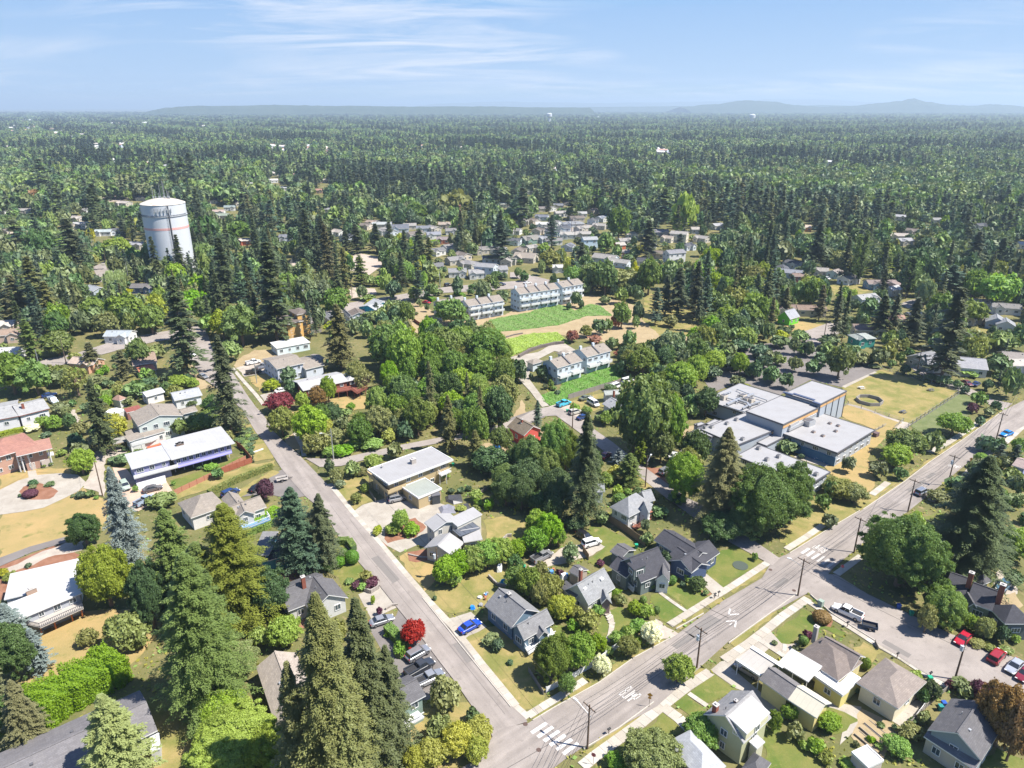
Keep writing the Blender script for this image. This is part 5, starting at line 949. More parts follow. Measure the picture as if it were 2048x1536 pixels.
for a in[('J',1450,800,11,8,38,W1,RM,'white two gabled house left of the round green hedge by the upper street'),('J',1430,920,12,9,8,W3,RM,'grey shingled bungalow behind the row of court firs'),('J',1610,965,12,9,8,W1,(.27,.27,.28),'pale low house with double garage facing the upper street'),('J',1760,975,10,9,8,W1,(.33,.33,.33),'white garage fronted house beside the light blue two storey house'),('J',1840,925,14,9,-20,W2,(.3,.3,.31),'light blue two storey house at the corner of the upper street',2),('J',1950,945,10,9,10,W1,(.28,.28,.29),'white house with fence just right of the light blue two storey house'),('J',1590,870,12,9,30,W3,(.26,.25,.25),'grey roofed house behind the wooden courtyard fence'),('J',1700,900,11,9,-30,W3,(.25,.24,.24),'low hipped house behind the light blue two storey house',1,'hip'),('J',1800,790,11,9,20,W3,(.24,.22,.21),'brown grey bungalow under the street light pole'),('J',1150,620,16,11,10,W2,(.16,.17,.2),'large slate roofed house with cross gables beyond the court',1,'gable',2.5),('J',1010,590,18,8,5,W3,(.4,.42,.42),'long house with pale green roof edge beyond the court'),('J',1340,620,13,9,5,W2,(.2,.21,.24),'dark slate roofed ranch house right of the large slate roofed house'),('J',1420,670,12,9,15,W1,(.27,.28,.32),'blue grey roofed house in front of the dark slate ranch house'),('J',1500,710,11,8,0,(.45,.2,.15),(.26,.22,.22),'small brick red house by the round hedge'),('J',660,650,12,9,-40,W1,(.38,.34,.3),'pale roofed house between the firs left of the court'),('J',240,690,11,9,10,W2,(.19,.2,.23),'slate roofed cottage among the firs left of the court'),('J',930,575,11,9,-30,W3,(.33,.26,.21),'tan roofed house left of the long green edged house'),('J',1510,590,12,9,5,(.5,.4,.3),(.36,.3,.25),'small house with teal gutter in front of the rounded maple'),('J',590,470,11,8,0,W3,(.3,.3,.32),'grey roof just visible above the firs left of centre'),('J',1990,430,12,8,0,W1,(.42,.45,.4),'white house with pale green roof far behind the power pole'),('J',130,240,16,12,20,W1,(.6,.58,.55),'pale flat roofed building among trees at upper left'),('J',540,240,12,9,10,(.5,.4,.3),(.5,.45,.4),'cream roofed house in the trees above the fir row'),('J',240,300,13,9,5,W1,(.5,.52,.55),'pale blue roof among trees left of the fir row'),('J',500,320,14,9,5,(.45,.3,.2),(.38,.22,.17),'terracotta roofed house in front of the tall fir row'),('K',140,710,15,10,35,(.15,.24,.2),(.25,.24,.22),'dark green gabled house by the curving upper street',1,'gable',2.4),('K',110,850,16,12,-20,W3,(.33,.29,.25),'broad brown roofed house with dark gable near the upper corner',1,'gable',2.4),('K',230,700,13,9,-35,W2,(.3,.31,.33),'grey roofed house right of the dark green gabled house'),('K',450,765,10,8,60,W2,(.2,.21,.24),'pale blue house with dark roof in front of the wooden poles'),('K',620,710,12,9,10,(.55,.68,.8),(.35,.36,.37),'light sky blue house with grey roof beside the cul-de-sac',2),('K',490,585,20,9,8,W2,(.27,.28,.30),'long grey ranch house on the dry lawn of the cul-de-sac',1,'hip'),('K',450,670,14,10,0,W1,(.4,.38,.35),'pale tan roofed house in front of the cul-de-sac'),('K',570,665,13,9,0,W3,(.37,.35,.33),'light brown ranch roof right of the two wooden poles'),('K',240,530,13,9,-15,W2,(.17,.18,.22),'dark blue roofed house behind the pine at centre'),('K',390,500,13,9,15,W1,(.37,.35,.34),'pale house right of the dark pine at centre'),('K',370,440,11,8,0,W3,(.2,.2,.23),'dark roofed house behind the pale house at centre'),('K',250,590,14,8,0,W1,(.55,.55,.54),'white low roof left of the cul-de-sac'),('K',230,465,12,8,5,W3,(.23,.21,.2),'brown black roof above the cul-de-sac neighbourhood'),('K',720,540,11,9,40,W1,(.3,.32,.36),'slate roofed white house at the right of the cul-de-sac'),('K',560,505,10,8,0,W1,(.4,.4,.4),'small pale house behind the conical dark fir'),('K',1190,650,13,9,0,(.4,.33,.3),(.22,.21,.24),'dark roofed house left of the two storey cream house'),('K',1340,665,14,10,-25,(.6,.55,.45),(.34,.32,.3),'two storey cream house among the tall firs',2),('K',1250,700,10,8,-40,(.6,.55,.45),(.36,.31,.26),'cream garage wing in front of the two storey cream house'),('K',1300,815,14,9,20,(.66,.66,.66),(.25,.25,.27),'white two storey house with dark roof below the cream house',2),('K',750,860,18,9,-35,W2,(.33,.32,.30),'long tan roofed building with dark roof slot above the maples',1,'gable',2.2),('K',860,890,16,9,-35,W2,(.32,.31,.29),'long grey tan roof stepping down right of the roof slot'),('K',890,815,10,8,10,(.5,.25,.15),(.33,.29,.25),'small tan roofed house beside the orange timber house'),('K',860,755,8,7,20,(.6,.17,.07),(.45,.42,.38),'bright orange timber house behind the purple leaved tree',2),('K',960,670,10,8,0,W1,(.48,.42,.34),'sandy roofed house left of the large conifer clump'),('K',1050,880,9,6,0,W3,(.08,.08,.09),'small black roofed shelter right of the tan roofs'),('K',380,935,10,5,0,W1,(.55,.54,.52),'white balconied building top beside the upper corner'),('K',1640,600,10,9,20,W1,(.38,.38,.4),'white house glimpsed left of the tall fir group'),('K',1470,630,9,8,0,W1,(.4,.37,.34),'pale gable among the firs right of the cream house'),('K',150,330,13,9,0,W1,(.4,.38,.36),'pale house in the trees above the centre'),('L',165,1330,9,7,38,(.15,.52,.04),(.36,.37,.40),'bright lime green gabled house at the right',1,'gable',3.0),('L',130,1260,12,7,0,W3,(.24,.18,.15),'brown roofed house behind the lime green house'),('L',340,1265,15,8,-5,W3,(.26,.19,.15),'brown ranch house right of the lime green house'),('L',780,1175,13,8,20,W2,(.38,.38,.38),'grey roofed blue house below the cypress'),('L',900,1060,18,8,0,(.2,.3,.4),(.27,.22,.2),'brown roofed house behind the cypress trunk'),('L',1000,1110,10,6,30,W1,(.6,.6,.62),'white carport roof right of the cypress'),('L',990,1070,9,9,60,(.4,.3,.3),(.28,.22,.21),'red gabled house above the white carport roof'),('L',190,975,13,9,-30,(.4,.5,.55),(.25,.26,.29),'slate roofed teal house at the left of the right hand wood'),('L',240,1005,8,5,0,(.3,.1,.08),(.27,.2,.17),'small brown shed by the slate roofed teal house'),('L',540,975,9,8,40,(.5,.6,.55),(.33,.29,.27),'pale green gabled house beside the round lime tree'),('L',800,1420,15,9,-5,(.5,.45,.35),(.25,.19,.165),'brown roofed house behind the teal hipped garage'),('L',752,1492,10,7,8,(.06,.32,.27),(.38,.41,.38),'teal walled house with pale green hipped roof',1.2,'hip'),('L',1700,1215,14,8,-10,W3,(.43,.32,.25),'tan terracotta roofed house in the woods at right'),('L',1825,1365,9,9,60,(.25,.3,.38),(.3,.31,.33),'grey gabled house with open garage at far right',1,'gable',2.2),('L',1900,1390,8,8,60,W1,(.3,.31,.33),'small grey garage beside the gabled house at far right',1,'gable',2.0),('L',1060,530,10,7,-30,W1,(.4,.4,.42),'pale gable deep in the woods at upper right'),('L',1345,555,8,7,0,(.7,.7,.68),(.3,.3,.3),'tiny white house deep in the woods'),('L',1040,680,16,10,-15,W3,(.43,.38,.34),'sandy roofed house in the middle of the woods'),('L',1090,720,12,9,10,W3,(.36,.36,.37),'grey roofed house below the sandy roof'),('L',2040,750,9,7,0,W1,(.55,.55,.56),'white house cut by the right edge'),('L',300,615,9,7,0,(.6,.25,.1),(.5,.42,.35),'orange walled house under the grey cloud of trees'),('L',1010,1340,9,6,0,(.5,.3,.2),(.4,.25,.2),'small red brown roof between the firs at right'),('H',1250,300,11,9,30,(.35,.33,.30),(.25,.25,.26),'grey gabled cottage beside the street behind the playing field',1,'gable',2.0),('H',1490,340,22,12,-18,(.66,.66,.66),(.36,.36,.38),'large white house under the tall fir behind the playing field',1,'gable',2.4),('H',2010,290,14,9,-15,W3,(.3,.27,.25),'brown grey roof at the right edge above the avenue'),('H',2000,340,12,8,0,W1,(.5,.46,.42),'pale flat roof at the right edge above the avenue'),('E',60,100,13,9,20,(.5,.38,.3),(.33,.24,.2),'terracotta roofed house at the far left'),('E',30,250,14,9,10,W1,(.55,.55,.55),'white roofed house by the left edge'),('E',960,110,12,8,0,W1,(.4,.44,.47),'pale blue house glimpsed through the trees above the left street'),('E',450,160,8,6,0,W1,(.6,.6,.6),'small white building above the left street'),('E',690,330,12,7,-10,(.5,.3,.2),(.5,.4,.33),'cream roofed house behind the bare branched tree'),('I',620,540,12,8,-20,(.5,.45,.4),(.42,.38,.35),'pale tan house left of the blue spruce'),('I',650,590,13,8,10,W1,(.45,.45,.46),'pale grey roof right of the left fir'),('I',760,1110,12,8,-35,(.35,.4,.45),(.33,.35,.38),'slate house with rooftop panel beside the willow'),('I',1100,750,12,9,-5,W3,(.3,.3,.32),'grey roofed house left of the water tower base'),('I',1150,1090,14,7,0,(.06,.1,.2),(.17,.16,.16),'navy low building below the water tower'),('I',1140,380,14,8,-5,W3,(.15,.13,.15),'dark hipped building behind the water tower',1,'hip'),('I',990,420,16,10,-20,W3,(.43,.38,.33),'tan roofed hall behind the water tower'),('I',1750,490,12,8,5,W1,(.42,.33,.3),'pale red roofed house right of the water tower'),('I',1840,455,12,8,10,W1,(.25,.3,.3),'dark teal roof right of the water tower'),('I',1780,520,13,8,0,W3,(.27,.32,.26),'mossy green roof right of the water tower'),('I',830,650,14,7,5,W1,(.4,.45,.45),'pale teal roof below the blue spruce'),('I',100,300,12,8,5,W3,(.45,.42,.4),'tan roof at the upper left edge'),('I',20,490,9,7,0,W1,(.5,.52,.53),'pale roof at the left edge by the bronze tree'),('I',1960,720,12,8,0,(.45,.15,.1),(.5,.46,.42),'cream roofed red house right of the tower firs'),('J',60,330,10,7,0,(.5,.2,.12),(.45,.25,.2),'small red roof at upper left centre'),('I',30,1390,12,8,10,(.6,.5,.4),(.55,.5,.45),'cream roofed house beside the yellow green cypress'),('I',1990,270,12,8,0,W1,(.5,.48,.47),'small pale roof between tall firs at upper centre left')]:
 mh(*a)
xt={}
for i,(tl,x,y)in enumerate([('J',a,b)for a,b in((1540,770),(1655,835),(1890,860),(2010,880),(1940,790),(1270,665),(1080,650),(1230,600),(1000,640),(880,600),(730,690),(1420,620),(1560,640))]+[('K',a,b)for a,b in((50,800),(330,650),(150,775),(350,575),(520,540),(640,560),(700,600),(300,620),(180,560),(410,620),(80,570),(30,640),(650,480),(820,600),(900,720),(1100,740),(1150,820),(1400,760),(1520,700),(330,720),(200,640),(20,720),(560,620),(310,460),(450,420))]+[('L',a,b)for a,b in((120,950),(420,960),(640,1020),(1130,640),(1700,600),(1500,1240),(1900,1250),(1620,1330),(200,900))]+[('I',a,b)for a,b in((200,480),(680,480),(560,600),(930,640),(1900,420),(1700,400),(80,640))]):
 c=Pt(tl,x,y);l_=min(LAND,key=lambda l:hypot(l[0]-c.x,l[1]-c.y));rc,rn=(((.24,.23,.225),'grey'),((.20,.17,.15),'brown'),((.11,.115,.13),'dark slate'),((.33,.31,.29),'pale grey'))[i%4];d=('left of' if c.x<l_[0]else 'right of')if abs(c.x-l_[0])>abs(c.y-l_[1])else('beyond' if c.y>l_[1]else 'this side of')
 lb='small %s roofed house %s %s'%(rn,d,l_[2])
 if lb in xt:continue
 xt[lb]=1;n_=len(LAND);mh(tl,x,y,10+i%3*2,8,(38,-50,10,75,-20)[i%5],(W1,W3,W2,(.55,.48,.4))[(i*3)%4],rc,lb);del LAND[n_:]
 # vehicles
TYRE=plain('tyre_rubber',(.02,.02,.02),.85);RIM=plain('wheel_rim',(.35,.35,.37),.35,.1,3,.8);LAMP=plain('lamp_lens',(.75,.75,.72),.15);TAIL=plain('tail_lens',(.35,.02,.02),.25);CG=glassm('car_glass',(.018,.022,.028),.05);BLK=plain('black_plastic',(.03,.03,.032),.6)
CARM={}
def car_parts(kind):
 if kind in CARM:return CARM[kind]
 P=dict(sedan=(4.7,1.82,.92,1.44,-1.75,1.05,-1.05,.25),suv=(4.7,1.88,1.05,1.70,-2.15,1.15,-1.9,.45),hatch=(4.2,1.78,.95,1.50,-1.95,1.0,-1.5,.3),pickup=(5.6,1.95,1.08,1.82,-.55,1.45,-.4,.85),van=(5.1,1.98,1.1,1.95,-2.4,1.75,-2.25,1.2),old=(5.2,1.9,.88,1.38,-1.6,.9,-.95,.2))[kind]
 L,Wd,hb,ht,gb0,gb1,gt0,gt1=P;r=[];x0,x1=-L/2,L/2;h=Wd/2
 prof=[(x0,.62,.72,.86),(x0+.08,.34,hb-.16,.93),(x0+.35,.26,hb,.985),(gb0,.24,hb+.02,1.0),(0,.24,hb,1.0),(gb1,.24,hb-.02,1.0),(x1-.75,.26,hb-.13,.97),(x1-.22,.28,hb-.25,.90),(x1-.05,.34,hb-.36,.8),(x1,.5,.56,.72)]
 rings=[]
 for x,zb,zt,k in prof:
  zm=zb+(zt-zb)*.55;w=h*k
  rings.append([(x,-w*.90,zb),(x,w*.90,zb),(x,w,zb+.12),(x,w,zm),(x,w*.97,zt-.06),(x,w*.86,zt),(x,-w*.86,zt),(x,-w*.97,zt-.06),(x,-w,zm),(x,-w,zb+.12)])
 b=MB();b.loft(rings);body=b.mesh('body',[WHITE],None,True);r.append(('body',body,0,[]))
 g=MB();a=.88*h;c=.72*h
 def ringc(x0_,x1_,w,z):return[(x0_,-w,z),(x1_,-w,z),(x1_,w,z),(x0_,w,z)]
 g.loft([ringc(gb0,gb1,a,hb-.05),ringc(gt0-.02,gt1+.02,c,ht-.07)]);r.append(('windows',g.mesh('windows',[CG]),None,[]))
 t=MB();t.loft([ringc(gt0-.05,gt1+.05,c+.02,ht-.09),ringc(gt0,gt1,c-.02,ht-.02),ringc(gt0+.15,gt1-.15,c-.12,ht)]);r.append(('roof',t.mesh('roof',[WHITE],None,True),0,[]))
 t=MB()
 for s in(-1,1):
  for xb,xt in((gb0,gt0),(gb1,gt1),((gb0+gb1)/2-.05,(gt0+gt1)/2-.05)):t.bar((xb,s*(a+.005),hb-.04),(xt,s*(c+.01),ht-.06),.05,.11)
 r.append(('pillars',t.mesh('pillars',[WHITE]),0,[]))
 if kind=='pickup':
  t=MB();t.box(((x0+gb0)/2+.05,0,hb+.06),(gb0-x0-.35,Wd*.72,.02));r.append(('bed',t.mesh('bed',[BLK]),None,[]))
  t=MB()
  for s in(-1,1):t.box(((x0+gb0)/2+.05,s*h*.84,hb+.16),(gb0-x0-.1,.14,.34))
  t.box((x0+.14,0,hb+.16),(.12,Wd*.84,.34));r.append(('bed_side',t.mesh('bed_side',[WHITE]),0,[]))
 wx=L*.31;wr=.33 if kind not in('pickup','van','suv')else .38
 for x in(-wx,wx):
  for s in(-1,1):
   t=MB();t.tube((x,s*(h-.2),wr),(x,s*(h+.015),wr),wr,wr,14);k=MB();k.tube((x,s*(h-.05),wr),(x,s*(h+.035),wr),wr*.6,wr*.55,10)
   r.append(('wheel',t.mesh('wheel',[TYRE]),None,[('rim',k.mesh('rim',[RIM]),None)]))
 for s in(-1,1):
  t=MB();t.box((x1-.14,s*h*.62,hb-.36),(.24,.36,.14));r.append(('headlight',t.mesh('headlight',[LAMP]),None,[]))
  t=MB();t.box((x0+.07,s*h*.72,hb-.2),(.10,.26,.2));r.append(('tail_light',t.mesh('tail_light',[TAIL]),None,[]))
  t=MB();t.box((gb1-.15,s*(h+.08),hb+.06),(.14,.18,.12));r.append(('mirror',t.mesh('mirror',[BLK]),None,[]))
 t=MB();t.box((x1+.0,0,.42),(.10,Wd*.6,.16));t.box((x0-.0,0,.42),(.10,Wd*.7,.16));r.append(('bumper',t.mesh('bumper',[BLK]),None,[]))
 CARM[kind]=r;return r
def car(tile,rear,front,kind,colname,col,label,name=None,metal=0.0,group=None,z=.17):
 a,b_=Pt(tile,*rear),Pt(tile,*front);c=(a+b_)/2;ang=atan2(b_.y-a.y,b_.x-a.x);nm=name or{'pickup':'pickup_truck','van':'van'}.get(kind,'car')
 r=empty(nm,(c.x,c.y,z),ang,label=label,cat={'pickup':'pickup truck','van':'van'}.get(kind,'car'),group=group or 'parked vehicles');pm=paint('paint_'+colname,col,.28,metal)
 for n,me,use,subs in car_parts(kind):
  o=bpy.data.objects.new(n,me);COL.objects.link(o);o.parent=r
  if use==0:o.material_slots[0].link='OBJECT';o.material_slots[0].material=pm
  for sn,sm,_ in subs:q=bpy.data.objects.new(sn,sm);COL.objects.link(q);q.parent=o
 LAND.append((c.x,c.y,'the '+' '.join(label.split()[:3])))if False else None
 keep_pts([c+Vector((dx,dy,dz))for dx in(-1.5,1.5)for dy in(-1.5,1.5)for dz in(0,1.5)],1)
 CLEAR.append([(c.x+dx,c.y+dy)for dx,dy in((-2.5,-2.5),(2.5,-2.5),(2.5,2.5),(-2.5,2.5))])
 return r
SIL=(.42,.43,.45);WHC=(.75,.75,.74);NAV=(.015,.04,.14);BKC=(.015,.016,.02);REDC=(.40,.012,.035);DRK=(.27,.015,.02)
car('B',(1225,735),(1340,672),'sedan','royal_blue',(.012,.06,.42),'bright blue sedan alone on the concrete pad beside the blue house')
car('v',(1310,850),(1560,770),'sedan','silver',SIL,'silver sedan in the driveway above the red maple',metal=.6)
car('v',(1800,1290),(1990,1180),'suv','silver',SIL,'silver crossover just below the red maple and hedge',metal=.6)
car('B',(930,985),(1035,925),'pickup','charcoal',(.03,.035,.045),'dark charcoal pickup with covered bed below the silver crossover')
car('B',(975,1050),(1100,990),'pickup','silver',SIL,'silver pickup truck nearest the olive tree at lower left',metal=.6)
car('r',(1670,400),(1330,245),'pickup','white',WHC,'white crew cab pickup towing a small trailer on the side street')
car('s',(1330,1040),(1190,1180),'sedan','red',REDC,'bright red sedan parked nearest the utility pole on the side street')
car('s',(1620,1410),(1750,1270),'suv','crimson',DRK,'dark red crossover second of the row on the side street')
car('s',(1985,1400),(1850,1530),'sedan','pale_silver',(.55,.57,.6),'pale silver sedan third of the row on the side street',metal=.5)
car('t',(2100,320),(2000,430),'sedan','burgundy',(.2,.015,.03),'burgundy car cut by the right edge on the side street')
car('s',(1830,380),(1720,490),'suv','steel_blue',(.08,.16,.24),'steel blue SUV behind the green house with two chimneys')
car('q',(-190,660),(-70,740),'suv','black',BKC,'black SUV on the gravel pad beside the white SUV');car('C',(435,212),(515,188),'suv','white',WHC,'white SUV on the gravel pad beside the black SUV')
car('C',(140,305),(215,265),'pickup','grey',(.2,.2,.21),'grey pickup under the trees on the gravel drive')
car('r',(330,1130),(120,1000),'sedan','tan_gold',(.42,.36,.29),'tan sedan parked under the open carport',metal=.4)
car('w',(385,800),(570,760),'suv','silver',SIL,'silver SUV in front of the tan flat roofed house',metal=.6)
car('b',(370,1450),(600,1390),'sedan','graphite',(.13,.12,.13),'graphite sedan on the pink drive below the lattice garage doors',metal=.5)
car('b',(100,1330),(170,1440),'suv','sage',(.35,.42,.35),'pale green SUV beside the blue spruce')
car('E',(1100,1500),(1230,1430),'pickup','silver_blue',(.3,.36,.45),'silver blue truck half hidden by the shrubs below the pink drive')
car('c',(750,430),(930,350),'suv','navy',NAV,'navy SUV with roof rack above the house with the blue deck');car('c',(1130,350),(1250,290),'sedan','black',BKC,'black car half under the purple plum tree')
car('E',(1595,455),(1655,475),'sedan','silver',SIL,'silver sedan parked on the verge of the narrow street',metal=.6);car('E',(1500,285),(1560,295),'sedan','white',WHC,'white car at the top of the narrow street')
car('g',(140,840),(330,800),'pickup','white',WHC,'white pickup with dark bed in the yard above the pale blue house');car('g',(280,900),(440,850),'pickup','silver',SIL,'silver pickup carrying a blue canoe beside the pale blue house',metal=.5)
car('g',(150,960),(335,930),'pickup','black',BKC,'black pickup nearest the wooden pole by the pale blue house');car('g',(560,1190),(640,1170),'sedan','white',WHC,'white car peeking out behind the red leaved tree')
car('G',(370,700),(455,670),'pickup','turquoise',(.05,.42,.58),'turquoise vintage pickup with white roof by the round lawn');car('G',(460,765),(550,740),'suv','beige',(.5,.48,.43),'beige minivan beside the cul-de-sac')
car('G',(530,805),(610,780),'sedan','navy',NAV,'navy car right of the beige minivan');car('G',(545,650),(635,625),'old','olive_drab',(.13,.15,.09),'rusty olive old car in the yard under the fence')
car('G',(620,665),(680,700),'van','white',WHC,'white van parked in the weathered house yard');car('G',(790,560),(860,535),'van','white',WHC,'white camper van just below the timber fence');car('G',(880,515),(965,490),'van','white',WHC,'white caravan at the right end of the fence')
car('G',(1180,1250),(1275,1205),'suv','silver',SIL,'silver SUV on the gravel beside the shaded side street',metal=.6);car('G',(1260,1115),(1305,1080),'sedan','white',WHC,'white car behind the broad maple by the service yard');car('G',(735,1110),(760,1090),'sedan','crimson',DRK,'dark red car hidden behind the blue spruce')
car('H',(1185,1415),(1270,1375),'suv','silver',SIL,'silver SUV parked on the avenue between two poles',metal=.6);car('H',(1935,915),(1875,935),'sedan','azure',(.01,.22,.62),'azure blue car parked on the far avenue')
car('H',(1640,540),(1685,510),'sedan','navy',NAV,'navy car parked on the street behind the playing field');car('H',(1570,510),(1610,530),'sedan','maroon',(.15,.03,.04),'dark maroon car left of the navy car behind the field')
car('L',(1775,1415),(1815,1400),'suv','white',WHC,'white and blue truck in front of the far right garage');car('J',(1505,1095),(1570,1085),'suv','black',BKC,'black SUV on the upper street under the street light');car('J',(1335,1225),(1395,1235),'sedan','red',REDC,'red car beside the left upper townhouses')
car('J',(1945,1085),(1985,1082),'sedan','navy',NAV,'navy car behind the round hedge on the upper street');car('h',(305,250),(395,235),'sedan','white',WHC,'white car behind the row of four townhouses');car('h',(0,250),(40,270),'sedan','black',BKC,'black car at the left end of the townhouse street')
car('a',(640,130),(730,190),'pickup','ice_blue',(.4,.48,.58),'ice blue pickup behind the pale house at the left edge');car('a',(590,100),(680,80),'sedan','navy',NAV,'navy car in shade beside the ice blue pickup');car('L',(1200,1335),(1255,1320),'sedan','white',WHC,'white car deep under the firs at right')
for t,x,y,l in(('L',470,1035,'white'),('L',1120,1325,'silver')):car(t,(x-20,y-5),(x+25,y+8),'sedan',l,WHC,l+' car glimpsed on the '+('upper drive' if y<1100 else 'shaded road')+' of the right hand woods')
def trailer(tile,rear,front,col,label,L=2.6,Wd=1.5):
 a,b_=Pt(tile,*rear),Pt(tile,*front);c=(a+b_)/2;an=atan2(b_.y-a.y,b_.x-a.x);r=empty('trailer',(c.x,c.y,.17),an,label=label,cat='trailer')
 l2=lambda x,y,z:c+Vector((x*cos(an)-y*sin(an),x*sin(an)+y*cos(an),z))
 b=MB();b.box(l2(0,0,.7),(L,Wd,.1),an);b.build('bed',BLK,r)
 b=MB()
 for s in(-1,1):b.box(l2(0,s*Wd/2,.95),(L,.06,.5),an);b.box(l2(s*L/2,0,.95),(.06,Wd,.5),an)
 b.build('side_wall',plain(col[0],col[1],.6),r)
 for s in(-1,1):
  b=MB();b.tube(l2(-.1,s*(Wd/2+.02),.5),l2(-.1,s*(Wd/2+.22),.5),.33,.33,12);w=b.build('wheel',TYRE,r);b=MB();b.tube(l2(-.1,s*(Wd/2+.2),.5),l2(-.1,s*(Wd/2+.24),.5),.2,.18,8);b.build('rim',RIM,w)
  b=MB();b.box(l2(-.1,s*(Wd/2+.12),.86),(.85,.26,.05),an);b.build('fender',BLK,r)
 b=MB();b.bar(l2(L/2,.4,.62),l2(L/2+1.3,0,.6),.08,.08);b.bar(l2(L/2,-.4,.62),l2(L/2+1.3,0,.6),.08,.08);b.build('drawbar',BLK,r)
trailer('r',(1860,520),(1700,480),('trailer_navy',(.03,.05,.09)),'small dark open trailer hitched behind the white crew cab pickup')
trailer('c',(1440,220),(1560,195),('trailer_rust',(.6,.55,.5)),'pale box trailer parked at the mouth of the dark driveway',2.8)
# utility poles, wires
def pole(tile,x,y,h_,label,arm=True,tr=False,light=None,deg=128,col=None,keep=True):
 c=Pt(tile,x,y);a=radians(deg);r=empty('utility_pole',c,a,label=label,cat='utility pole',group='utility poles and street lights')
 b=MB();b.tube((c.x,c.y,0),(c.x,c.y,h_),.17,.11,10);b.build('pole',col or POLEW,r)
 u=Vector((cos(a),sin(a),0));tips=[]
 if arm:
  b=MB();b.bar(c+u*-1.25+Vector((0,0,h_-.45)),c+u*1.25+Vector((0,0,h_-.45)),.12,.14);b.build('crossarm',POLEW,r)
  b=MB();b.bar(c+u*-.7+Vector((0,0,h_-.5)),c+Vector((0,0,h_-1.2)),.04,.04);b.bar(c+u*.7+Vector((0,0,h_-.5)),c+Vector((0,0,h_-1.2)),.04,.04);b.build('brace',METAL,r)
  for k in(-1.15,-.45,.45,1.15):b=MB();p=c+u*k+Vector((0,0,h_-.38));b.tube(p,p+Vector((0,0,.22)),.05,.035,6);b.build('insulator',METAL,r);tips.append(p+Vector((0,0,.22)))
 else:tips.append(c+Vector((0,0,h_-.1)))
 tips.append(c+Vector((.15,0,h_*.74)))
 b=MB();b.box(c+Vector((.2,0,h_*.74)),(.3,.12,.12));b.build('bracket',METAL,r)
 if tr:b=MB();p=c+Vector((-.45,-.15,h_-2.4));b.tube(p,p+Vector((0,0,1.0)),.27,.27,12);b.tube(p+Vector((.1,0,1)),p+Vector((.1,0,1.2)),.05,.04,6);b.build('transformer',plain('transformer_grey',(.5,.53,.56),.5),r)
 if light is not None:
  la=radians(light);q=c+Vector((cos(la)*2.4,sin(la)*2.4,h_*.82+.7));b=MB();b.bar(c+Vector((0,0,h_*.78)),q,.07,.07);o=b.build('lamp_arm',METAL,r);b=MB();b.box(q+Vector((cos(la)*.25,sin(la)*.25,0)),(.75,.3,.16),la);b.build('lamp_head',plain('lamp_shell',(.6,.6,.6),.4),o)
 x0,y0,_=proj((c.x,c.y,h_));x1,y1,_=proj(c);KEEP.append((min(x0,x1)-5,y0-2,max(x0,x1)+5,y1,c.y))if keep else None
 return tips
WIREM=plain('wire_black',(.03,.03,.03),.6)
def wires(t0,t1,label,sag=.6,r_=.027):
 mid=(t0[0]+t1[0])/2;r=empty('power_line',mid,0,label=label,cat='power line',group='overhead wires between the poles')
 for p,q in zip(t0,t1):
  b=MB();n=8;pts=[p.lerp(q,i/n)-Vector((0,0,sag*4*(i/n)*(1-i/n)))for i in range(n+1)]
  for a,c in zip(pts,pts[1:]):b.tube(a,c,r_,r_,3,cap=False)
  b.build('wire',WIREM,r)
p0=pole('C',452,1420,8.6,'wooden pole with street light arm beside the bottom crosswalk',light=135)
p1=pole('C',1108,938,8.6,'wooden pole with transformer behind the lone street tree',tr=True)
p2=pole('D',178,505,8.8,'wooden pole with street light at the lower corner of the upper junction',light=150)
p3=pole('D',515,245,8.8,'wooden pole on the verge left of the big maple')
p4=pole('H',1118,1536,8.8,'wooden pole beside the silver SUV on the avenue');p5=pole('H',1435,1330,8.8,'wooden pole midway up the avenue beside the small BUMP lettering',tr=True)
p6=pole('H',1822,965,8.8,'wooden pole nearest the azure blue car');p7=pole('X',2046,775,8.8,'wooden pole at the right edge of the avenue')
pa=pole('X',1100,1650,8.8,'wooden pole just below the bottom edge',keep=False)
ch=[pa,p0,p1,p2,p3,p4,p5,p6,p7];nmz=['below the picture','the bottom crosswalk pole','the street tree pole','the junction pole','the big maple pole','the silver SUV pole','the BUMP pole','the azure car pole','the right edge pole']
for i in range(len(ch)-1):wires(ch[i],ch[i+1],'overhead wires along the avenue from %s to %s'%(nmz[i].replace('the ','',1)if i else 'pole below frame',nmz[i+1]))
q0=pole('t',1160,410,8.8,'wooden pole with white transformer beside the red sedan',arm=False,tr=True);wires([p2[-1],p2[0]],[q0[-1],q0[0]],'wires over the side street from junction pole to red sedan pole')
m0=pole('B',1090,400,7.4,'grey pole with small transformer in front of the bright hedge row',arm=False,tr=True);m1=pole('F',622,1120,9.5,'grey street light pole at the side street corner',arm=False,light=200,col=METAL)
m2=pole('X',514,767,9,'pale pole beside the black pickup on the narrow street',arm=False,col=METAL);wires([p0[-1]],[m0[-1]],'long single wire crossing from bottom crosswalk pole to hedge row pole',.9);wires([m0[-1]],[m1[-1]],'single wire along the narrow street between its two grey poles',1);wires([m1[-1]],[m2[-1]],'single wire along the upper part of the narrow street',1)
e0=pole('E',822,1410,9.5,'tall bare pole standing between round drive and blue spruce',arm=False);e1=pole('E',530,350,10,'wooden pole beside the street on the left',arm=False);e2=pole('E',322,400,8,'grey pole at the left end of the left street',arm=False,col=METAL)
wires([e0[0]],[e1[0]],'single wire over the houses on the left',1.2);wires([e1[0]],[e2[0]],'short wire above the left street',.5)
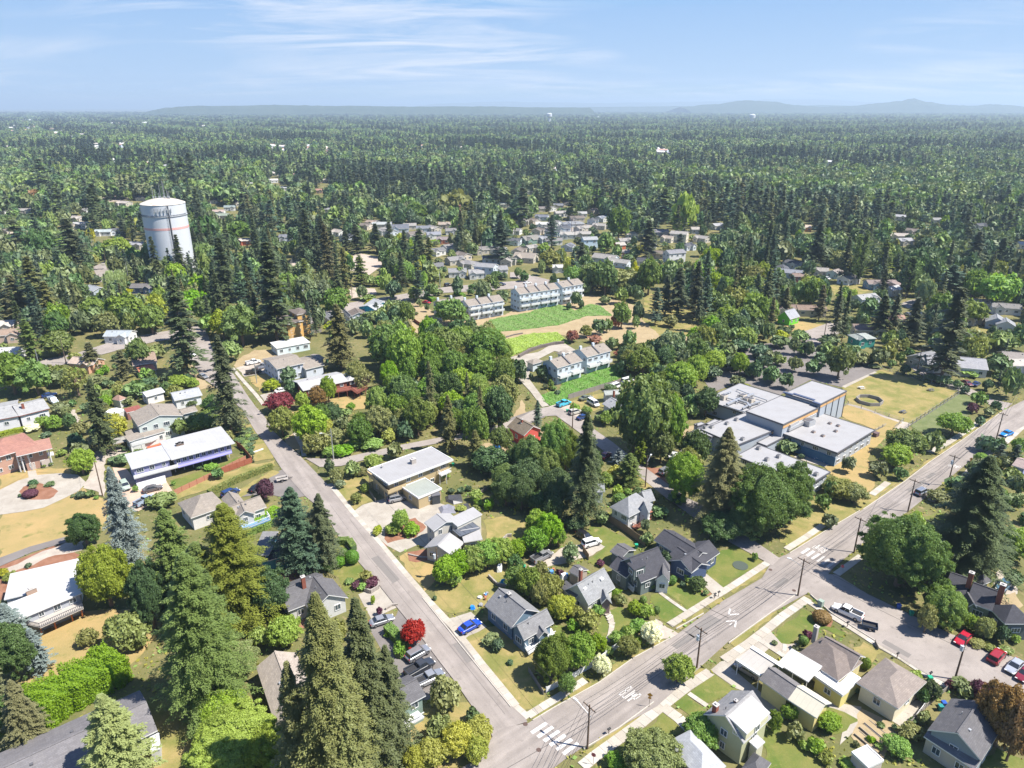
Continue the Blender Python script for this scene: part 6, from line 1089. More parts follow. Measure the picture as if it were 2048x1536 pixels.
g0=pole('G',1065,1340,9,'pole with lamp beside the shaded side street',arm=False,light=60);g1=pole('G',483,865,8.5,'thin pole beside the navy car at the cul-de-sac',arm=False);g2=pole('F',2008,1080,8,'thin pole at the edge of the dirt yard behind the hedge firs',arm=False);wires([g0[0]],[g1[0]],'wire crossing above the shaded side street',.8)
pole('J',1473,1110,9,'pale pole with lamp on the upper street',arm=False,light=270,col=METAL);pole('J',770,1180,9,'thin brown pole by the playground',arm=False);pole('J',395,1260,10,'grey pole with transformer behind the orange yellow house',arm=False,tr=True,col=METAL);pole('J',1805,860,11,'white street light pole among the far houses',arm=False,col=METAL)
pole('J',1765,540,13,'tall grey pole in front of the far firs',arm=False,col=METAL);w0=pole('K',500,760,16,'tall wooden double pole left of the sky blue house',arm=True);w1=pole('K',475,680,16,'tall wooden pole behind the double pole',arm=True);wires(w0,w1,'wires between the two tall wooden poles',.4)
y0=pole('H',443,170,10,'leaning wooden pole in front of the right hand firs',arm=False);y1=pole('H',1190,420,9,'wooden pole on the street behind the playing field');y2=pole('L',1175,1290,10,'wooden pole beside the far right street',arm=False);wires([y0[0]],[y1[0]],'wires above the playing field street',.8);wires([y0[0]],[y2[0]],'wires leading into the right hand woods',.6)
pole('L',1308,1150,8,'pale lamp post on the far right street',arm=False,col=METAL);pole('I',860,960,11,'wooden pole right of the left firs',arm=False);pole('I',1035,1060,11,'white pole behind the willow',arm=False,col=METAL);pole('I',1190,1130,8,'white pole beside the navy low building',arm=False,col=METAL);pole('I',750,820,8,'pale pole left of the lime tree',arm=False,col=METAL)
def sign(tile,x,y,h_,kind,label):
 c=Pt(tile,x,y,.1);r=empty('road_sign',c,radians(200),label=label,cat='road sign');b=MB();b.tube(c,c+Vector((0,0,h_)),.035,.035,6);b.build('post',METAL if kind=='stop' else POLEW,r)
 n=8 if kind=='stop' else 4;R_=.38 if kind=='stop' else .45;d=Vector((-.35,-.9,0)).normalized();s=Vector((-d.y,d.x,0));off=pi/8 if kind=='stop' else 0
 def plate(R__,o):b=MB();b.face([c+Vector((0,0,h_-.35))+d*o+s*cos(off+2*pi*i/n)*R__+Vector((0,0,sin(off+2*pi*i/n)*R__))for i in range(n)]);b.face([c+Vector((0,0,h_-.35))+d*(o-.02)+s*cos(off-2*pi*i/n)*R__+Vector((0,0,sin(off-2*pi*i/n)*R__))for i in range(n)]);return b
 if kind=='stop':
  f=plate(R_,.06).build('sign_face',WHITE,r);plate(R_*.93,.066).build('red_field',plain('stop_red',(.5,.02,.02),.4),f)
  cu=bpy.data.curves.new('lettering','FONT');cu.body='STOP';cu.size=.26;cu.align_x='CENTER';cu.align_y='CENTER';cu.extrude=.003;to=bpy.data.objects.new('lettering',cu);COL.objects.link(to)
  me=bpy.data.meshes.new_from_object(to);bpy.data.objects.remove(to);me.materials.clear();me.materials.append(WHITE);lo=bpy.data.objects.new('lettering',me);COL.objects.link(lo);lo.parent=f
  lo.location=toloc(FR[r.name],c+Vector((0,0,h_-.35))+d*.075);lo.rotation_euler=(pi/2,0,atan2(s.y,s.x)-radians(200))
 else:
  f=plate(R_,.06).build('sign_face',plain('sign_amber',(.55,.27,.03),.5),r)
  b=MB();p=c+Vector((0,0,h_-.95))+d*.06;b.face([p-s*.25-Vector((0,0,.2)),p+s*.25-Vector((0,0,.2)),p+s*.25+Vector((0,0,.2)),p-s*.25+Vector((0,0,.2))]);b.build('speed_plate',plain('sign_amber',(.55,.27,.03),.5),r)
sign('C',487,1515,2.3,'stop','small red STOP sign at the bottom corner of the avenue');sign('D',438,372,2.3,'stop','small red STOP sign at the upper junction corner by the big maple');sign('C',822,1170,2.9,'warn','amber warning sign on the verge near the BUMP lettering');sign('H',1608,1180,2.9,'warn','two amber plates on a pole beyond the BUMP pole')
def mailbox(tile,x,y,label,col=BLK):
 c=Pt(tile,x,y,.1);r=empty('mailbox',c,.6,label=label,cat='mailbox');b=MB();b.box(c+Vector((0,0,.5)),(.1,.1,1.0));b.build('post',WOOD,r)
 b=MB();n=8;ring=lambda k:[c+Vector((k*cos(.6)-sin(.6)*.16*cos(pi*i/n),k*sin(.6)+cos(.6)*.16*cos(pi*i/n),1.1+.16*sin(pi*i/n)))for i in range(n+1)]+[c+Vector((k*cos(.6)+.16*sin(.6),k*sin(.6)-.16*cos(.6),1.0)),c+Vector((k*cos(.6)-.16*sin(.6),k*sin(.6)+.16*cos(.6),1.0))];b.loft([ring(-.28),ring(.28)]);b.build('box',col,r)
mailbox('C',580,1333,'black mailbox on the grass verge left of the near sidewalk');mailbox('q',1530,1450,'dark mailbox at the kerb of the slate green house lawn');mailbox('q',1580,1425,'second dark mailbox nearer the concrete driveway');mailbox('t',840,380,'black mailbox by the green bin on the side street');mailbox('t',420,130,'black mailbox by the brown shingled house');mailbox('r',1500,470,'low black post box opposite the white pickup')
c=Pt('r',1155,210);b=MB();b.box((c.x,c.y,.75),(.8,.9,1.2),.6);b.box((c.x,c.y,1.38),(.86,.96,.08),.6);tag(b.build('utility_cabinet',plain('cabinet_green',(.25,.31,.26),.6)),'green metal utility cabinet at the corner of the side street','utility box')
def bin_(tile,x,y,col,label):
 c=Pt(tile,x,y);r=empty('wheelie_bin',(c.x,c.y,.03),.5,label=label,cat='bin');b=MB();b.loft([[(c.x+sx*w,c.y+sy*w,z)for sx,sy in((-1,-1),(1,-1),(1,1),(-1,1))]for w,z in((.24,.08),(.32,1.0))]);b.build('body',plain(col[0],col[1],.5),r);b=MB();b.box((c.x,c.y,1.05),(.7,.74,.08));b.build('lid',plain(col[0],col[1],.5),r)
 b=MB();b.tube((c.x-.3,c.y+.28,.13),(c.x+.3,c.y+.28,.13),.13,.13,8);b.build('wheel',TYRE,r)
GB=('bin_green',(.02,.30,.17));BB=('bin_blue',(.02,.08,.35))
for a in(('t',835,430,GB,'green wheelie bin behind the brown shingled house'),('s',600,780,GB,'green wheelie bin in shade under the big maple'),('s',440,690,BB,'blue wheelie bin in shade under the big maple'),('G',440,740,GB,'green bin at the cul-de-sac kerb'),('g',1180,800,GB,'green bin behind the pale blue house'),('t',970,800,('bin_teal',(.02,.2,.2)),'teal bin against the dark gabled corner house'),('t',1010,755,BB,'blue bin against the dark gabled corner house'),('C',745,218,GB,'green bin behind the dark carport'),('p',690,125,GB,'green bin among shrubs behind the blue house'),('w',1195,340,GB,'green bin beside the balcony of the tan flat roofed house')):bin_(*a)
def tarp(tile,pts,z,col,label,name='tarpaulin'):
 q=[Pt(tile,*p)for p in pts];b=MB();n=len(q);c=sum(q,Vector())/n;c.z=z;R1=[p.lerp(c,.35)+Vector((rnd.uniform(-.2,.2),rnd.uniform(-.2,.2),z*rnd.uniform(.7,1.2)))for p in q];q=[Vector((p.x,p.y,.06))for p in q]
 for i in range(n):j=(i+1)%n;b.face([q[i],q[j],R1[j]]);b.face([q[i],R1[j],R1[i]]);b.face([R1[i],R1[j],c])
 tag(b.build(name,plain(col[0],col[1],.35,.3,3),weld=True),label,'tarp' if name=='tarpaulin' else name.replace('_',' '))
tarp('w',[(1090,730),(1290,690),(1320,800),(1200,830),(1100,790)],.5,('black_sheet',(.05,.05,.055)),'crumpled black plastic sheeting above the grey metal roofed house');tarp('w',[(1000,870),(1130,820),(1210,850),(1230,940),(1040,950)],.5,('silver_sheet',(.2,.2,.23)),'silvery black sheeting left of the metal roofed house');tarp('w',[(1250,850),(1390,820),(1420,880),(1270,940)],.5,('black_sheet',(.05,.05,.055)),'smaller black plastic sheet right of the silvery one')
tarp('w',[(1700,75),(1790,60),(1810,105),(1720,110)],.7,('blue_tarp',(.02,.2,.62)),'bright blue tarpaulin on the dirt lot behind the hedge firs');tarp('p',[(375,300),(460,275),(465,310),(390,325)],.9,('cyan_boat',(.02,.35,.6)),'upturned blue green dinghy on the stone wall by the blue house','dinghy');tarp('p',[(335,130),(370,105),(420,120),(400,160),(345,165)],1.0,('white_cover',(.7,.7,.7)),'white covered heap beside the bright hedge','heap')
tarp('g',[(400,890),(470,860),(475,905),(410,920)],1.6,('canoe_blue',(.03,.25,.6)),'blue canoe on the silver pickup','canoe');tarp('p',[(0,600),(60,590),(75,640),(10,645)],.5,('blue_tarp',(.02,.2,.62)),'blue tarp among yard clutter left of the blue house');tarp('p',[(1150,250),(1215,215),(1250,240),(1180,290)],1.2,('white_cover',(.7,.7,.7)),'white patio parasol behind the cream bungalow','parasol')
tarp('A',[(790,1425),(850,1370),(885,1400),(860,1420)],1.2,('white_cover',(.7,.7,.7)),'white covered pile at the end of the long grey shingled house','heap');tarp('H',[(0,0),(1,0),(1,1),(0,1)],.02,('white_cover',(.7,.7,.7)),'scrap of white sheet on the park grass','sheet')if False else None
cn_={}
for x,y in sorted([(rnd.uniform(60,280),rnd.uniform(440,600))for _ in range(9)]+[(rnd.uniform(950,1230),rnd.uniform(130,250))for _ in range(8)]):
 c=Pt('p',x,y);b=MB();w=rnd.uniform(.3,.8);b.prism([(c.x+w*cos(2*pi*k/5+x)*rnd.uniform(.6,1),c.y+w*sin(2*pi*k/5+x)*rnd.uniform(.6,1))for k in range(5)],.04,rnd.uniform(.2,.7))
 cc=rnd.choice([('clutter_white',(.5,.5,.5)),('clutter_blue',(.1,.25,.5)),('clutter_grey',(.25,.25,.26)),('clutter_rust',(.35,.15,.08))]);pl='left of the blue house' if x<400 else 'behind the cream bungalow';q=cn_[(cc[0],pl)]=cn_.get((cc[0],pl),0)+1
 tag(b.build('yard_item',plain(cc[0],cc[1],.6)),'%s %s item from the left in the cluttered yard %s'%(('first','second','third','fourth','fifth','sixth')[q-1],cc[0][8:],pl),'yard item','yard clutter')
 # fences and walls
def fence(tile,pts,h_,label,col,step=2.4,solid=True,name='fence',board=False,keep=False):
 q=[Pt(tile,*p)for p in pts];r=empty(name,(q[0].x,q[0].y,0),0,label=label,cat='fence');k=0;stuff=MB()
 for p,s in zip(q,q[1:]):
  L=(s-p).length;n=max(1,round(L/step))
  for i in range(n):
   a,c=p.lerp(s,i/n),p.lerp(s,(i+1)/n);b=MB();b.box((a.x,a.y,h_/2+.05),(.12,.12,h_+.1));b.build('post',col[1]if len(col)>1 else col[0],r)
   if solid and board:
    m_=max(1,round((c-a).length/.6))
    for j in range(m_):
     b=MB();a1,c1=a.lerp(c,j/m_),a.lerp(c,(j+1)/m_-.03/(c-a).length);hh=h_-rnd.uniform(0,.08);b.bar(a1+Vector((0,0,hh/2)),c1+Vector((0,0,hh/2)),.05,hh);b.build('board',col[0],r);k+=1
   elif solid:b=MB();b.bar(a+Vector((0,0,h_/2)),c+Vector((0,0,h_/2)),.06,h_-.05);b.build('panel',col[0],r)
   else:
    b=MB()
    for z in(.25,.6,h_-.1):b.bar(a+Vector((0,0,z)),c+Vector((0,0,z)),.05,.06)
    b.build('rail',col[0],r)
 return r
FW=plain('fence_boards',(.23,.16,.10),.85,.3,2);FR_=plain('fence_red_brown',(.26,.085,.05),.8,.2,2);FG=plain('fence_grey',(.22,.20,.18),.85,.25,2);CL=plain('chainlink_grey',(.25,.25,.24),.6);LB=plain('white_fence',(.6,.6,.6),.7)
fence('q',[(160,460),(400,610),(640,790)],1.9,'tall weathered board fence below the white hip roofed house',(FW,),board=True)
fence('c',[(120,390),(600,160),(1040,-60)],1.5,'red brown panel fence on dark posts below the long violet house',(plain('fence_brown_mesh',(.34,.16,.10),.8),FR_));fence('b',[(1370,1200),(1760,1060),(1640,910),(1560,850)],1.7,'red brown fence corner right of the long violet house',(FR_,))
fence('G',[(450,635),(740,545),(900,500)],1.8,'brown board fence at the foot of the green townhouse bank',(FG,),board=True);fence('g',[(620,500),(880,450),(1110,410)],1.6,'grey fence between the orange yellow house and the white roofed cottage',(FG,))
fence('H',[(910,395),(1520,575),(1545,585),(1150,840),(1090,880)],1.6,'dark chain link fence round two sides of the playing field',(CL,),solid=False,step=3);fence('H',[(640,675),(1080,812),(1010,870)],1.1,'low rail fence along the gravel path of the playing field',(CL,),solid=False,step=4)
fence('H',[(500,745),(640,680)],1.0,'short low fence beside the gym wall',(CL,),solid=False,step=3);fence('D',[(860,50),(1000,110),(1230,215)],1.8,'long dark board fence behind the big maple',(FG,),board=True);fence('D',[(1065,125),(1110,80)],1.8,'short brown fence piece joining the long dark board fence',(FW,))
fence('C',[(100,960),(190,1100)],1.0,'low timber retaining edge beside the corner shrubs',(FG,),step=1.5);fence('C',[(205,1085),(330,1020),(480,930),(640,810)],1.2,'low white picket fence behind the street shrubs',(LB,),step=1.6);fence('C',[(425,240),(460,290)],1.6,'short timber screen beside the parking pad',(FW,),step=1.2)
fence('t',[(520,1060),(780,780),(1060,540)],1.0,'pale board fence between the brown shingled house and the corner garden',(FG,),step=1.8);fence('w',[(1380,730),(1520,710),(1620,640)],1.0,'curved grey timber retaining wall in the terraced garden',(FG,),step=1.2);fence('F',[(880,1340),(960,1460)],.9,'low dark fence beside the tan flat roofed house',(FG,))
fence('D',[(1005,1085),(930,1180),(870,1260)],1.0,'low fence right of the brown shingled house patio',(LB,),step=2);fence('D',[(640,790),(660,830)],.8,'tiny rail by the side street sidewalk',(FG,));fence('J',[(690,830),(860,815)],2.0,'pale fence at the back of the sandy court',(LB,),solid=False);fence('J',[(270,950),(300,890),(440,870)],3.0,'tall wire backstop fence left of the sandy court',(CL,),solid=False)
fence('J',[(1260,1370),(1300,1400),(1350,1425)],1.6,'brown fence beside the dirt track above the central woods',(FR_,));fence('f',[(1340,790),(1480,715)],1.0,'low fence at the right corner of the school',(CL,),solid=False)
def wall_(tile,pts,h_,label,m,w=.3):
 q=[Pt(tile,*p)for p in pts];r=empty('retaining_wall',(q[0].x,q[0].y,0),0,label=label,cat='wall')
 for p,s in zip(q,q[1:]):
  L=(s-p).length;n=max(1,round(L/.75));
  for i in range(n):
   b=MB();a,c=p.lerp(s,i/n),p.lerp(s,(i+.94)/n);b.bar(a+Vector((0,0,h_/2)),c+Vector((0,0,h_/2+rnd.uniform(-.04,.04))),w+rnd.uniform(-.05,.05),h_);b.build('stone',m,r)
STN=plain('wall_stone',(.28,.25,.22),.9,.25,3)
wall_('h',[(240,1190),(380,1110),(520,1060),(700,1020),(820,1010)],1.2,'dark rock wall under the yellow green groundcover slope',plain('dark_rock',(.13,.11,.10),.95,.3,3),.8);wall_('v',[(1210,400),(1290,430),(1390,370),(1385,310)],.9,'curved stone wall round the flower corner by the concrete drive',STN);wall_('v',[(1480,640),(1560,590),(1640,580)],.5,'low rockery edge beside the silver sedan driveway',STN);wall_('C',[(-90,210),(-30,150),(0,150)],.8,'low stone terrace wall behind the blue house',STN);wall_('p',[(240,220),(350,330),(470,350)],.7,'curved stone wall below the dinghy',STN);wall_('b',[(1760,940),(1900,890)],.4,'white kerb stones in the rock garden',WHITE);wall_('w',[(620,1470),(800,1510),(980,1500)],.3,'grey paver edging of the red bark bed',STN);wall_('h',[(80,930),(180,900),(290,880)],.5,'short dark rock row in the yellow green slope',plain('dark_rock',(.13,.11,.10),.95,.3,3),.6)
b=None;r=empty('garden_steps',Pt('C',575,600),0,label='flight of pale curved steps below the cream bungalow',cat='steps')
for i in range(9):t_=i/8;c=Pt('C',548+52*t_,575+100*t_-8*sin(pi*t_));b=MB();b.box((c.x,c.y,.08+.5*(1-t_)/2),(1.4,.45,.1+.5*(1-t_)),radians(40));b.build('step',slab_mats[i%3],r)
c=Pt('q',1860,1035);r=empty('trampoline',c,0,label='round dark trampoline mat on the lawn of the long navy house',cat='trampoline');b=MB();b.tube((c.x,c.y,.06),(c.x,c.y,.12),1.6,1.6,24);b.build('mat',plain('trampoline_mat',(.06,.075,.06),.8),r)
for i,(a,c,l)in enumerate((((560,1290),(690,1400),'nearest the white shed'),((530,1330),(670,1445),'leftmost, full of green leaves'),((590,1265),(740,1390),'closest to the patio'))):
 p,s=Pt('D',*a),Pt('D',*c);r=empty('raised_bed',p,0,label='long timber edged vegetable bed '+l,cat='raised bed');d=(s-p).normalized();n=Vector((-d.y,d.x,0))*.55
 for k in(-1,1):b=MB();b.bar(p+n*k+Vector((0,0,.2)),s+n*k+Vector((0,0,.2)),.08,.4);b.build('edging_board',FG,r)
 b=MB();b.face([tuple(v)[:2]+(.33,)for v in(p-n,s-n,s+n,p+n)]);b.build('soil',g_dirt,r)
 # vegetation: leaf-built crowns
BARK=plain('tree_bark',(.16,.115,.08),.9,.3,3)
FM=dict(fir=foliage('fir_needles',(.052,.068,.030),(.105,.115,.045),.35,.12),firo=foliage('olive_fir_needles',(.092,.096,.036),(.175,.155,.065),.35,.12),cedar=foliage('cedar_foliage',(0.083,0.109,0.017),(0.156,0.166,0.024),.12,.15),pine=foliage('blue_pine_needles',(.045,.076,.046),(.09,.12,.07),.3,.12),spruce=foliage('silver_spruce_needles',(.105,.13,.125),(.19,.215,.205),.25,.1),larch=foliage('larch_needles',(.12,.155,.045),(.20,.225,.07),.25,.2),maple=foliage('maple_leaves',(.078,.118,.022),(.135,.175,.036),.45,.25),leaf=foliage('bright_leaves',(.115,.185,.02),(.19,.25,.03),.4,.3),lime=foliage('lime_leaves',(0.132,0.185,0.016),(0.202,0.242,0.023),.3,.3),gold=foliage('yellow_green_leaves',(.19,.21,.018),(.30,.27,.03),.3,.3),olive=foliage('olive_leaves',(.115,.13,.034),(.20,.19,.06),.35,.2),dark=foliage('dark_leaves',(.045,.078,.022),(.085,.12,.035),.35,.18),blue=foliage('grey_green_leaves',(.095,.13,.06),(.155,.18,.09),.3,.2),red=foliage('red_maple_leaves',(.22,.012,.018),(.30,.03,.03),.25,.3),purple=foliage('plum_leaves',(.055,.018,.03),(.11,.03,.045),.3,.2),bronze=foliage('bronze_leaves',(.135,.078,.034),(.21,.13,.05),.3,.2),ivy=foliage('ivy_leaves',(0.071,0.132,0.014),(0.098,0.161,0.021),.1,.1),moss=foliage('yellow_cover_leaves',(0.12,0.188,0.006),(0.165,0.217,0.009),.1,.1),maroon=foliage('maroon_leaves',(.13,.022,.03),(.20,.05,.05),.3,.2),redv=foliage('sumac_red_leaves',(.17,.07,.035),(.14,.13,.04),.4,.25),orange=foliage('orange_leaves',(.34,.16,.02),(.25,.22,.03),.3,.3),cream=foliage('cream_blossom',(.62,.56,.36),(.30,.33,.10),.2,.3),hedge=foliage('laurel_hedge_leaves',(0.09,0.171,0.009),(0.14,0.225,0.013),.15,.3),tidy=foliage('clipped_shrub_leaves',(.07,.13,.015),(.11,.17,.02),.3,.2),pale=foliage('pale_sage_leaves',(.16,.21,.09),(.22,.26,.12),.2,.2),willow=foliage('willow_leaves',(.19,.23,.08),(.27,.29,.12),.2,.3),lotleaf=foliage('young_tree_leaves',(.13,.20,.03),(.20,.26,.04),.3,.3),ffir=foliage('distant_fir',(0.04,0.061,0.037),(0.073,0.09,0.046),.4,.05),ffiro=foliage('distant_olive_fir',(0.058,0.074,0.037),(0.106,0.112,0.053),.4,.05),fmaple=foliage('distant_maple',(0.058,0.092,0.032),(0.099,0.132,0.04),.5,.1),fleaf=foliage('distant_bright_tree',(0.087,0.129,0.032),(0.132,0.172,0.04),.5,.1),fdark=foliage('distant_dark_tree',(0.042,0.073,0.032),(0.066,0.099,0.04),.4,.1),folive=foliage('distant_olive_tree',(0.082,0.103,0.04),(0.132,0.139,0.053),.4,.1),snag=foliage('dead_conifer_twigs',(.30,.16,.10),(.35,.2,.13),.2,.1))
for _m in():pass
def quads_mesh(name,C,A,B,mats):
 """C centres, A and B half-axes (n,3): diamond-ish leaf clump faces"""
 n=len(C);V=np.empty((n,4,3),np.float32);V[:,0]=C-A;V[:,1]=C+B*.9;V[:,2]=C+A;V[:,3]=C-B*.9
 me=bpy.data.meshes.new(name);me.vertices.add(n*4);me.vertices.foreach_set('co',V.ravel());me.loops.add(n*4);me.loops.foreach_set('vertex_index',np.arange(n*4,dtype=np.int32))
 me.polygons.add(n);me.polygons.foreach_set('loop_start',np.arange(0,n*4,4,dtype=np.int32))
 try:me.polygons.foreach_set('loop_total',np.full(n,4,np.int32))
 except Exception:pass
 for m in mats:me.materials.append(m)
 me.update(calc_edges=True);return me
def unit(v):return v/np.maximum(1e-6,np.linalg.norm(v,axis=1,keepdims=True))
def conifer(seed,n,shape='fir',leaf=.06,size=1.0):
 """crown in a unit box: radius 1 at the base, height 1; leaves as drooping sprays along whorled boughs"""
 g=np.random.default_rng(seed);nb=int(n**.5*1.55);per=max(4,int(n/nb));ar=.21
 tb=np.sort(g.random(nb)**(.85));z=.03+.96*tb
 prof={'fir':(1-tb)**.72,'cedar':(1-tb**1.5)**.75*.97+.03,'pine':(1-tb**1.8)**.8,'poplar':np.sin(np.pi*np.clip(tb*.9+.12,0,1))**.5,'spruce':(1-tb)**.75}[shape]*.98+.02
 L=prof*g.uniform(.55,1.2,nb)*np.where(g.random(nb)<.15,.6,1);az=np.arange(nb)*2.399963+g.normal(0,.35,nb)
 C=[];A=[];B=[]
 s=np.linspace(.22,1,per)[None,:]+g.normal(0,.03,(nb,per));Lb=L[:,None]
 droop={'fir':.10,'cedar':.06,'pine':.02,'poplar':-.1,'spruce':.07}[shape]
 up=.045
 wid=(1-s)*.34*Lb+.05;lat=g.uniform(-1,1,(nb,per))*wid
 r=s*Lb;zz=z[:,None]+(up*s-droop*s**2)*Lb*1.0+g.normal(0,.006,(nb,per))-np.abs(lat)*.06
 ca,sa=np.cos(az)[:,None],np.sin(az)[:,None]
 x=r*ca-lat*sa;y=r*sa+lat*ca
 C=np.stack([x,y,zz],-1).reshape(-1,3)
 dirx=ca*np.ones_like(r)-np.sign(lat)*sa*.7;diry=sa*np.ones_like(r)+np.sign(lat)*ca*.7
 d=np.stack([dirx,diry,np.full_like(r,-droop*1.2)*ar],-1).reshape(-1,3);d=unit(d)
 side=np.stack([-d[:,1],d[:,0],g.normal(0,.25,len(d))*ar],-1);side=unit(side)
 k=leaf*g.uniform(.5,1.5,(len(d),1))*size
 jit=g.normal(0,.3,(len(d),3))*np.array([1,1,ar]);
 return C,(d+jit*.5)*k,side*k*.52
def crown(seed,n,lobes=34,leaf=.085,flat=1.0,rough=.3,bottom=.25):
 """broadleaf crown in radius-1, height-1 units: leaves over many small lobes"""
 g=np.random.default_rng(seed);th=g.uniform(0,2*pi,lobes);u=g.uniform(-.8,1,lobes);q=np.sqrt(1-u*u)
 b3=1+.16*np.sin(2*th+seed)+.10*np.sin(3*th+seed*2.);R=g.uniform(.6,1.35,lobes)*.95/lobes**.42;rr=(g.uniform(.55,1.0,lobes)**.6-R*.75)*b3;c=np.stack([np.cos(th)*q*rr,np.sin(th)*q*rr,.51+u*rr*.45],1)
 pr=R**2;idx=g.choice(lobes,n,p=pr/pr.sum());w=g.normal(0,1,(n,3));w[:,2]=np.where(w[:,2]<-.25,-w[:,2],w[:,2]);w=unit(w)
 rad=R[idx][:,None]*np.clip(g.normal(.86,.24,(n,1)),.2,1.5);asp=np.array([1,1,.5*flat])
 C=c[idx]+w*rad*asp;fr=g.random(n)<.22;az_=np.arctan2(w[:,1],w[:,0]);k3=(.60+.26*g.random(n)**.5+.09*np.sin(az_*3+seed)+.07*np.sin(az_*7+w[:,2]*5))[:,None]
 C=np.where(fr[:,None],w*k3*np.array([1,1,.5])+np.array([0,0,.5]),C);C[:,2]=np.clip(C[:,2],.03,1.02)
 nrm=unit(w+g.normal(0,.55,(n,3)));t=unit(np.cross(nrm,g.normal(0,1,(n,3))));b=np.cross(nrm,t);k=leaf*g.uniform(.35,1.4,(n,1))
 return C,t*k*np.array([1,1,.6]),b*k*.7*np.array([1,1,.6])
def ball(seed,n,leaf=.1,tight=.05,cone=0.0):
 g=np.random.default_rng(seed);w=unit(g.normal(0,1,(n,3)));rad=1+g.normal(0,tight,(n,1));C=w*rad*np.array([.94,.94,.48])+np.array([0,0,.5])
 if cone:C[:,:2]*=(1-cone*C[:,2:3])
 nrm=unit(w+g.normal(0,.3,(n,3)));t=unit(np.cross(nrm,g.normal(0,1,(n,3))));b=np.cross(nrm,t);k=leaf*g.uniform(.6,1.3,(n,1));return C,t*k*np.array([1,1,.55]),b*k*.7*np.array([1,1,.55])
def limbs(seed,conif,n=7):
 g=np.random.default_rng(seed);b=MB()
 if conif:
  b.tube((0,0,-.01),(0,0,.55),.075,.04,7);b.tube((0,0,.55),(0,0,.99),.04,.006,6)
  for i in range(n*3):a=i*2.4;z=.08+.8*i/(n*3);l=(1-z)*.8;b.tube((0,0,z),(l*cos(a),l*sin(a),z-.02),.012,.003,3,cap=False)
 else:
  b.tube((0,0,-.01),(.02,0,.3),.085,.055,8)
  for i in range(n):
   a=i*2.4+g.uniform(-.3,.3);l=g.uniform(.35,.7);b.tube((.02,0,.22+.02*i),(l*.5*cos(a),l*.5*sin(a),.42),.035,.022,5,cap=False);b.tube((l*.5*cos(a),l*.5*sin(a),.42),(l*cos(a),l*sin(a),g.uniform(.6,.85)),.022,.008,4,cap=False)
 return b.mesh('trunk',[BARK])
PROTO={}
def proto(fam,lod,var):
 k=(fam,lod,var)
 if k in PROTO:return PROTO[k]
 sd=hash((len(fam)*7+sum(map(ord,fam)))*31+var*7+lod)&0xffff
 if fam in('fir','cedar','pine','poplar','spruce'):
  n,leaf={-1:(110000,.0195),0:(42000,.031),1:(9500,.058),2:(2800,.095),3:(420,.21)}[lod]
  if fam=='cedar':n=int(n*1.15)
  C,A,B=conifer(sd,n,fam,leaf);tm=limbs(sd,True)
  C2,A2,B2=conifer(sd+5,max(60,n//4),fam,leaf*1.6);C2[:,:2]*=.55;C=np.vstack([C,C2]);A=np.vstack([A,A2]);B=np.vstack([B,B2])
 elif fam=='broad':
  n,leaf,lb={-1:(120000,.019,320),0:(48000,.029,170),1:(9500,.058,80),2:(2600,.105,44),3:(380,.25,20)}[lod]
  C,A,B=crown(sd,n,lb,leaf);C2,A2,B2=crown(sd+3,n//4,lb,leaf*1.5);C2[:,:2]*=.78;C2[:,2]=.5+(C2[:,2]-.5)*.8;C=np.vstack([C,C2]);A=np.vstack([A,A2]);B=np.vstack([B,B2]);tm=limbs(sd,False)
 elif fam=='shrub':
  n,leaf,lb={0:(4200,.085,26),1:(2200,.12,22),2:(800,.19,16),3:(260,.3,12)}[lod]
  C,A,B=crown(sd,n,lb,leaf);C[:,2]=(C[:,2]-.1)/.92;tm=limbs(sd,False,5)
 elif fam=='willow':
  n=4000;C,A,B=crown(sd,n,30,.09);A=A*.4;A[:,2]=-.09;B=B*.5;tm=limbs(sd,False)
 elif fam=='bare':
  C,A,B=crown(sd,900,24,.08);tm=limbs(sd,False,26)
 else:
  n,leaf={0:(4500,.075),1:(2200,.10),2:(900,.15),3:(300,.25)}[lod];C,A,B=ball(sd,n,leaf,.035,.5 if fam=='cone' else 0);C2,A2,B2=ball(sd+1,n//2,leaf*1.6,.02,.5 if fam=='cone' else 0);C2=(C2-[0,0,.5])*.8+[0,0,.5];C=np.vstack([C,C2]);A=np.vstack([A,A2]);B=np.vstack([B,B2]);tm=limbs(sd,False,4)
 PROTO[k]=(quads_mesh('crown',C,A,B,[FM['maple']]),tm);return PROTO[k]
K={}
def defk(k,fam,mat,adj,noun,name='tree',cat='tree'):K[k]=(fam,mat,adj,noun,name,cat)
defk('fir','fir','fir','dark green','fir','fir_tree');defk('firo','fir','firo','olive toned','fir','fir_tree');defk('cedar','cedar','cedar','yellow green','cedar','cedar_tree');defk('pine','pine','pine','blue green','pine','pine_tree');defk('spruce','spruce','spruce','silvery','spruce','spruce_tree');defk('larch','spruce','larch','pale feathery','larch','larch_tree')
defk('poplar','poplar','maple','columnar','poplar','poplar_tree');defk('column','poplar','dark','narrow dark','columnar conifer','columnar_conifer');defk('maple','broad','maple','mid green','maple','maple_tree');defk('leaf','broad','leaf','bright green','tree','broadleaf_tree');defk('lime','broad','lime','lime green','tree','broadleaf_tree');defk('gold','broad','gold','yellow green','tree','broadleaf_tree')
defk('olive','broad','olive','olive green','tree','broadleaf_tree');defk('dark','broad','dark','dark green','tree','broadleaf_tree');defk('blue','broad','blue','grey green','tree','broadleaf_tree');defk('red','broad','red','crimson','japanese maple','maple_tree');defk('purple','broad','purple','dark purple','plum tree','plum_tree');defk('bronze','broad','bronze','bronze','tree','broadleaf_tree')
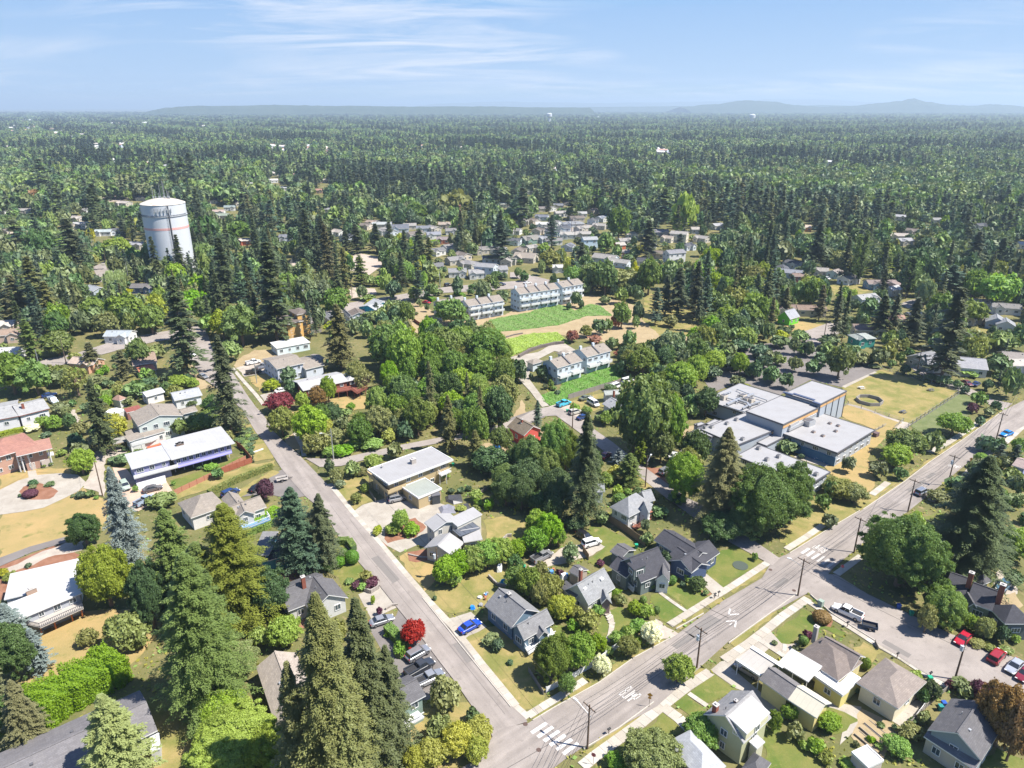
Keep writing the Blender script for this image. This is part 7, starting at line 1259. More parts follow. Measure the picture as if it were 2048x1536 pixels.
defk('tallm','cedar','maple','tall mid green','maple','maple_tree');defk('maroon','broad','maroon','maroon red','tree','broadleaf_tree');defk('redv','shrub','redv','reddish','bush','bush','bush');defk('cream','broad','cream','cream flowering','tree','flowering_tree');defk('willow','willow','willow','pale drooping','willow','willow_tree');defk('snag','spruce','snag','dead rust brown','conifer','dead_conifer');defk('bare','bare','olive','sparse','tree','sparse_tree');defk('lot','broad','lotleaf','young green','parking lot tree','broadleaf_tree')
for k,m,a in(('sh','leaf','bright green'),('sho','olive','olive green'),('shd','dark','dark green'),('shl','lime','lime green'),('shg','gold','yellow green'),('shr','purple','deep red'),('sha','orange','orange'),('shc','cream','cream flowering'),('shb','blue','grey green')):defk(k,'shrub',m,a,'shrub','shrub','shrub')
for k,m,a in(('ro','tidy','clipped round green'),('rol','gold','clipped round yellow'),('rop','pale','clipped pale sage'),('ror','bronze','rounded russet'),('rod','purple','low dark red')):defk(k,'ball',m,a,'shrub','round_shrub','shrub')
defk('cone','cone','tidy','clipped cone shaped','shrub','cone_shrub','shrub')
TREES=[];cells={}
def near_tree(x,y,r):
 cx_,cy_=int(x//15),int(y//15)
 for i in range(cx_-1,cx_+2):
  for j in range(cy_-1,cy_+2):
   for(a,b_,q)in cells.get((i,j),()):
    if hypot(x-a,y-b_)<(r+q)*.62:return True
 return False
def add_tree(x,y,h_,r,kind,label=None):
 cells.setdefault((int(x//15),int(y//15)),[]).append((x,y,r));TREES.append([None,x,y,h_,r,kind,label])
def make_tree(x,y,h_,r,kind):
 d=hypot(x,y);fam,mat,adj,noun,name,cat=K[kind]
 lod=-1 if d<170 and r>6.5 else 0 if d<165 and r>3.2 else 1 if d<260 and r>1.5 else 2 if d<520 else 3
 var=0 if lod<0 else rnd.randrange(2)if lod==0 else rnd.randrange(3)
 if lod<0 and fam not in('fir','broad','cedar'):lod=0
 cm,tm=proto(fam,lod,var)
 isc=fam in('fir','pine','spruce','cedar','poplar');e=empty(name,(x,y,0),0);e['category']=cat
 c=bpy.data.objects.new('crown',cm);COL.objects.link(c);c.parent=e;rz=rnd.uniform(0,6.28);lift=h_*(.07 if isc and fam!='cedar' else .01)
 c.scale=(r,r,(h_-lift));c.location=(0,0,lift);c.rotation_euler=(0,0,rz);c.material_slots[0].link='OBJECT';c.material_slots[0].material=FM[mat]
 if lod<3 and(fam not in('ball','cone','shrub')):
  t=bpy.data.objects.new('trunk',tm);COL.objects.link(t);t.parent=e;tr=max(2.0,r*.8)
  t.scale=(tr*.9,tr*.9,h_)if isc else(r,r,h_);t.rotation_euler=(0,0,rz)
 return e
def tp(tile,lst):
 """(top x, top y, base y, width, kind): the tree whose tip and foot fall on those points"""
 for a in lst:
  tx,ty,by,w,kind=a[:5];lab=a[5]if len(a)>5 else None
  X,Y=T(tile,tx,ty);_,YB=T(tile,tx,by);g0=G(X,YB);Yg=g0.y;wpx=w/TL[tile][2]
  beta=math.atan((768-Y)/FPX)-PITCH;h_=HC+Yg*tan(beta);h_=max(.5,h_);dep=Yg*cos(PITCH)-(h_-HC)*sin(PITCH);x=(X-1024)/FPX*dep
  dm=Yg*cos(PITCH)-(h_*.4-HC)*sin(PITCH);fam=K[kind][0]
  if fam in('fir','pine','spruce','cedar','poplar'):r=wpx/2/FPX*dm*1.18
  else:
   r=wpx/2/FPX*dm*1.03;Yg2=Yg+r*.75;h_=max(.6,HC+(Yg2-r*.1)*tan(beta));dep=Yg2*cos(PITCH)-(h_*.6-HC)*sin(PITCH);x=(X-1024)/FPX*dep;Yg=Yg2
  add_tree(x,Yg,h_,r,kind,label=lab)
GIANT='giant olive fir at bottom left whose leader tops the photo foreground'
tp('X',[(217,935,1145,82,'spruce','tall silvery spruce beside the round drive, left of the cedars'),(325,1018,1228,108,'cedar'),(443,1008,1245,150,'cedar'),(388,1085,1262,120,'cedar'),(342,552,752,88,'fir'),(433,670,872,76,'fir'),(178,758,908,62,'fir'),(46,638,722,46,'cedar','slim yellow green cedar at the left edge of the street'),(530,484,682,96,'fir'),(671,608,738,74,'firo'),(1983,912,1155,175,'fir'),(1925,575,762,96,'fir'),(1176,824,1050,82,'fir','tall dark central fir between the side street and the pale cottage'),(1459,855,1040,112,'firo'),(1370,908,1020,84,'leaf'),(1537,935,1095,165,'maple'),(1450,1030,1092,100,'dark'),(1500,1010,1090,90,'maple'),(1590,925,1060,70,'maple')])
tp('A',[(495,15,240,195,'dark'),(1090,250,1190,500,'tallm','huge mid green tree left of the giant firs, below the cedars'),(620,222,640,310,'lime','large lime green tree beside the white roofed house'),(740,615,880,260,'sho'),(520,705,830,120,'sho'),(10,550,800,250,'spruce'),(165,700,960,180,'spruce'),(50,690,1080,300,'dark'),(55,1010,1430,260,'firo'),(600,1095,1660,430,'larch','pale feathery larch rising over the long grey shingled house'),(1390,820,1100,340,'olive'),(1330,1090,1380,320,'leaf'),(1390,1270,1650,560,'lime'),(20,340,400,60,'shg'),(60,370,430,90,'sho'),(120,380,450,80,'shr'),(170,310,340,40,'shl'),(1250,640,1030,300,'maple'),(880,300,760,240,'dark'),(300,350,400,80,'sh')])
tp('B',[(200,-150,350,270,'pine'),(370,-110,335,230,'fir'),(290,90,360,220,'pine'),(60,350,700,280,'dark'),(170,640,860,210,'lime'),(20,700,840,130,'sh'),(430,295,365,80,'ro'),(495,265,345,75,'ro'),(575,235,325,85,'ro'),(525,220,270,45,'ro'),(350,488,1760,570,'firo',GIANT),(590,518,1560,430,'fir','giant dark fir right of the tallest foreground fir'),(770,800,1480,300,'fir'),(180,900,1800,340,'firo'),(480,900,1800,380,'firo'),(940,658,845,155,'red','crimson japanese maple beside the narrow street'),(1130,1012,1235,205,'sho'),(860,790,880,80,'sh'),(800,720,760,60,'sh'),(1300,1190,1290,90,'shd'),(1335,1265,1440,190,'gold'),(1200,1290,1520,200,'gold'),(1060,1390,1580,190,'gold'),(1320,1370,1540,170,'gold'),(950,1430,1600,150,'gold'),(1090,1225,1420,150,'sho'),(60,1320,1620,300,'lime'),(1140,280,475,170,'leaf'),(1215,240,430,170,'leaf'),(1300,210,405,170,'leaf'),(1380,175,380,170,'leaf'),(1460,160,350,160,'leaf'),(1180,350,470,120,'leaf'),(865,-10,140,110,'leaf'),(820,70,150,90,'shl'),(930,70,155,110,'sh'),(730,85,140,60,'shg'),(720,105,150,50,'shg'),(660,355,440,80,'sho'),(690,400,470,100,'shr'),(640,430,480,70,'sh'),(560,405,440,60,'sha'),(600,420,470,60,'shr'),(740,570,630,40,'shr'),(1065,190,270,50,'sh'),(1410,750,820,110,'bare'),(1450,775,850,90,'bare'),(1525,890,925,40,'sho'),(400,250,330,60,'shd'),(700,500,560,30,'sh'),(130,620,700,120,'sh'),(40,560,650,130,'maple')])
tp('C',[(150,-10,170,150,'leaf'),(225,10,240,170,'leaf'),(140,100,280,170,'leaf'),(30,170,300,130,'leaf'),(280,90,230,100,'leaf'),(380,30,130,150,'dark'),(540,0,90,90,'leaf'),(355,190,330,115,'shb'),(110,340,560,180,'maple'),(220,380,580,180,'olive'),(30,330,500,150,'maple'),(170,420,600,120,'olive'),(300,508,680,160,'gold'),(400,510,590,90,'sho'),(395,570,680,100,'sho'),(470,600,750,140,'sho'),(515,560,650,90,'sh'),(440,650,720,90,'sho'),(250,750,1070,230,'maple'),(400,730,1010,200,'leaf'),(330,980,1130,120,'maple'),(510,740,870,120,'leaf'),(180,800,1000,120,'olive'),(840,668,820,140,'cream'),(540,868,1010,120,'cream'),(700,750,900,130,'olive'),(640,720,810,110,'sh'),(760,650,740,110,'sh'),(740,540,640,100,'sh'),(810,560,660,100,'sh'),(650,495,570,80,'sho'),(690,690,790,90,'sh'),(620,460,540,70,'sh'),(925,390,450,52,'ro'),(965,385,445,46,'ro'),(840,430,475,40,'rop'),(790,508,555,44,'ro'),(870,567,620,42,'ro'),(1110,392,495,105,'shd'),(1060,370,430,60,'sh'),(1162,472,508,38,'ro'),(645,415,445,28,'ro'),(795,455,485,24,'rop'),(1025,420,460,40,'sh'),(985,390,420,25,'ro'),(530,290,335,55,'shr'),(285,345,400,50,'shr'),(925,240,350,75,'leaf'),(800,45,140,55,'olive'),(812,130,215,75,'leaf'),(1000,865,1075,185,'lime','lone lime green street tree beside the avenue'),(1140,1255,1460,240,'leaf'),(870,1320,1410,110,'gold'),(850,1390,1700,400,'olive'),(640,1470,1600,150,'leaf'),(1460,245,300,42,'sh'),(1165,345,375,20,'ro')])
tp('D',[(830,45,560,500,'maple','great spreading maple at the upper junction'),(1070,470,745,250,'leaf'),(960,560,760,120,'olive'),(370,15,115,90,'leaf'),(1200,200,350,100,'gold'),(1120,200,345,110,'cedar'),(1295,265,370,130,'dark'),(1500,100,340,200,'leaf'),(1430,160,330,170,'maple'),(1480,360,470,110,'maple'),(1310,640,790,120,'olive'),(1410,690,810,90,'gold'),(1230,620,740,100,'sh'),(1490,740,800,60,'sh'),(1250,770,830,100,'sho'),(1330,800,850,80,'sho'),(1430,820,860,80,'shb'),(325,605,685,110,'ror','rounded russet shrub at the corner of the side street'),(240,715,775,60,'shr'),(215,750,810,60,'ro'),(40,775,805,38,'rol'),(162,805,840,40,'rol'),(590,880,960,58,'ro'),(980,1020,1160,120,'dark'),(930,1060,1170,80,'shd'),(1430,1050,1500,310,'bronze','big bronze leaved tree at the bottom right corner'),(1500,1150,1560,200,'bronze'),(1180,1030,1130,150,'purple'),(1300,1040,1170,150,'purple'),(1110,1010,1080,80,'shr'),(875,1240,1275,50,'rol'),(860,1290,1390,140,'sho'),(780,1370,1500,160,'leaf'),(130,1160,1280,100,'leaf'),(40,1200,1350,100,'maple'),(370,1220,1350,150,'lime'),(290,1370,1470,110,'sh'),(170,1270,1400,110,'sho'),(480,1500,1560,110,'sh'),(400,1240,1310,60,'sh'),(220,1380,1440,70,'sh'),(350,1450,1530,90,'sho'),(850,230,480,240,'dark'),(1350,60,240,140,'cedar'),(940,1200,1290,80,'sho'),(700,1080,1110,40,'sho'),(540,1060,1100,40,'shd'),(1060,20,80,70,'sh'),(680,1270,1310,50,'sho'),(760,1280,1320,40,'sh'),(620,1350,1400,50,'sh'),(670,1390,1440,50,'sh'),(530,1380,1420,40,'shb')])
tp('E',[(890,755,1000,250,'gold'),(950,240,480,170,'firo'),(600,370,650,240,'bare'),(480,400,560,120,'willow'),(70,270,640,320,'maple'),(270,330,640,260,'maple'),(450,100,320,280,'maple'),(700,180,400,190,'firo'),(1620,750,930,280,'maple'),(1690,600,800,170,'dark'),(1350,500,570,100,'lime'),(1010,620,700,110,'leaf'),(1070,500,650,170,'maple'),(1850,790,900,110,'leaf'),(1250,200,330,140,'leaf'),(1840,180,350,170,'leaf'),(480,670,770,140,'orange')if False else(480,665,770,140,'gold'),(430,760,900,140,'sh'),(350,770,870,130,'sh'),(250,835,910,110,'shc'),(640,1035,1270,210,'lime','lime green tree over the gravel drive beside the round drive'),(600,915,1050,130,'maple'),(490,1040,1100,80,'sh'),(970,1075,1180,120,'leaf'),(900,1100,1160,80,'sh'),(1105,1035,1100,85,'leaf'),(1030,1060,1130,80,'leaf'),(645,1375,1440,84,'rop'),(722,1368,1430,74,'rop'),(585,1395,1425,40,'rop'),(770,1408,1440,38,'rop'),(262,1285,1335,80,'rol'),(262,1320,1360,60,'sho'),(240,1365,1435,115,'rod'),(160,1393,1425,36,'ro'),(395,1303,1340,80,'shl'),(1740,1195,1290,95,'leaf'),(1690,1150,1215,110,'sh'),(1590,1165,1205,60,'sh'),(1290,1405,1530,230,'lime'),(350,1155,1185,36,'rol'),(405,1140,1172,40,'rol'),(60,1180,1215,80,'rol'),(370,900,950,80,'shc'),(1080,1325,1385,45,'sh'),(1385,1290,1330,36,'sh'),(1530,640,700,90,'sh'),(1420,440,560,180,'sh'),(1540,460,560,110,'sh'),(1100,150,400,190,'maple'),(1200,470,560,140,'dark'),(880,560,640,160,'sh'),(760,450,560,180,'olive'),(1820,880,980,100,'sho'),(1330,760,920,150,'olive'),(1440,790,950,170,'maple'),(1000,1020,1060,60,'sh'),(2020,1080,1140,25,'column')])
for(x,y,k)in((1920,880,'sha'),(1960,900,'shg'),(1990,880,'sha'),(1940,930,'shg'),(1985,930,'sha'),(2010,960,'sha'),(1930,960,'shg'),(1970,980,'sha'),(2000,1000,'shg'),(1950,1010,'sha'),(1900,920,'sho'),(2030,930,'sho'),(1900,960,'shg'),(1960,1060,'sh'),(2000,1050,'sho')):tp('E',[(x,y-14,y+16,62,k),(x+18,y+10,y+34,44,'sho' if k=='sha' else 'sha')])
tp('F',[(1080,20,460,380,'maple'),(1500,60,400,330,'maple'),(1850,70,450,320,'maple'),(1170,435,700,210,'maple'),(1290,620,960,250,'maple'),(1530,600,1060,180,'firo','slender olive fir hanging over the side street'),(1750,680,1100,240,'maple'),(1940,520,960,260,'dark'),(1800,240,560,280,'maple'),(1640,380,650,240,'leaf'),(1380,460,700,200,'leaf'),(1880,1030,1290,320,'dark'),(1750,880,1180,180,'firo'),(2000,1240,1536,250,'dark'),(1180,60,520,300,'leaf'),(1380,90,460,250,'maple'),(1640,40,350,260,'leaf'),(1980,300,640,200,'maple'),(1620,640,900,200,'dark'),(1960,850,1100,180,'maple'),(830,780,1060,220,'maple'),(970,690,960,240,'olive'),(680,780,930,140,'leaf'),(500,890,1100,240,'sho'),(640,870,1050,190,'olive'),(540,790,950,180,'gold'),(690,1000,1110,170,'sh'),(920,950,1060,180,'sh'),(1190,820,990,140,'lime'),(1100,760,950,110,'lime'),(1000,530,680,110,'lime'),(760,660,740,78,'sh'),(700,715,800,130,'gold'),(490,755,820,100,'shc'),(420,820,920,110,'sho'),(1060,870,1000,120,'shg'),(780,940,1060,120,'sh'),(590,1010,1110,130,'sh'),(430,980,1100,110,'sho'),(1130,610,780,120,'dark'),(1060,620,730,110,'dark'),(1260,480,640,160,'leaf'),(1170,560,720,120,'maple'),(180,588,775,225,'redm')if False else(180,588,770,225,'maroon','broad red leaved tree beside the narrow street'),(200,700,965,220,'olive'),(370,570,730,120,'sh'),(500,518,710,160,'bronze'),(570,448,690,140,'leaf'),(260,380,540,130,'olive'),(290,490,620,110,'olive'),(120,470,580,140,'shl'),(870,400,600,190,'bare'),(1110,985,1130,120,'leaf'),(940,1085,1190,170,'sh'),(770,1140,1280,130,'dark'),(590,1110,1260,80,'dark'),(640,1190,1330,120,'sho'),(670,1280,1360,80,'shb'),(870,1310,1395,75,'sh'),(800,1380,1480,100,'sho'),(850,1180,1260,90,'sho'),(70,1270,1480,150,'purple'),(800,330,560,180,'olive'),(1640,1340,1400,60,'sh'),(1560,1350,1400,60,'shg'),(1700,1330,1380,60,'sh'),(1500,1200,1290,100,'sh'),(1780,1430,1500,80,'sh'),(1640,1490,1540,90,'shg')])
tp('G',[(1060,440,1150,520,'maple','massive maple clump right of the weathered grey house'),(1280,600,1100,260,'leaf'),(980,700,1130,260,'maple'),(1200,880,1180,220,'maple'),(1350,340,640,300,'leaf'),(1050,230,480,280,'maple'),(1560,540,800,210,'dark'),(1450,680,800,100,'leaf'),(1160,160,330,130,'leaf'),(1250,90,340,200,'blue'),(1330,160,360,150,'blue'),(1480,280,560,200,'leaf'),(350,800,1300,300,'leaf'),(150,930,1330,270,'maple'),(430,880,1300,220,'maple'),(270,1030,1400,240,'maple'),(80,1250,1560,240,'dark'),(230,1370,1600,190,'dark'),(205,640,870,90,'spruce')if False else(205,640,880,85,'pine'),(860,1030,1150,140,'spruce'),(950,1065,1320,210,'cedar'),(1040,890,1150,130,'cedar'),(60,330,520,130,'maple'),(250,368,500,110,'olive'),(310,480,560,50,'shg'),(265,510,560,45,'shg'),(335,530,570,45,'shg'),(365,563,605,52,'ro'),(130,608,645,36,'ro'),(150,430,480,40,'rop'),(500,670,750,90,'sh'),(600,690,760,90,'sh'),(760,720,860,110,'sh'),(780,680,740,80,'sho'),(700,760,830,90,'leaf'),(850,1320,1430,90,'sh'),(930,1350,1410,70,'sh'),(1100,1350,1440,90,'shd'),(1010,1340,1420,90,'shd'),(1320,1400,1500,140,'maple'),(1180,1500,1600,140,'maple'),(790,510,580,100,'shb'),(1340,930,1080,90,'leaf'),(1620,240,450,180,'lot'),(1500,330,470,170,'lot'),(1830,260,470,150,'lot'),(1950,330,490,120,'lot'),(1880,60,260,160,'lot'),(1720,180,340,150,'lot'),(1530,170,330,130,'leaf'),(1650,20,250,200,'maple'),(1600,-30,200,170,'leaf')])
tp('h',[(1490,620,830,150,'redv'),(1560,480,840,240,'maple'),(1270,690,920,200,'olive'),(1520,1090,1200,130,'redv'),(1440,940,1100,170,'olive'),(1220,900,1020,180,'redv'),(930,830,1010,180,'redv'),(1740,655,830,100,'maple'),(1770,480,780,150,'blue'),(1350,400,520,150,'olive'),(1100,760,950,170,'sho'),(1380,700,880,120,'dark'),(980,340,560,150,'blue'),(880,480,590,70,'shd'),(1040,440,570,90,'shd'),(1560,1000,1100,120,'sho'),(540,1290,1480,170,'olive'),(620,1400,1520,120,'olive'),(240,1210,1500,200,'dark'),(60,1150,1500,240,'maple'),(1560,1240,1440,150,'leaf'),(1650,1080,1400,240,'olive'),(1800,1010,1250,200,'leaf'),(1960,960,1200,200,'blue'),(230,40,180,100,'dark'),(310,80,210,70,'dark'),(50,100,200,110,'dark'),(1200,60,330,230,'maple'),(1420,50,380,240,'maple'),(1620,120,380,280,'maple'),(1100,230,400,130,'maple'),(1560,300,520,170,'olive'),(930,50,150,70,'purple')])
tp('H',[(215,140,290,90,'lot'),(325,165,310,95,'lot'),(430,190,320,90,'lot'),(215,295,430,115,'lot'),(365,322,460,130,'lot'),(585,205,500,225,'maple','large round maple at the edge of the school parking lot'),(25,368,535,120,'lot'),(150,425,570,115,'lot'),(90,285,380,110,'lot'),(10,240,340,90,'lot'),(470,180,330,110,'lot'),(650,1092,1240,105,'leaf'),(890,1140,1290,140,'leaf'),(1030,1000,1225,240,'lime','rounded lime green tree on the grass in front of the school'),(1110,875,1150,310,'maple'),(1330,900,1080,140,'maple'),(1060,1185,1300,110,'leaf'),(1490,748,960,250,'leaf'),(1700,775,860,78,'leaf'),(1775,703,790,92,'leaf'),(1830,653,740,85,'leaf'),(1690,580,700,120,'bare'),(1640,660,760,90,'shr'),(600,1290,1480,280,'olive'),(700,1320,1500,200,'olive'),(520,1300,1450,150,'blue'),(382,1240,1370,30,'column'),(398,1250,1365,26,'column'),(440,1400,1540,120,'leaf'),(260,1335,1380,60,'sho'),(350,1370,1410,60,'sho'),(430,1310,1360,50,'sho'),(1760,938,1090,170,'lime'),(1700,1060,1170,100,'sh'),(1380,1378,1500,200,'sho'),(1530,1258,1440,200,'maple'),(150,970,1090,180,'leaf'),(80,1000,1060,60,'sh'),(283,1008,1060,66,'shr'),(270,1075,1115,58,'shr'),(430,1080,1115,42,'ro'),(1850,280,460,200,'gold'),(1880,105,280,220,'maple'),(1870,410,530,140,'blue'),(2020,450,590,100,'purple'),(1310,430,500,100,'shb'),(1410,448,540,120,'shb'),(890,225,390,140,'leaf'),(750,260,350,90,'sho'),(820,315,360,60,'lime'),(1100,365,450,90,'leaf'),(990,320,390,70,'sho'),(1580,530,600,70,'shl'),(1520,480,560,80,'shb'),(850,355,395,100,'shd'),(1760,480,580,90,'blue'),(1620,400,470,140,'sh'),(1880,990,1120,90,'pine'),(2010,1000,1120,90,'fir'),(1900,1100,1220,110,'maple'),(1960,1200,1330,150,'olive'),(1690,1110,1210,100,'gold'),(2000,1400,1500,140,'lime'),(110,90,180,110,'shg'),(70,250,330,60,'sh'),(820,1190,1230,30,'sh')])
tp('X',[(1425,735,765,42,'lot'),(1465,715,745,44,'lot'),(1500,728,758,40,'lot'),(1445,690,725,50,'lot'),(1480,680,710,44,'lot'),(1520,690,722,42,'lot'),(1560,672,700,40,'lot'),(1530,712,742,36,'lot'),(1610,690,716,34,'lot'),(1645,705,735,34,'lot'),(1600,662,690,36,'lot'),(1545,740,768,34,'lot'),(1660,672,700,40,'leaf'),(1700,690,722,44,'leaf'),(1720,705,735,40,'sho'),(1475,752,778,32,'lot')])
tp('I',[(300,70,370,200,'fir'),(430,300,600,170,'fir'),(730,265,620,170,'fir'),(290,322,490,140,'bronze','rust coloured dome shaped tree at the upper left'),(520,548,980,320,'fir'),(200,850,1350,290,'firo'),(950,508,700,110,'spruce'),(1110,488,740,95,'fir'),(1200,690,1130,140,'fir'),(1330,648,980,125,'fir'),(1470,735,1000,125,'fir'),(940,695,890,220,'lime'),(1050,790,930,150,'lime'),(1020,930,1060,110,'purple'),(910,970,1150,200,'willow','pale drooping willow left of the water tower'),(760,1000,1090,85,'dark'),(1740,700,1290,280,'fir'),(1590,1000,1290,190,'leaf'),(1400,900,1150,180,'lime'),(1420,1120,1540,240,'firo'),(1920,1240,1600,320,'maple'),(500,930,1130,200,'dark'),(600,1050,1250,210,'dark'),(750,1180,1440,240,'maple'),(1000,1150,1440,280,'maple'),(540,1240,1450,190,'leaf'),(1250,1150,1420,160,'gold'),(1430,50,340,180,'fir'),(1930,300,580,160,'fir'),(1500,20,330,150,'fir'),(1360,80,330,150,'fir'),(90,560,850,220,'fir'),(330,640,930,230,'dark'),(70,1000,1350,260,'firo'),(340,1050,1400,230,'firo'),(60,420,520,150,'leaf'),(1650,540,800,220,'dark'),(1900,560,760,200,'maple'),(1680,480,620,100,'olive'),(880,560,660,90,'gold'),(990,440,560,120,'leaf'),(1000,190,350,220,'maple'),(860,180,330,180,'maple'),(1150,300,380,100,'leaf'),(1220,210,320,60,'purple'),(1540,640,900,120,'fir'),(1990,1050,1250,150,'firo'),(1640,1150,1420,180,'maple'),(1200,1240,1500,220,'maple'),(850,1290,1520,200,'olive')])
tp('J',[(100,760,1150,260,'fir'),(540,590,1150,190,'firo'),(380,470,900,190,'fir'),(590,640,1000,160,'fir'),(820,838,1085,160,'cedar'),(1300,630,965,210,'fir'),(1380,700,960,120,'cedar'),(1190,880,1110,190,'leaf'),(1100,850,1080,150,'dark'),(950,588,820,160,'fir'),(1060,570,835,140,'fir'),(790,590,830,180,'fir'),(710,640,830,150,'fir'),(1180,640,880,130,'fir'),(1630,440,665,44,'snag','thin dead rust brown conifer standing among the far houses'),(1650,645,830,160,'bare'),(1730,738,870,110,'leaf'),(1960,560,910,240,'pine'),(1420,930,1110,170,'sho'),(1100,1050,1210,150,'maple'),(630,1140,1290,150,'leaf'),(380,870,1200,150,'cedar'),(530,950,1180,120,'lime'),(640,960,1200,150,'fir'),(960,1215,1345,70,'fir'),(1160,1210,1380,150,'maple'),(1560,1185,1440,270,'maple','round maple standing over the left upper townhouses'),(1735,1070,1130,76,'ro'),(1465,1113,1172,66,'ro'),(1930,1065,1110,66,'ro'),(1303,1193,1258,42,'cone'),(1367,1223,1302,42,'cone'),(250,980,1250,160,'lime'),(180,1060,1310,140,'lime'),(920,1290,1400,170,'maple'),(840,1340,1450,150,'olive'),(780,1370,1480,120,'lime'),(900,1160,1220,120,'gold'),(1280,420,600,200,'maple'),(1100,430,560,130,'lime'),(640,460,640,180,'dark'),(1590,330,560,260,'olive'),(1490,430,570,110,'leaf'),(1720,560,680,70,'fir'),(1380,880,1080,100,'dark'),(430,1180,1320,90,'fir'),(1270,1080,1210,110,'sh'),(1000,1000,1100,110,'sh'),(920,1010,1100,90,'lime'),(1970,1110,1240,100,'shb'),(1280,1295,1325,40,'gold'),(1640,940,1020,90,'sh'),(1500,930,1000,60,'leaf'),(1930,970,1040,110,'shd'),(1000,1270,1400,120,'dark'),(1720,1110,1170,60,'sho'),(1800,1120,1165,80,'shl')])
tp('K',[(1165,1100,1400,135,'pine'),(1350,940,1350,240,'fir'),(1500,890,1345,190,'fir'),(1250,1000,1330,160,'fir'),(320,520,790,145,'pine'),(560,738,940,150,'fir'),(300,800,980,190,'olive'),(750,880,1180,190,'maple'),(900,950,1160,220,'olive'),(640,900,1150,210,'maple'),(1100,860,1180,200,'maple'),(1100,560,870,240,'fir'),(860,450,740,200,'maple'),(1680,1030,1260,95,'leaf'),(1790,1150,1320,85,'lime'),(490,270,560,150,'fir'),(280,190,470,140,'fir'),(290,390,520,90,'firo'),(90,300,610,200,'fir'),(500,900,1000,120,'leaf'),(180,1000,1010,60,'ro'),(100,960,1060,70,'shd'),(1270,1320,1430,120,'sho'),(980,790,880,90,'leaf'),(930,830,900,100,'shd'),(840,760,880,80,'purple'),(400,810,880,70,'purple'),(1350,670,800,110,'pine'),(1600,1310,1500,220,'maple'),(1720,1250,1460,200,'leaf'),(1900,1240,1450,230,'maple'),(1500,1420,1600,200,'leaf'),(700,740,780,60,'sh'),(680,230,500,100,'fir'),(750,230,500,110,'firo'),(430,310,450,130,'lime'),(1380,360,700,200,'leaf'),(1230,300,640,220,'fir'),(1690,480,560,110,'lime')])
tp('L',[(800,640,1080,110,'poplar','tall bright columnar poplar left of the pointed cypress'),(750,670,1060,80,'poplar'),(960,715,1020,160,'cedar','sharply pointed cypress in the right hand woods'),(1170,850,1190,150,'column'),(660,690,1060,140,'fir'),(430,570,960,220,'fir'),(330,890,1020,120,'lime'),(590,1130,1560,130,'fir'),(660,1125,1530,120,'fir'),(1210,1180,1560,220,'fir'),(1500,920,1210,240,'pine'),(950,950,1180,120,'fir'),(950,1160,1500,220,'fir'),(1050,1150,1500,160,'fir'),(450,1080,1370,150,'firo'),(190,470,600,130,'bronze'),(120,500,720,150,'blue'),(310,440,600,90,'leaf'),(1170,570,660,180,'gold'),(1180,460,570,60,'fir'),(1580,550,660,120,'gold'),(160,1100,1320,130,'firo'),(350,1010,1200,200,'lime'),(90,950,1080,90,'cream'),(200,1000,1200,110,'pine'),(1660,1080,1190,110,'redv'),(1640,1200,1420,220,'maple'),(1450,1280,1600,220,'fir'),(1320,860,1150,150,'dark'),(600,560,720,150,'fir'),(1930,1430,1490,60,'redv'),(1850,1460,1600,200,'maple'),(1350,1230,1440,200,'fir'),(1850,980,1300,300,'leaf'),(1700,650,1000,200,'fir'),(820,1180,1400,160,'maple'),(700,1200,1300,90,'olive'),(1900,700,1000,200,'fir'),(900,400,650,120,'fir'),(60,1320,1370,50,'sh'),(190,1400,1440,50,'sh'),(130,1410,1500,130,'gold')])
# hedges (leaf-covered boxes)
def hedge(tile,pts,w,h_,mat,label,dens=26,leaf=.22,name='hedge',bulge=.15):
 q=[Pt(tile,*p)for p in pts];g=np.random.default_rng(len(label));C=[];Nn=[]
 for p,s in zip(q,q[1:]):
  d=(s-p);L=d.length;d.normalize();n=Vector((-d.y,d.x,0));ar=L*(w+2*h_)+2*w*h_;m=int(ar*dens)
  a=g.random(m)*L;t=g.random(m)*(w+2*h_);off=np.where(t<h_,-w/2,np.where(t>h_+w,w/2,t-h_-w/2));z=np.where(t<h_,t,np.where(t>h_+w,w+2*h_-t,h_))
  lump=bulge*(np.sin(a*1.3)*.5+np.sin(a*2.9+off*2)*.5+g.normal(0,.35,m));k=1+lump*.6/max(w,.5);off=off*k;z=z*(1+lump*.25/max(h_,1)*2)
  C.append(np.stack([p.x+d.x*a+n.x*off,p.y+d.y*a+n.y*off,z],1));nz=np.where(z>h_*.95,1.0,.1);Nn.append(np.stack([n.x*np.sign(off)*(1-nz),n.y*np.sign(off)*(1-nz),nz],1))
 C=np.vstack(C);nr=unit(np.vstack(Nn)+g.normal(0,.45,C.shape));t=unit(np.cross(nr,g.normal(0,1,C.shape)));b=np.cross(nr,t);kk=leaf*g.uniform(.6,1.3,(len(C),1))
 c0=q[0];e=empty(name,(c0.x,c0.y,0),0,label=label,cat='hedge');C[:,0]-=c0.x;C[:,1]-=c0.y
 o=bpy.data.objects.new('foliage',quads_mesh('foliage',C,t*kk,b*kk*.7,[mat]));COL.objects.link(o);o.parent=e
 b_=MB()
 for p,s in zip(q,q[1:]):b_.bar(p+Vector((0,0,h_*.46)),s+Vector((0,0,h_*.46)),w*.84,h_*.9)
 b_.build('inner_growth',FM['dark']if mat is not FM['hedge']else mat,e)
 for p,s in zip(q,q[1:]):n=Vector((-(s-p).y,(s-p).x,0)).normalized()*w*.7;CLEAR.append([tuple(k)[:2]for k in(p-n,s-n,s+n,p+n)])
 for i in range(8):pass
 return e
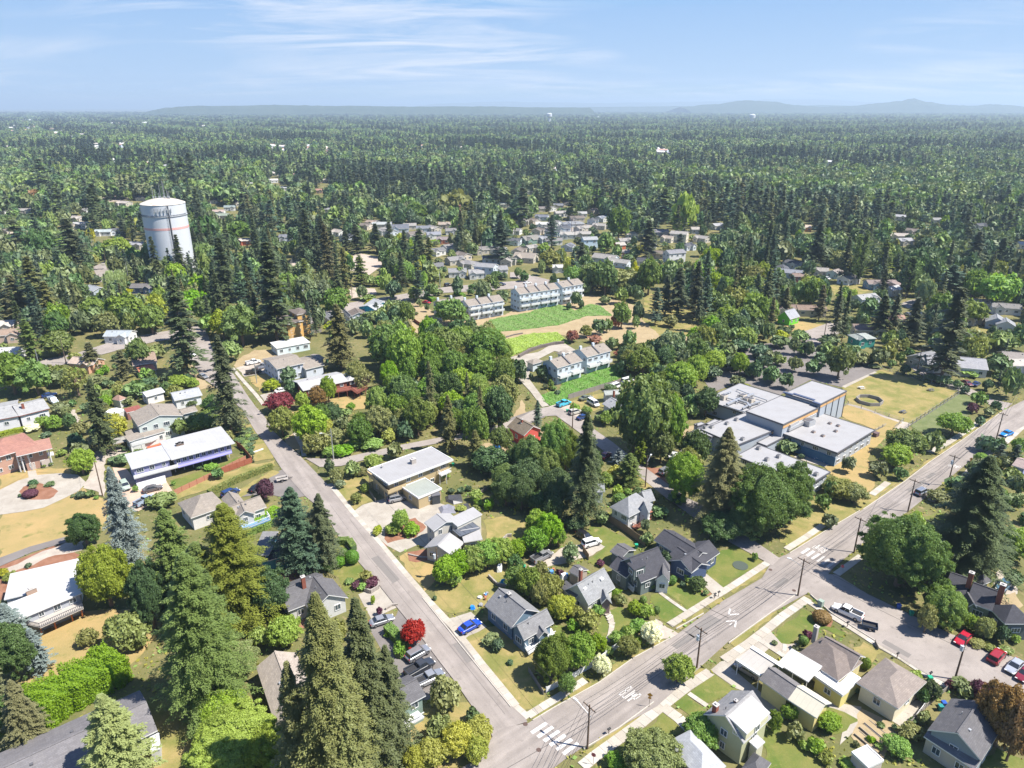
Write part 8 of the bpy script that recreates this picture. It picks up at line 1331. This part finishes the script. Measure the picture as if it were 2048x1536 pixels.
hedge('A',[(230,1255),(420,1135),(640,1020),(730,960)],6.6,4.6,FM['hedge'],'huge bright laurel hedge behind the long grey shingled house',34,.17,bulge=1.1)
hedge('B',[(790,715),(905,830)],1.7,1.7,FM['tidy'],'clipped L shaped hedge beside the crimson japanese maple',60,.13);hedge('B',[(890,830),(850,880)],1.2,1.5,FM['tidy'],'short end of the clipped hedge turning toward the crossover',60,.13)
hedge('B',[(490,190),(560,190),(590,235)],1.3,1.4,FM['tidy'],'low clipped hedge between the round shrubs and the narrow street',60,.13);hedge('X',[(418,992),(470,966),(545,937)],1.3,1.6,FM['olive'],'long brown green hedge above the dark asphalt driveway',50,.14)
hedge('E',[(0,930),(110,900),(200,885)],1.6,1.1,FM['gold'],'low yellow hedge in front of the pale house at the left edge',50,.15);hedge('c',[(1040,900),(1250,830),(1380,760)],1.6,1.6,FM['leaf'],'bright hedge below the blue deck',50,.15);hedge('J',[(1360,1175),(1425,1215)],2.2,1.6,FM['hedge'],'small bright rectangular hedge on the verge of the upper street',16,.35);hedge('J',[(1595,1150),(1660,1180)],2.2,1.6,FM['hedge'],'second bright rectangular hedge beside the townhouse drive',16,.35)
hedge('J',[(1385,765),(1450,755),(1560,738)],3.5,3.0,FM['leaf'],'long rounded hedge behind the brick red house',8,.5);hedge('G',[(1840,520),(1900,545)],1.5,.8,FM['gold'],'thin yellow hedge beside the school kitchen roof',30,.2);hedge('B',[(0,100),(130,10)],2.0,2.0,FM['leaf'],'bright green hedge strip left of the blue pines',40,.18)
def cover(tile,pts,mat,label,dens,leaf,h_=.35,cap=26000):
 q=[Pt(tile,*p)for p in pts];poly=[(p.x,p.y)for p in q];x0,x1=min(p[0]for p in poly),max(p[0]for p in poly);y0,y1=min(p[1]for p in poly),max(p[1]for p in poly);g=np.random.default_rng(len(label)+len(pts));n=int(min(cap*2,(x1-x0)*(y1-y0)*dens));C=[]
 for x,y in zip(g.uniform(x0,x1,n),g.uniform(y0,y1,n)):
  if inpoly(x,y,poly):C.append((x,y))
 C=np.array(C[:cap]);m=len(C);z=h_*(.4+.35*np.sin(C[:,0]*.8+C[:,1]*.5)+.25*np.sin(C[:,0]*2.1-C[:,1]*1.3))+g.uniform(0,h_*.5,m);C=np.stack([C[:,0],C[:,1],np.maximum(.08,z)],1)
 nr=unit(np.array([[.25,-.35,1.0]])+g.normal(0,.4,(m,3)));t=unit(np.cross(nr,g.normal(0,1,(m,3))));b=np.cross(nr,t);k=leaf*g.uniform(.6,1.3,(m,1));o=bpy.data.objects.new('ground_cover',quads_mesh('ground_cover',C,t*k,b*k*.7,[mat]));COL.objects.link(o);tag(o,label,kind='stuff')
def bankpoly(tile,pts,zs,m,name,label):
 b=MB();q=[Pt(*((tile,)+tuple(p)),z)for p,z in zip(pts,zs)];b.face(q);b.face([Vector((p.x,p.y,-.5))for p in q[::-1]])
 for i in range(len(q)):j=(i+1)%len(q);b.face([Vector((q[i].x,q[i].y,-.5)),Vector((q[j].x,q[j].y,-.5)),q[j],q[i]])
 tag(b.build(name,m),label,kind='structure');CLEAR.append([(p.x,p.y)for p in q])
V1=[(980,640),(1060,625),(1105,608),(1130,612),(1150,622),(1180,608),(1200,612),(1225,632),(1175,632),(1150,640),(1120,650),(1060,658),(1000,664),(960,660)]
V2=[(1010,680),(1060,668),(1115,665),(1138,688),(1090,690),(1060,695),(1018,716)]
V3=[(1085,790),(1120,780),(1125,765),(1170,750),(1235,728),(1250,735),(1243,755),(1200,775),(1140,797),(1135,805),(1100,812),(1085,802)]
for v,m,l,mm in((V1,g_vivid,'dark green planted slope below the row of four townhouses','ivy'),(V2,g_yel,'yellow green groundcover slope above the dark rock wall','moss'),(V3,g_vivid,'vivid green bank below the lower townhouses','ivy')):
 S('planted_slope','X',v,m,label=l);cover('X',v,FM[mm],l+', leafy surface',15,.27)
for tl,v in(('X',[(20,950),(135,945),(210,1000),(210,1050),(130,1070),(20,1100)]),):pass
gr=np.random.default_rng(3);tx=[];bbs=[(min(q[0]for q in p),min(q[1]for q in p),max(q[0]for q in p),max(q[1]for q in p),p)for p in CLEAR]
for _ in range(26000):
 y_=62+190*gr.random()**1.3;x_=gr.uniform(-.74,.74)*(y_+18)
 if all(not(a<=x_<=c and b_<=y_<=d and inpoly(x_,y_,p))for a,b_,c,d,p in bbs):tx.append((x_,y_,.12))
C=np.array(tx);m=len(C);C[:,2]=gr.uniform(.05,.3,m);nr=unit(np.array([[0,0,1.]])+gr.normal(0,.6,(m,3)));t=unit(np.cross(nr,gr.normal(0,1,(m,3))));b=np.cross(nr,t);k=gr.uniform(.12,.5,(m,1))
for i_,mt in enumerate(('olive','leaf','gold')):
 sl_=slice(i_,None,3);tag((lambda o:(COL.objects.link(o),o)[1])(bpy.data.objects.new('weeds',quads_mesh('weeds',C[sl_],(t*k)[sl_],(b*k*.7)[sl_],[FM[mt]]))),'low %s weeds and tufts on the rough ground'%mt.replace('leaf','green').replace('gold','yellow'),kind='stuff')
for x0,y0,x1,y1 in((690,506,776,545),(615,523,655,560),(700,575,960,608),(1000,548,1110,575),(195,388,275,404),(1114,442,1200,475),(800,600,850,665),(1600,640,1660,672),(1790,598,1860,620),(60,395,65,420),(40,398,66,430),(185,520,240,560),(1010,600,1240,665),(1590,720,1700,760),(75,712,140,735),(250,680,300,700),(770,430,930,470),(1020,420,1100,520),(860,480,1030,560)):KEEP.append((x0,y0,x1,y1,G((x0+x1)/2,y1).y))
# automatic planting of the woods (all real trees, thinned where the photo is open)
def blocked(x,y,h_,r,slack=.35):
 for p in CLEAR:
  if abs(p[0][0]-x)<120 and abs(p[0][1]-y)<120 and inpoly(x,y,p):return True
 a=proj((x,y,h_));b_=proj((x,y,0));w=r/b_[2]*FPX
 for k in KEEP:
  f=.12 if k[4]>230 else 0;kw=(k[2]-k[0])*f;
  if k[4]>y-2 and b_[0]+w*slack>k[0]+kw and b_[0]-w*slack<k[2]-kw and a[1]<k[3]-(k[3]-k[1])*(.25+f)and b_[1]>k[1]+2:return True
 return False
CONF=('fir','fir','fir','firo','pine');BRD=('maple','dark','leaf','dark','olive','blue')
def woods(poly,sp,kinds,hr,rr=(.2,.3),n=None):
 q=[G(*p)for p in poly];pl=[(p.x,p.y)for p in q];x0,x1=min(p[0]for p in pl),max(p[0]for p in pl);y0,y1=min(p[1]for p in pl),max(p[1]for p in pl);y=y0
 while y<y1:
  x=x0
  while x<x1:
   a,c=x+rnd.uniform(-.45,.45)*sp,y+rnd.uniform(-.45,.45)*sp
   if inpoly(a,c,pl):
    k=rnd.choice(kinds);h_=rnd.uniform(*hr);fam=K[k][0];r=h_*(rnd.uniform(.15,.22)if fam in('fir','pine','cedar')else rnd.uniform(*rr));h_*=(1.25 if fam in('fir','pine')else .9)
    if not near_tree(a,c,r)and not blocked(a,c,h_,r):add_tree(a,c,h_,r,k)
   x+=sp
  y+=sp
SHR=('sh','sho','shd','shg','sho','sh')
woods([(690,640),(860,620),(900,650),(1000,700),(1030,790),(1030,860),(970,880),(880,880),(800,885),(720,900),(640,905),(600,870),(640,840),(700,800),(780,790),(760,700)],5.5,('maple','leaf','dark','olive','maple'),(8,15),(.28,.4))
woods([(1240,700),(1310,700),(1400,680),(1500,660),(1560,690),(1440,700),(1400,745),(1420,790),(1370,850),(1320,860),(1280,760),(1240,760)],6,('maple','leaf','leaf','olive','dark'),(7,13),(.3,.4))
woods([(0,560),(300,540),(560,560),(640,640),(700,640),(640,700),(540,740),(540,600),(440,640),(400,640),(0,700)],7,CONF+BRD,(9,17),(.26,.36))
woods([(0,700),(70,740),(150,760),(110,800),(0,800)],7,('maple','sho','dark'),(4,9),(.3,.4));woods([(130,720),(380,700),(420,830),(330,860),(260,880),(180,960),(120,860)],6,('sh','sho','shd','leaf','olive'),(2.5,6),(.35,.5))
woods([(960,900),(1060,930),(1220,930),(1220,1060),(1130,1090),(1060,1060),(1020,1000),(980,960)],7,('dark','maple','dark'),(8,13),(.3,.4));woods([(1300,960),(1420,1020),(1540,1100),(1560,1040),(1480,980),(1400,930)],7,('dark','maple','olive'),(9,14),(.3,.42))
woods([(1250,930),(1330,1020),(1300,1060),(1200,1080),(1180,990)],4.5,SHR,(1.8,4.5),(.4,.55));woods([(1500,1020),(1580,980),(1620,960),(1560,1100)],5,SHR,(2,5),(.4,.5))
woods([(1810,1060),(1870,1000),(1940,940),(2048,870),(2048,1160),(1960,1170),(1900,1130)],5.5,('sh','sho','leaf','olive','shd','fir'),(3,8),(.35,.45));woods([(1880,1180),(2048,1230),(2048,1300),(1900,1250)],4,SHR,(1.5,3),(.4,.55))
woods([(940,1190),(1020,1120),(1110,1150),(1100,1190),(1010,1180)],4.5,SHR,(2,4),(.4,.55));woods([(480,1200),(560,1230),(580,1290),(500,1330),(440,1300)],5,('maple','sho','dark','leaf'),(4,8),(.35,.45));woods([(300,1400),(460,1340),(540,1420),(560,1530),(380,1500)],5,('leaf','sho','maple'),(3,7),(.35,.45))
woods([(700,1270),(780,1300),(800,1480),(640,1500),(600,1350)],5,('sho','shd','firo'),(3,8),(.3,.4));woods([(840,1410),(960,1410),(970,1530),(800,1530)],3.6,('shg','shg','sho','sh'),(1.5,3.2),(.45,.6));woods([(0,1210),(60,1300),(50,1480),(0,1536)],6,('firo','dark'),(7,11),(.3,.4))
woods([(560,1120),(640,1130),(620,1180),(560,1190)],4,('shd','sho'),(1.5,3),(.4,.6));woods([(900,1010),(1000,960),(1080,1010),(1060,1040),(960,1030)],4.5,('shd','sho','sh'),(1.5,3.5),(.4,.6));woods([(1560,1430),(1720,1480),(1760,1536),(1560,1536),(1500,1470)],4,SHR,(1.2,3),(.4,.55));woods([(1780,1380),(1860,1330),(1900,1380),(1880,1500),(1780,1536)],3.8,SHR,(1.2,3),(.4,.55))
woods([(1190,1190),(1300,1250),(1330,1290),(1240,1330),(1150,1290),(1130,1220)],3.8,('sh','sho','sh','shg'),(1.2,2.6),(.45,.6));woods([(860,800),(1000,800),(1000,900),(860,880)],6,('dark','maple','firo'),(9,15),(.3,.38));woods([(1640,640),(2048,680),(2048,820),(1980,800),(1850,740),(1760,730),(1680,680)],7,('leaf','maple','fir','olive','sho'),(5,14),(.28,.4))
woods([(540,880),(600,920),(640,910),(600,900)],3,('sho',),(1.5,3));woods([(1180,700),(1260,640),(1300,600),(1260,560),(1200,540),(1180,580),(1240,640),(1170,680)],6,('maple','olive','leaf','blue'),(5,11),(.3,.4));woods([(1560,560),(2048,560),(2048,690),(1860,640),(1700,700),(1640,640),(1560,640)],8.5,('fir','maple','leaf','olive','fir','dark'),(7,20),(.28,.38));woods([(840,1130),(900,1200),(870,1210),(830,1160)],4,('sho',),(1,2),(.4,.5))
def lo(d):return 3
y=285.0
while y<660:
 sp=7.2+max(0,(y-300))*.006;x=-.78*y
 while x<.78*y:
  a,c=x+rnd.uniform(-.5,.5)*sp,y+rnd.uniform(-.5,.5)*sp;x+=sp
  if len(TREES)>4200:break
  nn=math.sin(a*.013+2)*math.sin(c*.017+1)+.4*math.sin(a*.05+c*.03);conif=rnd.random()<.38+.34*nn
  k=rnd.choice(CONF if conif else BRD+(('lime',)if rnd.random()<.3 else()));big=rnd.random();h_=(14+14*big+5*max(0,nn))if conif else 7+9*big;r=h_*(rnd.uniform(.17,.23)if conif else rnd.uniform(.34,.48))
  if near_tree(a,c,r):continue
  if blocked(a,c,h_,r):
   h_*=.42;r=max(1.8,r*.55);k=rnd.choice(SHR+('maple','leaf','olive'))
   if rnd.random()<.15 or blocked(a,c,h_,r,.0):continue
  add_tree(a,c,h_,r,k)
 y+=sp
def sortof(k):f=K[k][0];return 'conifer' if f in('fir','cedar','pine','poplar','spruce')else 'broadleaf' if f in('broad','willow','bare')else 'shrub'
byk={}
for t in TREES:byk.setdefault(sortof(t[5]),[]).append(t)
EXTRA=[]
for s,l in byk.items():
 l.sort(key=lambda t:-(t[3]*t[4])/hypot(t[1],t[2])**2*(9 if t[6]else 1))
 for t in l[:300]:t[0]=make_tree(*t[1:6])
 for t in l[300:]:EXTRA.append(tuple(t[1:6]))
TREES=[t for t in TREES if t[0]is not None]
ORD=['nearest','second nearest','third nearest','fourth nearest','fifth nearest','sixth nearest','seventh nearest','eighth nearest','ninth nearest','tenth nearest','eleventh nearest','twelfth nearest']
ORD+=['%s nearest'%w for w in('thirteenth','fourteenth','fifteenth','sixteenth','seventeenth','eighteenth','nineteenth','twentieth','twenty first','twenty second','twenty third','twenty fourth','twenty fifth','twenty sixth','twenty seventh','twenty eighth')]
keyd={}
for t in TREES:
 e,x,y,h_,r,k,lab=t;fam,mat,adj,noun,name,cat=K[k];e['group']={'conifer':'conifers of the neighbourhood','broadleaf':'broadleaf trees of the neighbourhood','shrub':'garden shrubs and bushes'}[sortof(k)]
 if lab:e['label']=lab;continue
 lx,ly,lm=min(LAND,key=lambda l:hypot(l[0]-x,(l[1]-y)*.8));ax,ay=x-lx,y-ly
 d=('left of' if ax<0 else 'right of')if abs(ax)>abs(ay)*1.2 else('beyond' if ay>0 else 'this side of');keyd.setdefault((adj+' '+noun,d,lm),[]).append((hypot(ax,ay),e,h_))
for(nm,d,lm),l in keyd.items():
 w_=lm.split();lm=' '.join(w_[:6])if len(w_)>7 else lm
 l.sort(key=lambda q:q[0])
 for i,(_,e,h_)in enumerate(l):e['label']=('%s %s %s'%(nm,d,lm))if len(l)==1 else '%s %s %s %s'%(ORD[min(i,len(ORD)-1)],nm,d,lm)
 # the far woodland: one scattered mass out to the horizon
 # specks of houses among the far trees
FH=MB();fhp=[]
g=np.random.default_rng(5);spots=[]
for ci,(cx_,cy_,sx,sy,n,cn)in enumerate(((60,262,80,8,22,'far left town'),(120,275,60,6,12,'far left slope'),(220,296,50,5,12,'left cluster'),(560,299,60,5,16,'centre left cluster'),(640,300,40,6,10,'bright centre left cluster'),(420,258,60,5,8,'high left group'),(30,296,30,4,5,'left edge group'),(300,330,60,10,6,'trees behind the water tower'),(870,300,50,10,3,'upper centre trees'),(1320,304,22,7,12,'white clearing right of centre'),(1205,235,200,4,5,'horizon right of centre'),(1460,300,30,4,3,'small right group'),(940,345,60,15,4,'centre woods'),(1120,345,60,10,3,'centre right woods'),(1800,330,180,25,5,'right hand woods'),(560,350,60,8,5,'fir row surroundings'),(1700,300,200,12,4,'upper right woods'),(250,250,150,4,10,'left horizon'),(90,243,90,3,8,'far left horizon'))):
 for _ in range(n):spots.append((cx_+g.normal(0,sx*.5),cy_+g.normal(0,sy*.5),cn))
spots.sort(key=lambda q:(q[2],q[0]))
WMs=[plain('far_wall_%d'%i,c,.7,.05)for i,c in enumerate([(.7,.7,.68),(.55,.52,.47),(.5,.58,.65)])];RMs=[plain('far_roof_%d'%i,c,.8,.1,.3)for i,c in enumerate([(.5,.5,.5),(.42,.38,.35),(.3,.3,.33),(.72,.72,.72),(.45,.28,.22)])]
FHM={};reg={}
cnt={}
for i,(px,py,cn)in enumerate(spots):
 py=max(236,py);p=G(px,py);v=i%15;d=p.y;s_=1 if d<2000 else 1.6
 if v not in FHM:
  b=MB();L,Wd=rnd.uniform(11,19),rnd.uniform(8,11);h_=rnd.choice((3.5,5,6.5));b.box((0,0,h_/2),(L,Wd,h_),0,0);o_=.5
  b.face([(-L/2-o_,-Wd/2-o_,h_),(L/2+o_,-Wd/2-o_,h_),(L/2+o_,0,h_+2.2),(-L/2-o_,0,h_+2.2)],1);b.face([(L/2+o_,Wd/2+o_,h_),(-L/2-o_,Wd/2+o_,h_),(-L/2-o_,0,h_+2.2),(L/2+o_,0,h_+2.2)],1)
  b.face([(-L/2,-Wd/2,h_),(-L/2,0,h_+2.1),(-L/2,Wd/2,h_)],0);b.face([(L/2,Wd/2,h_),(L/2,0,h_+2.1),(L/2,-Wd/2,h_)],0)
  for k in range(3):b.box((-L/3+k*L/3,-Wd/2-.03,h_-1.6),(1.8,.08,1.2),0,2)
  FHM[v]=b.mesh('distant_house',[WMs[v%3],RMs[v%5],GLASS])
 o=bpy.data.objects.new('distant_house',FHM[v]);COL.objects.link(o);o.location=(p.x,p.y,0);o.rotation_euler=(0,0,rnd.uniform(-.8,.8));o.scale=(s_,s_,s_)
 rc=('light grey','tan','dark grey','white','red brown')[v%5];j=cnt.get((cn,rc),0);cnt[(cn,rc)]=j+1
 tag(o,'%s from left of distant %s roofed houses, %s'%(('first','second','third','fourth','fifth','sixth','seventh')[min(j,6)],rc,cn),'house','distant houses among the trees');q=proj((p.x,p.y,5));w=10/q[2]*FPX*.5
 KEEP.append((q[0]-w,q[1]-1,q[0]+w,py+1,p.y))if i%2==0 else None
PT={'fir':0,'firo':0,'pine':0,'cedar':1}
pts=[];KX={'conifer':[0,1,2],'broadleaf':[3,4,5,6]}
for(x,y,h_,r,k)in EXTRA:
 s=sortof(k);pts.append((x,y,0,r,h_,rnd.choice([0,1,2])if s=='conifer' else rnd.choice([3,4,5,6])))
y=640.0;KP=[k for k in KEEP if k[4]>600]
while y<11500:
 sp=9.5+(y-640)*.0062;sp=min(sp,60);x=-.80*y-20
 while x<.80*y+20:
  a,c=x+rnd.uniform(-.5,.5)*sp,y+rnd.uniform(-.5,.5)*sp;x+=sp
  nn=math.sin(a*.006+2)*math.sin(c*.008+1)+.5*math.sin(a*.021+c*.013)+.3*math.sin(c*.03-a*.011);conif=rnd.random()<.40+.34*nn-(.12 if a>.15*c else 0)
  gr=1 if y<2200 else 1+(y-2200)*.00026;big=rnd.random();h_=(12+11*big+5*max(0,nn))if conif else 10+8*big;r=h_*(rnd.uniform(.22,.31)if conif else rnd.uniform(.36,.62))*gr
  if y>1500:r*=1.15
  q=proj((a,c,h_));b_=proj((a,c,0));w=r/b_[2]*FPX;bad=False
  for k in KP:
   if k[4]>c-5 and q[0]>k[0]and q[0]<k[2]and q[1]<k[3]-2 and b_[1]>k[1]+1:bad=True;break
  if bad:continue
  pts.append((a,c,0,r,h_,rnd.choice([0,0,1,2])if conif else rnd.choice([3,4,4,5,6])))
 y+=sp
print('far trees',len(pts),'near',len(TREES))
P_=np.array(pts,np.float32);me=bpy.data.meshes.new('woodland');me.vertices.add(len(P_));me.vertices.foreach_set('co',P_[:,:3].ravel());me.update()
at=me.attributes.new('scl','FLOAT_VECTOR','POINT');at.data.foreach_set('vector',np.stack([P_[:,3],P_[:,3],P_[:,4]],1).ravel())
at=me.attributes.new('rot','FLOAT_VECTOR','POINT');gg=np.random.default_rng(1);at.data.foreach_set('vector',np.stack([np.zeros(len(P_)),np.zeros(len(P_)),gg.uniform(0,6.28,len(P_))],1).astype(np.float32).ravel())
at=me.attributes.new('kd','INT','POINT');at.data.foreach_set('value',P_[:,5].astype(np.int32))
wo=bpy.data.objects.new('woodland',me);COL.objects.link(wo);tag(wo,'forest of firs and maples running to the horizon',kind='stuff')
srcs=[]
for i,(fam,mat,v)in enumerate((('fir','ffir',0),('fir','ffiro',1),('pine','ffir',0),('broad','fmaple',0),('broad','fleaf',1),('broad','fdark',2),('broad','folive',0))):
 cm,_=proto(fam,3,v);m2=cm.copy();m2.materials.clear();m2.materials.append(FM[mat]);x,y=-150+i*52,668+i*3;h_=22 if i<3 else 14;r=4 if i<3 else 5
 e=empty(('fir_tree','fir_tree','pine_tree','maple_tree','broadleaf_tree','broadleaf_tree','broadleaf_tree')[i],(x,y,0),0,label='%s at the front of the far forest, %s of seven'%(('dark fir','olive fir','blue green pine','mid green maple','bright green tree','dark green tree','olive green tree')[i],('first','second','third','fourth','fifth','sixth','last')[i]),cat='tree',group='broadleaf trees of the neighbourhood' if i>2 else 'conifers of the neighbourhood')
 c=bpy.data.objects.new('crown',m2);COL.objects.link(c);c.parent=e;c.scale=(r,r,h_);srcs.append(c)
ng=bpy.data.node_groups.new('scatter_woodland','GeometryNodeTree');ng.interface.new_socket('Geometry',in_out='INPUT',socket_type='NodeSocketGeometry');ng.interface.new_socket('Geometry',in_out='OUTPUT',socket_type='NodeSocketGeometry')
gi=ng.nodes.new('NodeGroupInput');go=ng.nodes.new('NodeGroupOutput');jn=ng.nodes.new('GeometryNodeJoinGeometry')
def na(n,t):a=ng.nodes.new('GeometryNodeInputNamedAttribute');a.data_type=t;a.inputs['Name'].default_value=n;return a.outputs['Attribute']
sc_,ro_,kd_=na('scl','FLOAT_VECTOR'),na('rot','FLOAT_VECTOR'),na('kd','INT')
for i,c in enumerate(srcs):
 oi=ng.nodes.new('GeometryNodeObjectInfo');oi.inputs['Object'].default_value=c;oi.transform_space='ORIGINAL'
 ip=ng.nodes.new('GeometryNodeInstanceOnPoints');cp=ng.nodes.new('FunctionNodeCompare');cp.data_type='INT';cp.operation='EQUAL'
 ng.links.new(kd_,cp.inputs[2]);cp.inputs[3].default_value=i;ng.links.new(cp.outputs[0],ip.inputs['Selection']);ng.links.new(gi.outputs[0],ip.inputs['Points']);ng.links.new(oi.outputs['Geometry'],ip.inputs['Instance']);ng.links.new(sc_,ip.inputs['Scale'])
 er=ng.nodes.new('FunctionNodeEulerToRotation');ng.links.new(ro_,er.inputs[0]);ng.links.new(er.outputs[0],ip.inputs['Rotation']);ng.links.new(ip.outputs[0],jn.inputs[0])
ng.links.new(jn.outputs[0],go.inputs[0]);md=wo.modifiers.new('scatter','NODES');md.node_group=ng
# air: summer haze over the plain
hm=bpy.data.materials.new('haze_air');hm.use_nodes=True;t=hm.node_tree;t.nodes.clear();o=t.nodes.new('ShaderNodeOutputMaterial');pv=t.nodes.new('ShaderNodeVolumePrincipled')
pv.inputs['Color'].default_value=(.63,.80,.97,1);pv.inputs['Density'].default_value=0.000115;pv.inputs['Anisotropy'].default_value=.15;t.links.new(pv.outputs[0],o.inputs['Volume'])
b=MB();b.box((0,34000,159),(150000,90000,320));hz=b.build('haze',hm);tag(hz,'thin blue haze over the forested plain',kind='stuff')
